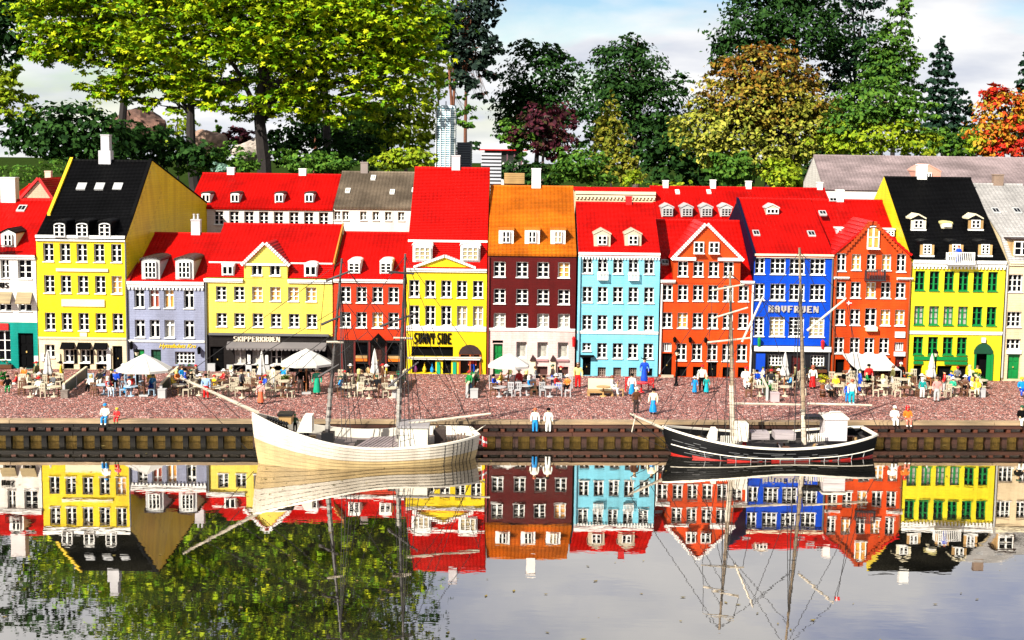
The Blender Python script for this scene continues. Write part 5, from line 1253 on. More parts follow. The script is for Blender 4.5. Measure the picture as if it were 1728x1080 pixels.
def hair_mesh(style):
    if style in HAIR: return HAIR[style]
    o = MB()
    if style == 'cap': o.lathe([(.072, .945), (.078, .96), (.07, 1.0), (.03, 1.02)], 0, 0, 10); o.box(-.05, .05, -.13, -.05, .945, .957)
    elif style == 'hat': o.lathe([(.135, .955), (.135, .967), (.075, .970), (.07, 1.03), (.02, 1.05)], 0, 0, 12)
    elif style == 'long': o.lathe([(.078, .80), (.082, .90), (.084, .97), (.06, 1.015), (.02, 1.025)], 0, .022, 10)
    elif style == 'horn':
        o.lathe([(.078, .95), (.074, 1.0), (.03, 1.03)], 0, 0, 10)
        for s_ in (-1, 1): o.tube([(s_ * .06, 0, .985), (s_ * .13, 0, 1.0), (s_ * .165, 0, 1.08)], [.022, .018, .004], 6)
    else: o.lathe([(.076, .915), (.080, .96), (.068, 1.005), (.02, 1.02)], 0, .014, 10)
    HAIR[style] = o.mesh('hair_' + style, [BLACK]); return HAIR[style]
_f = MB()
for sx in (-1, 1): _f.box(sx * .026 - .009, sx * .026 + .009, -.083, -.072, .925, .943)
_f.box(-.022, .022, -.083, -.072, .885, .893); _f.box(-.009, .009, -.09, -.072, .9, .922)
FACE = _f.mesh('face', [mat('dark face print', (.05, .02, .015), .5)])
_s = MB(); _s.lathe([(.15, .10), (.14, .2), (.10, .45), (.085, .56)], 0, 0, 12); SKIRT = _s.mesh('skirt', [BLUE])
def setmat(o, i, m_): o.material_slots[i].link = 'OBJECT'; o.material_slots[i].material = m_
def person(label, px, py, top, legs, hair=BLACK, hs='hair', pose='stand', h_=.088, rz=0, z=None, skirt=None, shoes=BLACK, at=None, skin=None, seat=0.0):
    p = Vector(at) if at is not None else G(px, py, ZG if z is None else z)
    base = p.copy()
    if pose == 'sit' and at is None: base = p + Vector((0, 0, seat - .44 * h_))
    t = thing('person', label, 'figure', base, rz, 'brick-built townspeople')
    b = link('body', body_mesh(pose), t); b.scale = (h_,) * 3
    setmat(b, 1, top); setmat(b, 2, legs); setmat(b, 3, shoes)
    if skin: setmat(b, 0, skin)
    hr = link('hat' if hs in ('cap', 'hat', 'horn') else 'hair', hair_mesh(hs), b); setmat(hr, 0, hair)
    link('face', FACE, b)
    if skirt: sk = link('skirt', SKIRT, b); setmat(sk, 0, skirt)
    return t
def seated(label, px, py, top, legs, rz=0, **k): return person(label, px, py, top, legs, pose='sit', rz=rz, seat=.025, h_=k.pop('h_', .078), **k)
MINT = MATS['mint green plastic']; PALE = mat('pale shirt', (.72, .70, .6), .5); DBR = mat('dark brown coat', (.035, .02, .015), .5)
zcap = lambda x: ZC
# on the edge of the quay
def edge(label, px, top, legs, **k):
    c = G(px, 712, ZC); y = qy(c.x) + .012; hh = k.pop('h_', .085)
    return person(label, 0, 0, top, legs, pose='sit', h_=hh, at=(c.x, y, ZC + .003 - .43 * hh), **k)
edge('seated figure in blue cap, white shirt and long blue trousers on quay edge', 172, PALE, LBLUE, hair=LBLUE, hs='cap', shoes=WHITE)
edge('small child figure in red jacket seated on quay edge beside blue capped man', 192, RED, RED, hair=YELLOW, h_=.062, shoes=GREEN)
def onbeam(label, px, top, legs, **k):
    c = G(px, 725, ZC); y = qy(c.x) - .006; z = h(19) + .0002; return person(label, 0, 0, top, legs, at=(c.x, y, z), h_=.080, **k)
onbeam('red haired figure in white shirt and blue trousers standing on quay beam', 904, PALE, LBLUE, hair=mat('ginger', (.45, .09, .02), .5))
onbeam('black haired figure all in white standing on quay beam', 927, PALE, WHITE, hair=BLACK, shoes=BLACK)
edge('white suited seated figure on quay edge near black ship stern', 1510, WHITE, WHITE, hair=WHITE, hs='cap', shoes=BLACK)
edge('woman figure in red and orange dress seated on quay edge beside white suit', 1532, ORANGE, mat('salmon plastic', (.6, .16, .1), .45), hair=RED, hs='long', shoes=WHITE)
edge('figure in black jacket and pale trousers at the right picture edge on the quay', 1724, BLACK, PALE, hair=DGREEN, hs='cap', h_=.09)
# on the paving
person('figure in brown coat and white cap walking on paving near black ship bowsprit', 1073, 697, BROWN, DBR, hair=WHITE, hs='cap', rz=.4)
person('woman in cream top and bright blue skirt on paving behind bowsprit', 1102, 699, CREAM, RED, skirt=LBLUE, hair=BLACK, rz=-.3)
person('girl in bright blue dress holding hands on open paving', 1172, 664, LBLUE, LBLUE, skirt=LBLUE, h_=.062, hair=WHITE, hs='hat')
person('tall black and white figure between two children', 1184, 660, PALE, BLACK, hair=RED, hs='cap', h_=.098)
person('girl in teal dress walking on open paving', 1192, 664, TEAL, TEAL, skirt=mat('aqua plastic', (0, .35, .42), .4), h_=.066, hair=SKIN, hs='long')
person('boy in white shirt and aqua shorts standing on paving by black ship masts', 1437, 682, PALE, MATS['aqua plastic'], hair=mat('auburn', (.3, .06, .02), .5), shoes=WHITE)
person('boy in deep blue vest beside boy in aqua shorts', 1430, 679, BLUE, LBLUE, hair=MATS['auburn'], h_=.07)
seated('sailor in black and white stripes sitting among barrels', 1396, 674, mat('black white stripes', (.3, .3, .3), .5), BLACK, rz=.6, hair=BROWN)
person('woman in white blouse and long red dress by the blue house', 1371, 656, PALE, RED, skirt=RED, hair=MATS['auburn'], hs='long')
person('viking helmeted figure in blue coat by the pale blue house', 1087, 646, BLUE, BLUE, hair=BLACK, hs='horn', h_=.095, skirt=BLUE)
person('waiter in white with blue striped apron beside red table', 1066, 668, WHITE, WHITE, skirt=LBLUE, hair=BLACK, h_=.08)
person('figure in yellow shirt and red trousers by the pink ground floor', 975, 655, mat('pale yellow shirt', (.75, .6, .2), .45), RED, hair=BROWN, hs='long', h_=.095)
seated('white clad man seated at wooden table beside cream cupboard', 1033, 668, WHITE, WHITE, rz=1.2, hair=mat('chestnut', (.2, .05, .02), .5), shoes=WHITE, h_=.088)
seated('man in red shirt and blue trousers seated at cafe table', 938, 663, RED, BLUE, rz=1.0, hair=WHITE, hs='hat')
seated('woman in blue top and mint trousers seated under white parasol', 893, 666, LBLUE, MINT, rz=1.1, hair=PALE, hs='long')
person('sailor in blue striped shirt and red trousers behind the bowsprit', 348, 673, mat('blue white stripes', (.25, .4, .62), .5), RED, hair=BLACK, hs='cap')
person('orange clad figure near the cream ship bow', 440, 682, mat('red white stripes', (.62, .3, .25), .5), ORANGE, hair=RED, hs='hair', skirt=mat('coral plastic', (.7, .13, .05), .45), h_=.08)
person('woman in long green dress and white hat in front of the tavern', 535, 666, MINT, MINT, skirt=MINT, hair=WHITE, hs='hat', h_=.095)
person('man in dark suit with orange face standing by open parasol', 507, 664, BLACK, DBR, hair=BROWN, hs='hat', h_=.095, skin=ORANGE)
person('second dark suited man close to the tavern parasol', 517, 660, DBR, BLACK, hair=BLACK, hs='cap', h_=.09)
person('leaning figure in green jacket and blue trousers beside white bin', 792, 665, GREEN, LBLUE, hair=RED, hs='cap', rz=-.8, h_=.085)
seated('figure in green trousers and black top on bench by the teal house', 14, 666, BLACK, GREEN, rz=.2, hair=BLACK)
seated('woman with red hat and white blouse on white chair by the teal house', 66, 669, PALE, PALE, rz=-.4, hair=RED, hs='hat', shoes=WHITE)
seated('person in red jacket and white trousers seated on blue white chair', 183, 668, RED, WHITE, rz=1.0, hair=PALE, hs='long', shoes=WHITE)
seated('figure in blue cap and white shirt seated under open parasol', 219, 668, WHITE, LBLUE, rz=-1.0, hair=BLUE, hs='cap')
seated('dark figure in blue cap at the parasol table', 196, 656, BLUE, BLACK, rz=.1, hair=BLUE, hs='cap')
person('figure with bright blue and yellow clothes beside green screen', 256, 662, YELLOW, BLUE, hair=LBLUE, hs='cap', h_=.08)
seated('white robed figure with red scarf by the orange house corner', 1258, 655, WHITE, WHITE, hair=RED, hs='cap', h_=.10)
person('waiter with red vest under white awning', 1465, 652, RED, BLACK, hair=BLACK, h_=.085)
person('dark suited waiter beneath awning edge', 1519, 650, BLACK, BLACK, hair=WHITE, hs='cap')
person('person in teal coat standing by the closed parasol of the green windowed house', 1556, 672, TEAL, WHITE, hair=WHITE, hs='long', h_=.075)
person('red and white clad woman in grey trousers pushing past terrace tables', 1580, 678, mat('red white blouse', (.65, .25, .22), .5), GREY, hair=BROWN, h_=.09)
seated('figure in green shirt seated at white terrace table', 1607, 668, MINT, WHITE, rz=-.6, hair=PALE, hs='hat')
seated('blond figure in yellow jacket seated at terrace end', 1640, 668, CREAM, YELLOW, rz=.5, hair=YELLOW, hs='long')
seated('second blond figure in yellow jacket beside terrace end', 1648, 670, YELLOW, CREAM, rz=-.3, hair=YELLOW, hs='long')
seated('figure in blue jacket at far right edge of the paving', 1723, 671, LBLUE, BLUE, hair=YELLOW, h_=.09)
person('mannequin in red shirt and blue jeans standing in shop window', 797, 633, RED, BLUE, hair=RED, h_=.085, at=tuple(P(797, 633, D + .012)), shoes=WHITE)
cB = P(1617, 441, D - .018); person('figure in blue shirt standing on white roof balcony', 0, 0, BLUE, BLUE, hair=MATS['auburn'], at=(cB.x, D - .018, h12.rect(1596, 1640, 426, 443)[2] + .0005), h_=.066)
def crew(label, ship, px, py, off, **k):
    c = ship.px(px, py, off); t = (c.x - ship.bow.x) / (ship.stern.x - ship.bow.x); person(label, 0, 0, at=(c.x, c.y, ship.zd(t) + .0005), **k)
crew('deckhand in blue cap on cream ship fore deck', ws, 517, 712, .04, top=GREY, legs=BLACK, hair=LBLUE, hs='cap', h_=.06)
crew('deckhand in green jacket on cream ship fore deck', ws, 498, 708, .05, top=DGREEN, legs=BLACK, hair=GREEN, hs='cap', h_=.055)
crew('dark coated helmsman by the cream ship deckhouse', ws, 738, 755, -.02, top=BLACK, legs=BLACK, hair=BROWN, hs='cap', h_=.062)
crew('orange haired sailor in red and white on black ship deck', bs, 1256, 746, -.04, top=WHITE, legs=RED, hair=ORANGE, h_=.05)

# ------------------------------------------------------------------ cafe furniture
_cp = {}
def part_mesh(key, fn, m_):
    k = (key, m_.name)
    if k not in _cp: o = MB(); fn(o); _cp[k] = o.mesh(key, [m_])
    return _cp[k]
def f_seat(o): o.box(-.011, .011, -.011, .011, .022, .0255)
def f_back(o):
    for i in range(4): x_ = -.0095 + i * .0063; o.box(x_ - .0016, x_ + .0016, .0095, .012, .0255, .046)
    o.box(-.0115, .0115, .009, .0125, .0462, .051); o.box(-.0112, .0112, .0092, .0123, .034, .0365)
def f_leg(o): o.box(-.0016, .0016, -.0016, .0016, 0, .0219)
def chair(label, px, py, rz, m_, group):
    t = thing('chair', label, 'chair', G(px, py, ZG), rz, group)
    link('seat', part_mesh('seat', f_seat, m_), t); link('backrest', part_mesh('backrest', f_back, m_), t)
    for a in (-.0094, .0094):
        for b in (-.0094, .0094): link('leg', part_mesh('leg', f_leg, m_), t, (a, b, 0))
def f_top(o): o.lathe([(.026, .034), (.026, .037), (.004, .0372)], 0, 0, 12)
def f_topq(o): o.box(-.024, .024, -.018, .018, .034, .0372)
def f_ped(o): o.lathe([(.013, 0), (.012, .003), (.0035, .005), (.003, .0339)], 0, 0, 8)
def f_cup(o): o.lathe([(.003, .0373), (.0035, .043), (.001, .0432)], 0, 0, 7)
def table(label, px, py, m_, group, sq=False, goods=2):
    t = thing('table', label, 'table', G(px, py, ZG), random.uniform(-.2, .2), group)
    link('tabletop', part_mesh('table_top', f_topq if sq else f_top, m_), t); link('pedestal', part_mesh('pedestal', f_ped, m_), t)
    return t
WCH = mat('cream white furniture', (.52, .45, .32), .45, var=.15); BCH = mat('blue white furniture', (.33, .45, .56), .45, var=.1); GCH = mat('grey white furniture', (.42, .41, .41), .45, var=.1)
TCH = mat('brown wooden furniture', (.16, .07, .03), .5, 'wood')
def terrace(desc, xs0, xs1, rows, n, m0, group, sq=False):
    rd = random.Random(int(xs0)); k = 0
    words_ = ['tilted towards the house fronts', 'turned towards the water', 'drawn up sideways to a table', 'with its back to the quay']
    for ri, y in enumerate(rows):
        for i in range(n):
            m_ = TCH if (i * 7 + ri * 3) % 5 == 0 else m0
            x = xs0 + (xs1 - xs0) * (i + .5) / n + rd.uniform(-3, 3); yy = y + rd.uniform(-2, 2); nm = ('front', 'middle', 'rear')[ri] if len(rows) < 4 else ''
            if i % 3 == 1 :
                table('%s table in %s row of %s' % ({WCH: 'cream', BCH: 'blue white', GCH: 'grey', TCH: 'brown'}[m_], nm, desc), x, yy, m_, 'tables of ' + group, sq)
            else:
                a = rd.choice([0, math.pi, 1.5, -1.5]); chair('%s slat back chair %s, %s row of %s' % ({WCH: 'cream', BCH: 'blue white', GCH: 'grey', TCH: 'brown'}[m_], {0: 'facing the quay', math.pi: 'facing the houses', 1.5: 'facing east', -1.5: 'facing west'}[a], nm, desc), x, yy, a + rd.uniform(-.3, .3), m_, 'chairs of ' + group)
terrace('the teal house terrace', 30, 108, [668, 655, 645], 6, WCH, 'the teal house terrace')
terrace('the yellow house terrace', 150, 262, [667, 654], 7, BCH, 'the yellow house terrace')
terrace('the lilac house terrace', 288, 340, [668, 656, 646], 5, WCH, 'the lilac house terrace')
terrace('the tavern terrace', 352, 498, [670, 659, 648], 12, WCH, 'the tavern terrace')
terrace('the scarlet house terrace', 566, 668, [671, 658, 647], 8, WCH, 'the scarlet house terrace')
terrace('the pink house terrace', 824, 966, [668, 655], 10, GCH, 'the pink house terrace')
terrace('the blue house terrace', 1258, 1362, [668, 655, 646], 7, WCH, 'the blue house terrace')
terrace('the awning terrace', 1398, 1545, [668, 657, 647], 12, WCH, 'the awning terrace')
terrace('the green windowed house terrace', 1546, 1660, [670, 657], 8, WCH, 'the green windowed house terrace')
GUESTS = [('brown coat', BROWN), ('white shirt', PALE), ('dark blue coat', BLUE), ('green jumper', GREEN), ('scarlet shirt', RED), ('black suit', BLACK), ('grey jacket', GREY), ('yellow shirt', YELLOW), ('bright blue shirt', LBLUE), ('orange jumper', ORANGE), ('tan coat', TAN), ('dark grey coat', DGREY), ('olive coat', mat('olive plastic', (.12, .11, .03), .5)), ('cream dress', CREAM), ('dark brown jacket', DBR), ('charcoal coat', CHAR)]
HATS = [('black hair', BLACK, 'hair'), ('brown hair', BROWN, 'hair'), ('blond hair', MATS['pale yellow shirt'], 'long'), ('white hat', WHITE, 'hat'), ('red cap', RED, 'cap'), ('dark green cap', DGREEN, 'cap')]
def guests(desc, x0, x1, rows, n, seed):
    rd = random.Random(seed); g_ = rd.sample(GUESTS, min(n, 10)); 
    for i in range(n):
        (tn, tm), (hn, hm, hs_) = g_[i % len(g_)], HATS[(i * 5 + seed) % 6]; lg = rd.choice([BLACK, DBR, BLUE, PALE, GREY]); y = rows[i % len(rows)] + rd.uniform(-1.5, 1.5); x = x0 + (x1 - x0) * (i + .5) / n + rd.uniform(-3, 3)
        if i % 4 == 3: person('standing guest in %s with %s at %s' % (tn, hn, desc), x, y - 3, tm, lg, hair=hm, hs=hs_, rz=rd.uniform(-2, 2), h_=.084)
        else: seated('seated guest in %s with %s at %s' % (tn, hn, desc), x, y, tm, lg, rz=rd.uniform(-2.4, 2.4), hair=hm, hs=hs_, h_=.078)
guests('teal house terrace', 24, 106, [661, 650], 8, 1); guests('yellow house terrace', 150, 262, [664, 654, 646], 10, 2); guests('lilac house terrace', 290, 340, [664, 655, 648], 7, 3); guests('tavern terrace', 356, 500, [665, 656, 647], 10, 4)
guests('scarlet house terrace', 568, 668, [666, 656, 647], 10, 5); guests('pink house terrace', 824, 966, [664, 656, 648], 10, 6); guests('blue house terrace', 1262, 1360, [663, 655, 648], 9, 7); guests('awning terrace', 1402, 1540, [664, 656, 648], 10, 8); guests('green windowed house terrace', 1548, 1655, [664, 655, 648], 9, 9)
def parasol(label, px, py_foot, py_top, w, m_=None, Yoff=0, pole=None, rows=3):
    b = G(px, py_foot, ZG); top = P(px, py_top, b.y).z; R = w * U(b.y) / 2; t = thing('parasol', label, 'parasol', b, random.uniform(-.15, .15), 'open white parasols'); hgt = top - ZG
    o = MB(); o.tube([(0, 0, 0), (0, 0, hgt - .004)], .0026, 6); o.obj('pole', pole or mat('teak pole', (.3, .1, .03), .5), t)
    o = MB(); o.box(-.016, .016, -.016, .016, 0, .006); o.obj('base', GREY, t)
    o = MB(); n = 8; rim = hgt - R * .52
    for k in range(n):
        a0, a1 = 2 * math.pi * (k - .5) / n, 2 * math.pi * (k + .5) / n
        for j in range(4):
            r0, r1 = R * j / 4, R * (j + 1) / 4; z0 = hgt - (hgt - rim) * (j / 4) ** 1.15; z1 = hgt - (hgt - rim) * ((j + 1) / 4) ** 1.15
            p = [(r1 * math.cos(a0), r1 * math.sin(a0) * .8, z1), (r1 * math.cos(a1), r1 * math.sin(a1) * .8, z1), (r0 * math.cos(a1), r0 * math.sin(a1) * .8, z0), (r0 * math.cos(a0), r0 * math.sin(a0) * .8, z0)]
            o.quad(p if j else [p[0], p[1], p[2]])
            if j == 3: o.quad([p[0], p[1], (p[1][0], p[1][1], z1 - .008), (p[0][0], p[0][1], z1 - .008)])
    o.obj('canopy', m_ or mat('white canvas', (.52, .50, .46), .8, var=.08), t)
    for k in range(n):
        a0 = 2 * math.pi * (k - .5) / n; q = MB(); q.tube([(0, 0, hgt + .001), (R * .5 * math.cos(a0), R * .4 * math.sin(a0), hgt - (hgt - rim) * .5 ** 1.15 + .001), (R * math.cos(a0), R * .8 * math.sin(a0), rim + .001)], .0012, 4); q.obj('rib', m_ or MATS['white canvas'], t)
parasol('open white parasol over the yellow house terrace', 244, 668, 598, 96); parasol('open white parasol in front of the tavern', 517, 664, 589, 92); parasol('open ribbed white parasol over the pink house terrace', 858, 664, 597, 74)
def closed(label, px, py_foot, py_top, w=17):
    b = G(px, py_foot, ZG); top = P(px, py_top, b.y).z - ZG; R = w * U(b.y) / 2; t = thing('closed_parasol', label, 'parasol', b, 0, 'furled white parasols')
    o = MB(); o.tube([(0, 0, 0), (0, 0, top * .5)], .0028, 6); o.obj('pole', mat('teak pole', (.3, .1, .03), .5), t)
    o = MB(); n = 12; prof = [(R * .95, top * .42), (R, top * .46), (R * .62, top * .62), (R * .7, top * .65), (R * .3, top * .9), (.001, top)]
    base = len(o.v)
    for r, z in prof:
        for k in range(n): a = 2 * math.pi * k / n; rr = r * (1 if k % 2 else .72); o.v.append((rr * math.cos(a), rr * math.sin(a), z))
    for i in range(len(prof) - 1):
        for k in range(n): o.f.append((i * n + k, i * n + (k + 1) % n, (i + 1) * n + (k + 1) % n, (i + 1) * n + k)); o.m.append(0)
    o.obj('canopy', MATS['white canvas'], t)
for lb, x_, y0, y1 in (('furled white parasol by the yellow house shopfront', 82, 660, 590), ('furled white parasol before the tavern windows', 442, 660, 592), ('furled white parasol before the scarlet house', 632, 658, 588), ('slim furled white parasol before the blue house', 1323, 662, 593), ('furled white parasol before the green windowed house', 1570, 664, 596)): closed(lb, x_, y0, y1)
# big sloping awning on poles
aw = thing('awning', 'large white canvas awning sloping from orange house over terrace', 'awning', P(1470, 640, D)); q = -aw.location
p0, p1 = P(1420, 596, D - .004), P(1492, 597, D - .004); p3, p2 = P(1447, 624, D - .17), P(1521, 625, D - .17); o = MB(); n = 6
for i in range(n):
    for j in range(3):
        def pt(u_, v_): 
            c = p0.lerp(p1, u_).lerp(p3.lerp(p2, u_), v_); c.z -= .006 * math.sin(math.pi * v_) + .003 * math.sin(math.pi * u_); return c
        o.quad([pt(i / n, j / 3), pt((i + 1) / n, j / 3), pt((i + 1) / n, (j + 1) / 3), pt(i / n, (j + 1) / 3)])
o.obj('canvas', MATS['white canvas'], aw, q)
for pp in (p3, p2): o = MB(); o.tube([(pp.x, pp.y, ZG), tuple(pp)], .002, 5); o.obj('pole', GREY, aw, q)
# wind screens running from the houses towards the water
def screen(label, px0, py0, px1, py1, m_=DGREEN):
    a, b = G(px0, py0, ZG), G(px1, py1, ZG); t = thing('wind_screen', label, 'screen', (a + b) / 2, math.atan2(b.y - a.y, b.x - a.x), 'green terrace wind screens'); L = (b - a).length
    o = MB(); o.box(-L / 2, L / 2, -.002, .002, .006, .044); o.obj('panel', m_, t)
    o = MB(); o.box(-L / 2 - .003, L / 2 + .003, -.004, .004, .0445, .049); o.obj('top_rail', CREAM, t)
    for k in range(3): x_ = -L / 2 + L * k / 2; o = MB(); o.box(x_ - .003, x_ + .003, -.0045, .0045, 0, .0442); o.obj('post', GREY, t)
screen('green wind screen between teal and yellow house terraces', 108, 670, 146, 640); screen('green wind screen beside the lilac house terrace', 272, 670, 300, 640); screen('green wind screen by the mannequin shop', 788, 671, 806, 644); screen('green wind screen behind the scarlet house terrace', 668, 668, 684, 644); screen('green wind screen at the end of the last terrace', 1655, 668, 1640, 646); screen('green wind screen beside the black ship masts', 1294, 676, 1282, 650)
# street lamp, bins, boxes, benches, bushes
def lamp(label, px, py, ytop):
    b = G(px, py, ZG); hh = P(px, ytop, b.y).z - ZG; t = thing('street_lamp', label, 'street lamp', b)
    o = MB(); o.lathe([(.009, 0), (.009, .006), (.005, .012), (.0048, .05), (.0035, .055), (.0032, hh - .02), (.005, hh - .018)], 0, 0, 8); o.obj('post', BLACK, t)
    o = MB(); o.lathe([(.004, hh - .0178), (.009, hh - .004), (.002, hh)], 0, 0, 6); g_ = o.obj('lantern', CREAM, t)
    o = MB(); o.lathe([(.011, hh - .0038), (.004, hh + .006), (.001, hh + .01)], 0, 0, 6); o.obj('cap', BLACK, g_)
lamp('black street lamp with cream lantern before the great gable house', 1141, 651, 592); lamp('black street lamp behind furled parasol at the green windowed house', 1577, 650, 594)
lamp('black bracket lamp at the yellow house corner', 232, 655, 592)
def crate(label, px, py, w, hgt, m_, name='planter_box'):
    b = G(px, py, ZG); u = U(b.y); t = thing(name, label, 'box', b, 0, 'grey stone blocks on the paving'); W2 = w * u / 2; H2 = hgt * u
    o = MB(); o.box(-W2, W2, -W2, W2, 0, H2); o.obj('block', m_, t); o = MB(); o.box(-W2 - .001, W2 + .001, -W2 - .001, W2 + .001, H2 + .0002, H2 + .003); o.obj('rim', m_, t)
crate('grey stone block at the end of the teal house terrace', 110, 671, 12, 12, mat('brown grey stone', (.2, .16, .13), .7, 'rough')); crate('pale stone block at the end of the yellow house terrace', 274, 671, 13, 14, GREY); crate('pale stone block beside the leaning green figure', 800, 671, 13, 14, GREY)
crate('lilac stone block by the black ship boom', 1307, 677, 14, 14, mat('lilac stone', (.45, .36, .36), .7)); crate('grey stone block at the end of the last terrace', 1657, 670, 9, 14, GREY); crate('grey stone block before the scarlet house terrace', 668, 671, 12, 16, GREY)
cb = thing('cupboard', 'wide cream cupboard standing on the paving by pale blue house', 'cupboard', G(1013, 668, ZG)); u = U(cb.location.y)
o = MB(); o.box(-20 * u, 20 * u, .03, .05, .02, .056); o.obj('back', CREAM, cb); o = MB(); o.box(-21 * u, 21 * u, -.01, .05, .012, .0198); o.obj('seat', TAN, cb)
for s_ in (-1, 1): o = MB(); o.box(s_ * 20 * u - .004, s_ * 20 * u + .004, -.008, .049, 0, .0118); o.obj('leg', TAN, cb)
t = table('round wooden table between cream cupboard and white clad man', 1018, 669, TAN, 'wooden tables', False); table('red wooden table beside the striped apron waiter', 1082, 662, RED, 'wooden tables')
for x_, y_, a, lb in ((1047, 668, 1.4, 'brown chair under the white clad man'), (1060, 660, 0, 'red chair beside waiter'), (1098, 660, 3.1, 'red chair beside viking figure')): chair(lb + ' on paving', x_, y_, a, TAN if 'brown' in lb else RED, 'wooden chairs by the pale blue house')
def barrel(label, px, py, m_, sc=1.0):
    b = G(px, py, ZG); t = thing('barrel', label, 'barrel', b, 0, 'barrels by the sailor'); o = MB(); o.lathe([(.009 * sc, 0), (.0115 * sc, .012 * sc), (.009 * sc, .024 * sc)], 0, 0, 10); o.obj('staves', m_, t)
    for z in (.006, .018): o = MB(); o.lathe([(.0113 * sc, z * sc), (.0113 * sc, (z + .002) * sc)], 0, 0, 10); o.obj('hoop', BLACK, t)
barrel('dark barrel behind striped sailor', 1404, 668, DBR, 1.3); barrel('brown barrel beside striped sailor', 1388, 670, BROWN)
def shrub(label, px, py, w, hgt, cols, n=260, leaf=.008, group='potted shrubs', pot=True):
    b = G(px, py, ZG); u = U(b.y); t = thing('potted_shrub', label, 'shrub', b, 0, group); z0 = .014 if pot else 0
    if pot: o = MB(); o.lathe([(.007, 0), (.010, .014), (.009, .0142)], 0, 0, 8); o.obj('pot', mat('terracotta', (.3, .09, .03), .6), t)
    leaf_cloud('foliage', [(0, 0, z0 + hgt * u / 2, w * u / 2, w * u / 2.4, hgt * u / 2)], n, leaf, leafmat('shrub ' + str(cols[0]), cols), t, None, hollow=.2)
gr = [(.005, .06, .01), (.01, .14, .02), (.03, .2, .03)]
shrub('leafy green shrub beside black ship mast', 1290, 660, 18, 16, gr); shrub('second leafy green shrub on paving by the black ship', 1301, 668, 16, 14, gr); shrub('yellow green banana bunch in basket behind sailor', 1388, 656, 26, 18, [(.25, .28, .01), (.55, .42, .02), (.08, .2, .02)])
shrub('yellow green shrub at the blue house terrace', 1309, 650, 14, 14, [(.15, .3, .02), (.3, .4, .04), (.05, .2, .02)]); shrub('green potted shrub beside teal house door', 4, 650, 16, 18, gr); shrub('green shrub at leaning figure', 800, 652, 22, 20, [(.0, .12, .05), (.01, .2, .06), (.0, .06, .03)]); shrub('dark green shrub behind scarlet house terrace', 674, 652, 20, 20, [(.0, .12, .06), (.01, .22, .1), (.0, .06, .03)])
shrub('pale green shrub at the tavern terrace', 480, 650, 16, 12, [(.2, .3, .05), (.35, .4, .1), (.05, .2, .03)]); shrub('green shrub at end of the last terrace', 1648, 652, 22, 18, gr); shrub('small green plant beside the black railing', 1662, 655, 8, 8, gr, 100)

# chairs and tables that would share a label: say which one by its place along the row
_by = {}
for o in list(COL.objects):
    if o.parent is None and o.get('category') in ('chair', 'table'): _by.setdefault(o['label'], []).append(o)
for lb, os_ in _by.items():
    if len(os_) < 2: continue
    os_.sort(key=lambda q: q.location.x); n = len(os_)
    w_ = ['leftmost', 'rightmost'] if n == 2 else ['leftmost', 'middle', 'rightmost'] if n == 3 else ['leftmost', 'second', 'third', 'fourth', 'fifth', 'sixth'][:n - 1] + ['rightmost']
    for q, s_ in zip(os_, w_): q['label'] = s_ + ' ' + lb

fl_ = MB(); rdl = random.Random(5)
for i in range(170):
    p = G(rdl.uniform(-60, 1790), rdl.choice([rdl.uniform(752, 830), rdl.uniform(800, 1085)]), .0012); a0 = rdl.uniform(0, 6.3); s_ = rdl.uniform(.003, .008)
    if p.y > qy(p.x) - .03: continue
    fl_.quad([(p.x + s_ * math.cos(a0 + k * 1.57) * (1 if k % 2 else .55), p.y + s_ * math.sin(a0 + k * 1.57) * (1 if k % 2 else .55), .0012 + .0006 * (k % 2)) for k in range(4)])
fo_ = fl_.obj('floating_leaves', leafmat('floating leaves', [(.10, .07, .02), (.16, .12, .03), (.06, .05, .02), (.2, .16, .05)], .1)); tag(fo_, 'small fallen leaves scattered over the dark water surface', 'leaves', kind='stuff')
# ------------------------------------------------------------------ trees, shrubs, rocks and far buildings
BARK = mat('dark bark', (0.016, 0.010, 0.008), .85, 'rough', var=.35, scale=.6); BARKR = mat('red pine bark', (0.22, 0.075, 0.035), .85, 'rough', var=.35, scale=.6); BARKG = mat('grey bark', (0.16, 0.11, 0.085), .85, 'rough', var=.3, scale=.6)
L_MAP = leafmat('maple leaves', [(.03, .09, .002), (.10, .20, .003), (.22, .30, .005), (.06, .15, .003), (.34, .35, .008), (.14, .23, .004)], .10)
L_DRK = leafmat('dark broad leaves', [(.005, .018, .004), (.009, .030, .005), (.022, .058, .009), (.006, .022, .005)], .15)
L_MID = leafmat('mid green leaves', [(.025, .075, .010), (.05, .12, .014), (.09, .17, .018), (.03, .085, .012)], .3)
L_LIM = leafmat('lime leaves', [(.16, .24, .010), (.24, .30, .012), (.10, .18, .012), (.32, .33, .02)], .35)
L_CON = leafmat('dark needles', [(.004, .014, .008), (.008, .024, .012), (.013, .032, .016)], .1)
L_PIN = leafmat('pine needles', [(.006, .013, .010), (.011, .022, .015), (.02, .034, .02)], .1)
L_GOL = leafmat('golden thuja sprays', [(.12, .14, .012), (.20, .18, .018), (.06, .10, .012), (.28, .22, .03)], .25)
L_PLU = leafmat('plum leaves', [(.016, .004, .007), (.035, .006, .012), (.07, .012, .020), (.03, .028, .008)], .2)
L_CRE = leafmat('pale autumn leaves', [(.13, .16, .015), (.25, .25, .028), (.06, .09, .010), (.34, .31, .05), (.035, .055, .007)], .2)
L_MXD = leafmat('rust and olive leaves', [(.12, .14, .014), (.22, .12, .014), (.06, .08, .010), (.26, .21, .025), (.13, .06, .010), (.03, .045, .007)], .2)
L_ORA = leafmat('orange autumn leaves', [(.13, .055, .009), (.22, .085, .010), (.10, .09, .014), (.045, .03, .008)], .25)
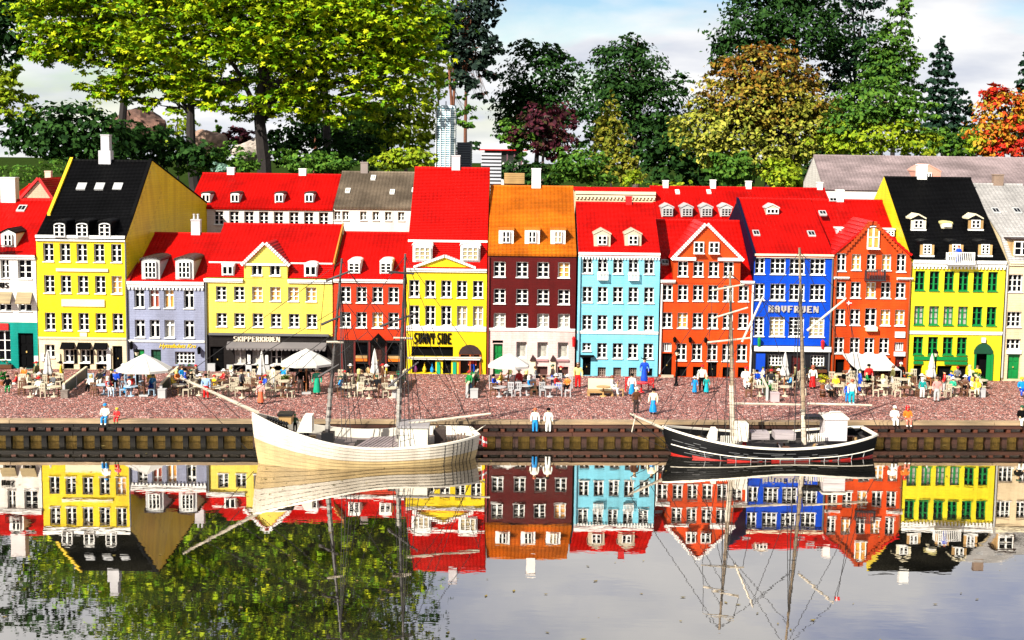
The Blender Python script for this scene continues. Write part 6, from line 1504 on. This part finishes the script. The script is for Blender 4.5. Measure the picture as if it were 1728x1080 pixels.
L_AUT = leafmat('red autumn leaves', [(.38, .02, .012), (.46, .12, .012), (.40, .24, .02), (.16, .18, .02)], .3)
L_GLA = leafmat('blue grey leaves', [(.12, .22, .16), (.2, .32, .25), (.08, .15, .1)], .2)
def zg(Y): return zb if Y < 22 else zb
def clumps(Y, cl, loc, deep=.75):
    o = []
    for c in cl:
        px, py, rx, ry = c[:4]; yy = Y + (c[4] if len(c) > 4 else 0); p = P(px, py, yy); u = U(yy); o.append((p.x - loc.x, p.y - loc.y, p.z - loc.z, rx * u, min(rx, max(ry * 1.3, rx * .6)) * u * deep, ry * u))
    return o
def tree(label, base, Y, crowns, leaf, n, trunk=6, bark=None, shape='leaf', name='tree', cat='tree', group=None, limbs=True, sub=14, plate=.35, hollow=.55, top=None, stems=None, flat=0.):
    """base = picture x of the foot; crowns = list of (material, clumps); leaf and trunk in picture pixels"""
    u = U(Y); foot = P(base, 300, Y); loc = Vector((foot.x, Y, zg(Y))); t = thing(name, label, cat, loc, 0, group)
    allc = []; tot = sum(c[2] * c[3] for _, cl in crowns for c in cl)
    for m_, cl in crowns:
        cc_ = clumps(Y, cl, loc); allc += cc_
        if shape != 'star' and name != 'spruce_tree' and name != 'conifer_tree':      # ragged outline: smaller boughs round every mass
            ex = []
            for q in cc_:
                for _ in range(5):
                    a_ = random.uniform(0, 2 * math.pi); k_ = random.uniform(.22, .42); d_ = random.uniform(.75, 1.02)
                    ex.append((q[0] + math.cos(a_) * q[3] * d_, q[1] + random.uniform(-.6, .6) * q[4], q[2] + math.sin(a_) * q[5] * d_, q[3] * k_, q[4] * k_, q[5] * k_))
            cc_ = [(q[0], q[1], q[2], q[3] * .9, q[4], q[5] * .9) for q in cc_] + ex
        leaf_cloud('crown', cc_, int(n * sum(c[2] * c[3] for c in cl) / tot), leaf * u, m_, t, None, shape, sub, plate, hollow, flat=flat)
    if trunk:
        o = MB(); tops = stems or [None]
        for st in tops:
            if st: (xa, ya), (xb, yb_) = st; A = P(xa, ya, Y) - loc; B_ = P(xb, yb_, Y) - loc
            else:
                big = max(allc, key=lambda c: c[3] * c[5]); A = Vector((0, 0, 0)); B_ = Vector((big[0] * .5, big[1] * .5, big[2] + big[5] * .3))
            A = Vector((A.x, A.y, min(A.z, 0) if not st else 0)); r0 = trunk * u / 2
            mid = [A.lerp(B_, k / 5) + Vector((random.uniform(-1, 1), random.uniform(-1, 1), 0)) * r0 * (.5 if 0 < k < 5 else 0) for k in range(6)]
            o.tube(mid, [r0 * (1.25 - .16 * k if k else 1.35) for k in range(6)], 8)
            if limbs:
                for c in allc:
                    q = mid[3] + (mid[5] - mid[3]) * random.uniform(.35, 1); e = Vector(c[:3]); kq = (.5 if shape != 'star' else .36); o.tube([q, q.lerp(e, .35) + Vector((random.uniform(-.05, .05), 0, .12 * (e - q).length)), q.lerp(e, .7) + Vector((0, random.uniform(-.08, .08), .10 * (e - q).length)), e], [r0 * kq, r0 * kq * .7, r0 * kq * .4, r0 * .06], 6)
                    for kk in range(3): f = e + Vector((random.uniform(-.7, .7) * c[3], random.uniform(-.7, .7) * c[4], random.uniform(-.6, .6) * c[5])); o.tube([q.lerp(e, .6), f], [r0 * .18, r0 * .05], 4)
        o.obj('trunk', bark or BARK, t)
    return t
def conifer(label, px, ytop, ybase, hw, Y, m_, leaf=7, n=2200, group=None, trunk=6, name='spruce_tree', gap=1.0):
    cl = []; k = max(6, int((ybase - ytop) / 14))
    for i in range(k):
        f = (i + .4) / k; y = ytop + (ybase - ytop) * f; w_ = hw * (f ** .85) * random.uniform(.8, 1.12)
        cl += [(px - w_ * .5, y, w_ * .55, 6.5 * gap), (px + w_ * .5, y + 3, w_ * .55, 6.5 * gap), (px, y, w_ * .45, 8 * gap)]
    return tree(label, px, Y, [(m_, cl)], leaf, n, trunk, name=name, group=group, limbs=False, sub=10, plate=.6, hollow=.1)
# maples over the left houses
tree('large maple with broad yellow green crown and dark leaning trunk behind tavern', 458, 9.5, [(L_MAP, [(450, 40, 210, 95), (330, 40, 150, 80), (560, 70, 150, 75), (640, 20, 115, 85), (400, -90, 270, 105), (540, 145, 110, 42), (655, 135, 75, 55), (560, -160, 190, 90), (440, 165, 120, 40), (560, 190, 80, 26), (360, 150, 70, 30), (690, 70, 60, 60)])],
     13.5, 32000, 30, BARK, 'star', 'maple_tree', group='maples behind the houses', stems=[((458, 300), (442, 130))], sub=22, plate=.2, flat=.8, hollow=.3)
tree('slimmer maple with forked trunk and spreading crown behind the yellow house', 321, 10.6, [(L_MAP, [(160, 75, 118, 48), (255, 115, 95, 42), (120, 30, 95, 55), (215, -50, 190, 85), (320, 140, 75, 30), (90, 85, 55, 28), (205, 150, 75, 24), (290, 172, 60, 18)])],
     12.5, 15000, 22, BARK, 'star', 'maple_tree', group='maples behind the houses', stems=[((321, 300), (326, 120))], sub=22, plate=.2, flat=.8, hollow=.3)
tree('dark branches of a tree at the upper left corner', -20, 12.5, [(L_DRK, [(0, 30, 52, 44), (15, 85, 30, 30), (60, 8, 55, 20), (-30, 60, 50, 60)])], 11, 3600, 10)
tree('yellow leaved tree low at the left edge', -25, 14, [(L_LIM, [(0, 130, 34, 26), (12, 178, 40, 30), (40, 205, 34, 18), (-20, 150, 40, 50)])], 10, 2000, 5)
tree('tall dark tree standing close behind the big maple crown', 560, 12.2, [(L_DRK, [(520, -80, 165, 110), (640, 0, 70, 70), (500, 55, 150, 60), (400, 120, 110, 40), (560, -210, 170, 90), (370, -120, 120, 110), (640, -110, 70, 90)])], 11, 9000, 14, BARK, group='tall dark trees')
tree('tall dark tree standing behind the slim maple crown', 190, 12.4, [(L_DRK, [(100, -75, 150, 100), (290, -90, 150, 110), (270, 40, 130, 55), (-50, -110, 120, 130), (130, -210, 170, 90), (150, 20, 80, 40), (310, -220, 150, 90)])], 11, 9000, 14, BARK, group='tall dark trees')
# left shrub bank
bush_g = 'rounded shrubs on the bank'
def bush(label, Y, cl, m_, leaf, n, shape='leaf', cat='shrub', name='shrub', group=bush_g): return tree(label, cl[0][0], Y, [(m_, cl)], leaf, n, 0, None, shape, name, cat, group, hollow=.45)
bush('big dark evergreen shrub mound left of the rocks', 8.6, [(110, 215, 95, 48), (60, 235, 70, 40), (175, 235, 80, 42)], L_DRK, 12, 4200)
bush('dark evergreen shrub slope behind the yellow gable', 8.8, [(240, 250, 90, 34), (310, 262, 70, 24), (200, 262, 90, 28)], L_DRK, 11, 3000)
bush('clipped green hedge between the two maple trunks', 8.9, [(385, 268, 60, 22), (340, 282, 50, 16)], L_MID, 8, 1700); bush('fern like green hedge right of the big maple trunk', 8.8, [(515, 272, 50, 22), (560, 276, 40, 18)], L_MID, 9, 1600)
bush('dark shrub below maple crown near the grey brown roof', 9.8, [(600, 258, 45, 34), (560, 255, 40, 26)], L_DRK, 10, 1700); bush('bright yellow green bush beside the glass tower', 9.0, [(692, 266, 44, 20), (655, 272, 34, 16)], L_LIM, 8, 1700)
bush('small blue grey shrub on the ridge of white house', 7.9, [(372, 283, 20, 8)], L_GLA, 8, 260); bush('wiry green tuft bed behind small red roof', 7.6, [(40, 292, 55, 16), (95, 280, 30, 14)], L_MID, 6, 900)
bush('dark red barberry shrub between maples', 13.5, [(405, 228, 26, 17)], L_PLU, 8, 700); conifer('young green conifer between the maples', 366, 200, 262, 24, 13, L_MID, 7, 700, trunk=4); conifer('pale feathery larch sapling above the dark shrub', 160, 152, 205, 20, 14, leafmat('pale larch', [(.22, .28, .09), (.3, .36, .12), (.16, .22, .06)], .3), 6, 300, trunk=3, name='larch_tree')
tree('olive tree behind rocks left of maple', 300, 16, [(L_LIM, [(300, 205, 28, 26), (290, 235, 26, 20)])], 8, 800, 4)
tree('lime green birch right of maple crown', 680, 13.5, [(L_LIM, [(705, 160, 45, 60), (680, 215, 55, 40), (640, 225, 40, 30), (720, 215, 25, 45)]), (L_MID, [(610, 215, 48, 40), (650, 190, 40, 30)])], 9.5, 4200, 7, BARKG, group='trees behind the houses')
tree('red barked pine trunk under the maple crown', 576, 15, [(L_CON, [(576, 190, 40, 20)])], 8, 500, 9, BARKR, name='pine_tree', stems=[((576, 300), (578, 170))], limbs=False)
tree('second red barked pine trunk beside hedge', 531, 16, [(L_MID, [(535, 200, 30, 20)])], 8, 300, 8, BARKR, name='pine_tree', stems=[((531, 300), (530, 190))], limbs=False)
tree('tall pine with red forked trunks and tufted crown', 770, 21, [(L_PIN, [(760, 25, 48, 32), (815, 18, 28, 26), (810, 62, 26, 20), (830, 85, 22, 13), (806, 108, 26, 15), (828, 128, 24, 9), (790, 138, 22, 14), (815, 165, 20, 8), (775, 70, 30, 30), (740, 60, 30, 28), (790, 100, 34, 22), (770, 130, 26, 20), (800, -30, 60, 30)])],
     9, 8500, 6, BARKR, name='pine_tree', stems=[((762, 300), (768, 10)), ((784, 300), (790, 20)), ((776, 300), (752, 60))], sub=18, plate=.6, hollow=.2)
tree('leafy thin tree left of pine behind tower', 742, 18, [(L_MID, [(735, 120, 26, 50), (785, 195, 18, 32), (730, 30, 30, 40)])], 9, 1500, 5, group='trees behind the houses')
bush('dense dark thicket under the maple crown right of the trunk', 14, [(500, 225, 40, 34), (560, 215, 50, 40), (625, 215, 50, 44), (590, 250, 70, 30), (480, 255, 36, 24), (680, 250, 40, 24)], L_DRK, 10, 4200)
bush('mid green shrubs left of the big maple trunk', 13.6, [(390, 262, 46, 18), (340, 262, 30, 16)], L_MID, 8, 1000)
# right of the gap
tree('dark broad tree behind orange roof chimney', 905, 22, [(L_DRK, [(908, 130, 62, 48), (870, 175, 38, 50), (945, 175, 42, 50), (905, 200, 60, 50), (860, 205, 26, 40), (925, 96, 26, 20)])], 7.5, 9500, 9, group='dark round trees')
tree('tallest dark round tree with grey trunk behind pale blue house', 1073, 20, [(L_DRK, [(1065, 120, 66, 50), (1030, 170, 55, 60), (1105, 175, 55, 60), (1080, 230, 70, 45), (1125, 235, 38, 50), (1062, 80, 36, 20)])], 7.5, 13500, 12, BARKG, group='dark round trees', stems=[((1076, 300), (1070, 200))])
tree('purple leaved plum tree in front of dark trees', 912, 17, [(L_PLU, [(925, 200, 42, 32), (905, 235, 42, 28), (945, 245, 32, 26), (895, 215, 30, 24)]), (L_MID, [(880, 230, 28, 28), (862, 220, 20, 20)])], 9, 2600, 6, BARKG)
conifer('golden feathery conifer before dark round tree', 1032, 152, 305, 60, 14, L_GOL, 8, 4200, trunk=6, name='conifer_tree', gap=1.3)
bush('green laurel shrub left of golden conifer', 12, [(980, 275, 44, 32), (1010, 295, 40, 20), (955, 290, 30, 20)], L_MID, 8, 2200); bush('small yellow bush at the beige cornice', 9, [(1066, 303, 18, 14)], L_LIM, 7, 450); bush('low green yellow plants above beige cornice', 8, [(1000, 318, 40, 6), (960, 322, 30, 5)], L_MID, 5, 300)
tree('great round tree turning cream and orange behind red roofs', 1283, 15.5, [(L_CRE, [(1283, 220, 122, 60), (1215, 230, 68, 58), (1345, 228, 75, 52), (1260, 260, 95, 36), (1190, 205, 45, 38)]), (L_MXD, [(1285, 170, 105, 52), (1225, 175, 60, 44), (1345, 175, 78, 46), (1375, 195, 48, 36), (1285, 125, 85, 44)]), (L_ORA, [(1285, 112, 76, 36), (1245, 128, 46, 32), (1335, 132, 55, 30), (1282, 92, 40, 20)])], 8.5, 17500, 15, BARK, name='autumn_tree', stems=[((1265, 310), (1280, 180)), ((1292, 310), (1300, 180)), ((1357, 310), (1330, 200))], hollow=.6)
tree('huge dark tree cut by the top of the photo', 1330, 24, [(L_DRK, [(1255, 45, 52, 45), (1300, 25, 62, 55), (1350, 50, 75, 60), (1215, 75, 16, 26), (1310, -40, 90, 50), (1240, 90, 40, 30)])], 8, 10500, 16, BARK, group='tall dark trees')
tree('tall open crowned pine beside the huge dark tree', 1430, 25, [(L_CON, [(1400, 20, 55, 30), (1450, 50, 52, 26), (1395, 75, 50, 30), (1450, 100, 60, 30), (1410, 130, 52, 28), (1465, -5, 38, 26), (1430, -50, 60, 30), (1440, 150, 50, 30)])], 7.5, 7500, 10, BARK, name='pine_tree', group='tall dark trees', sub=18, plate=.5)
tree('upright green tree with feathered top right of the pines', 1512, 22, [(L_MID, [(1515, 40, 22, 40), (1500, 80, 36, 30), (1520, 105, 32, 36), (1490, 120, 40, 30), (1530, -5, 14, 26)]), (L_DRK, [(1480, 90, 34, 40), (1500, 140, 50, 26)])], 7.5, 6500, 8, group='trees behind the houses')
tree('spreading yellow green cherry above the lilac roof', 1490, 15, [(L_MID, [(1475, 165, 75, 40), (1530, 185, 50, 34), (1445, 205, 55, 34)]), (L_LIM, [(1475, 232, 92, 26), (1535, 242, 60, 20), (1440, 250, 60, 22), (1515, 208, 46, 18), (1430, 215, 40, 18)])], 8.5, 7500, 7, BARKG, group='trees behind the houses')
conifer('dark spruce with ragged outline above lilac roof', 1590, 58, 250, 72, 22, L_CON, 8, 6500, group='dark spruces'); conifer('small dark spruce tip beside the ragged spruce', 1637, 154, 250, 22, 23, L_CON, 8, 700, group='dark spruces'); conifer('dark spruce cut by the right edge', 1735, 70, 250, 48, 19, L_CON, 9, 2000, group='dark spruces')
bush('green shrubs below spruces above the lilac roof', 16, [(1610, 245, 50, 26), (1575, 240, 40, 24), (1640, 235, 30, 26)], L_MID, 9, 2000)
tree('small tree in red and orange autumn leaf above lilac roof', 1695, 14, [(L_AUT, [(1690, 190, 42, 42), (1665, 225, 40, 34), (1735, 180, 26, 30)]), (leafmat('scarlet autumn leaves', [(.40, .012, .010), (.5, .03, .012), (.25, .01, .01), (.42, .10, .012)], .3), [(1712, 228, 38, 32), (1685, 165, 28, 20), (1700, 252, 55, 18)]), (L_LIM, [(1655, 245, 26, 18), (1720, 200, 22, 18)])], 8.5, 5200, 6, name='autumn_tree')
bush('glossy green shrub under the great round tree', 13, [(1240, 285, 42, 28)], L_MID, 9, 1500); bush('lime yellow shrub under the great round tree', 12, [(1322, 296, 34, 24)], L_LIM, 9, 1300); bush('dark hedge behind the broad red roof', 19, [(1130, 285, 60, 40), (1200, 285, 60, 38), (1390, 270, 60, 50), (1160, 250, 50, 40), (1420, 230, 60, 50)], L_DRK, 11, 5200); bush('yellow green leaf tufts along the broad red ridge', 8.4, [(1150, 312, 30, 7), (1110, 313, 16, 6)], L_LIM, 6, 260)
bush('dark laurel hedge behind orange roof chimney', 13, [(905, 296, 55, 22), (868, 285, 30, 20)], L_DRK, 9, 1500)
# far wood
fw = [(x_, 238 + random.uniform(-5, 5), 40, random.uniform(10, 16)) for x_ in range(-700, 2500, 45) if not 795 < x_ < 850]
locw = Vector((0, 70, -1)); fo = leaf_cloud('far_wood', clumps(70, fw, locw, .5), 7000, 10 * U(70), L_DRK, None, locw, hollow=.2); fo['kind'] = 'stuff'; fo['label'] = 'distant dark belt of woodland along the horizon'; fo['category'] = 'woodland'
# rocks
from mathutils import noise as mnoise
def rock(label, px, py, rx, ry, Y, m_, seed):
    rd = np.random.default_rng(seed); u = U(Y); p = P(px, py, Y); bm = bmesh.new(); bmesh.ops.create_icosphere(bm, subdivisions=4, radius=1)
    dirs = rd.normal(size=(34, 3)); dirs /= np.linalg.norm(dirs, axis=1, keepdims=True); off = rd.uniform(.62, 1.0, 34)
    for v in bm.verts:
        d = np.array(v.co.normalized()); r = min(min(o_ / max(1e-6, float(d @ q)) for q, o_ in zip(dirs, off) if d @ q > .15), 1.15); v.co = Vector(d) * (r + .10 * mnoise.fractal(Vector(d) * 2.5 + Vector((seed, 0, 0)), 1, 2.2, 5))
    me = bpy.data.meshes.new('rock'); bm.to_mesh(me); bm.free(); me.materials.append(m_)
    o = link('rock', me, None, p); o.scale = (rx * u, rx * u * .8, ry * u); tag(o, label, 'rock', 'boulders behind the trees')
rm1 = mat('red brown rock', (.17, .085, .06), .85, 'rough', var=.4, scale=.35); rm2 = mat('peach rock', (.36, .23, .16), .85, 'rough', var=.3, scale=.35); rm3 = mat('pale rock', (.44, .37, .31), .85, 'rough', var=.25, scale=.35)
rock('jagged red brown boulder above the dark shrub mound', 228, 222, 62, 46, 13, rm1, 3); rock('peach boulder behind slim maple trunk', 345, 245, 36, 28, 12, rm2, 5); rock('pale boulder between the maples', 425, 254, 34, 22, 12.5, rm3, 8)
# model skyscraper and its neighbours
tw = thing('skyscraper', 'slim pale blue model skyscraper with white floor bands', 'tower', Vector((P(752, 285, 9.6).x, 9.6, zb))); u = U(9.6); R = 17.5 * u; zt = P(752, 183, 9.6).z - zb; zl = 0
oct_ = [(R * a, R * b) for a, b in ((-1, -.45), (-.45, -1), (.45, -1), (1, -.45), (1, .45), (.45, 1), (-.45, 1), (-1, .45))]
o = MB(); o.prism([(x_ * .95, y_ * .95) for x_, y_ in oct_], 'z', 0, zt); o.obj('core', mat('teal glass', (.05, .22, .26), .25, spec=.4), tw)
fl_h = 3.6 * u; k = 0; z_ = zt - fl_h
fmesh = MB(); fmesh.prism(oct_, 'z', 0, fl_h * .56); fm_ = fmesh.mesh('floor_band', [mat('pale tower band', (.62, .74, .80), .5)])
while z_ > 0 and k < 60: link('floor_band', fm_, tw, (0, 0, z_)); z_ -= fl_h; k += 1
for i in range(5):
    x_ = -R * .9 + i * R * .45; o = MB(); yy = -R * 1.02 if abs(x_) < R * .5 else -R * .78; o.box(x_ - .4 * u, x_ + .4 * u, yy - .004, yy + .02, 0, zt); o.obj('mullion', WHITE, tw)
o = MB(); 
for i in range(12): a = 2 * math.pi * i / 12; o.box(R * .8 * math.cos(a) - .012, R * .8 * math.cos(a) + .012, R * .8 * math.sin(a) - .012, R * .8 * math.sin(a) + .012, zt, zt + 5 * u)
o.obj('crown_fins', MATS['pale tower band'], tw)
o = MB(); o.tube([(0, 0, zt), (0, 0, zt + 12 * u)], .004, 5); o.obj('aerial', GREY, tw)
def block(label, px0, px1, yt, Y, m1, m2, fl):
    a, b = P(px0, yt, Y), P(px1, yt, Y); t = thing('office_block', label, 'building', Vector(((a.x + b.x) / 2, Y, zb)), 0, 'model office blocks'); W2 = (b.x - a.x) / 2; H = a.z - zb; o = MB(); o.box(-W2 * .96, W2 * .96, .01, .3, 0, H); o.obj('walls', m1, t)
    z = H; i = 0; me = None
    while z > .1 and i < 30:
        if me is None: q = MB(); q.box(-W2, W2, 0, .31, -fl * U(Y) * .55, 0); me = q.mesh('floor_slab', [m2])
        link('floor_slab', me, t, (0, 0, z)); z -= fl * U(Y); i += 1
block('dark grey model office tower beside skyscraper', 771, 795, 240, 9.9, mat('slate glass', (.03, .04, .06), .3), mat('slate band', (.10, .11, .13), .5), 4); block('stepped grey model office block right of tower', 812, 846, 258, 9.2, DGREY, mat('pale grey band', (.5, .5, .54), .5), 6)
pv_ = thing('pavilion', 'distant white pavilion with shallow roof and red trim', 'building', Vector((P(850, 260, 26).x, 26, zb))); u = U(26); zt = P(850, 262, 26).z - zb
o = MB(); o.box(-32 * u, 32 * u, 0, 1, 0, zt); o.obj('walls', WHITE, pv_); o = MB(); o.prism([(-40 * u, zt + 10 * u), (40 * u, zt + 10 * u), (34 * u, zt + 17 * u), (0, zt + 22 * u), (-34 * u, zt + 17 * u)], 'y', -.2, 1.2); o.obj('roof', mat('pale roof sheet', (.6, .6, .66), .5), pv_)
o = MB(); o.box(-40 * u, 40 * u, -.22, -.2, zt + 8 * u, zt + 10 * u); o.obj('fascia', RED, pv_)
for i in range(6): o = MB(); x_ = (-30 + i * 12) * u; o.box(x_ - u, x_ + u, -.15, -.1, 0, zt + 8 * u); o.obj('column', mat('plum column', (.15, .06, .08), .5), pv_)
o = MB(); o.box(-32 * u, 32 * u, .01, 1, zt, zt + 8 * u); o.obj('window_band', mat('dim glass', (.12, .12, .15), .3), pv_)
pl = thing('planter', 'slatted tan wooden planter left of orange roof chimney', 'planter', Vector((P(868, 300, 7.6).x, 7.6, zb))); u = U(7.6); zt = P(868, 292, 7.6).z - zb
o = MB(); o.box(-16 * u, 16 * u, .004, .12, 0, zt - .002); o.obj('box', BROWN, pl)
for i in range(6): o = MB(); o.box(-17 * u, 17 * u, -.004, .003, zt - (i + 1) * 3 * u + .001, zt - i * 3 * u); o.obj('slat', TAN, pl)
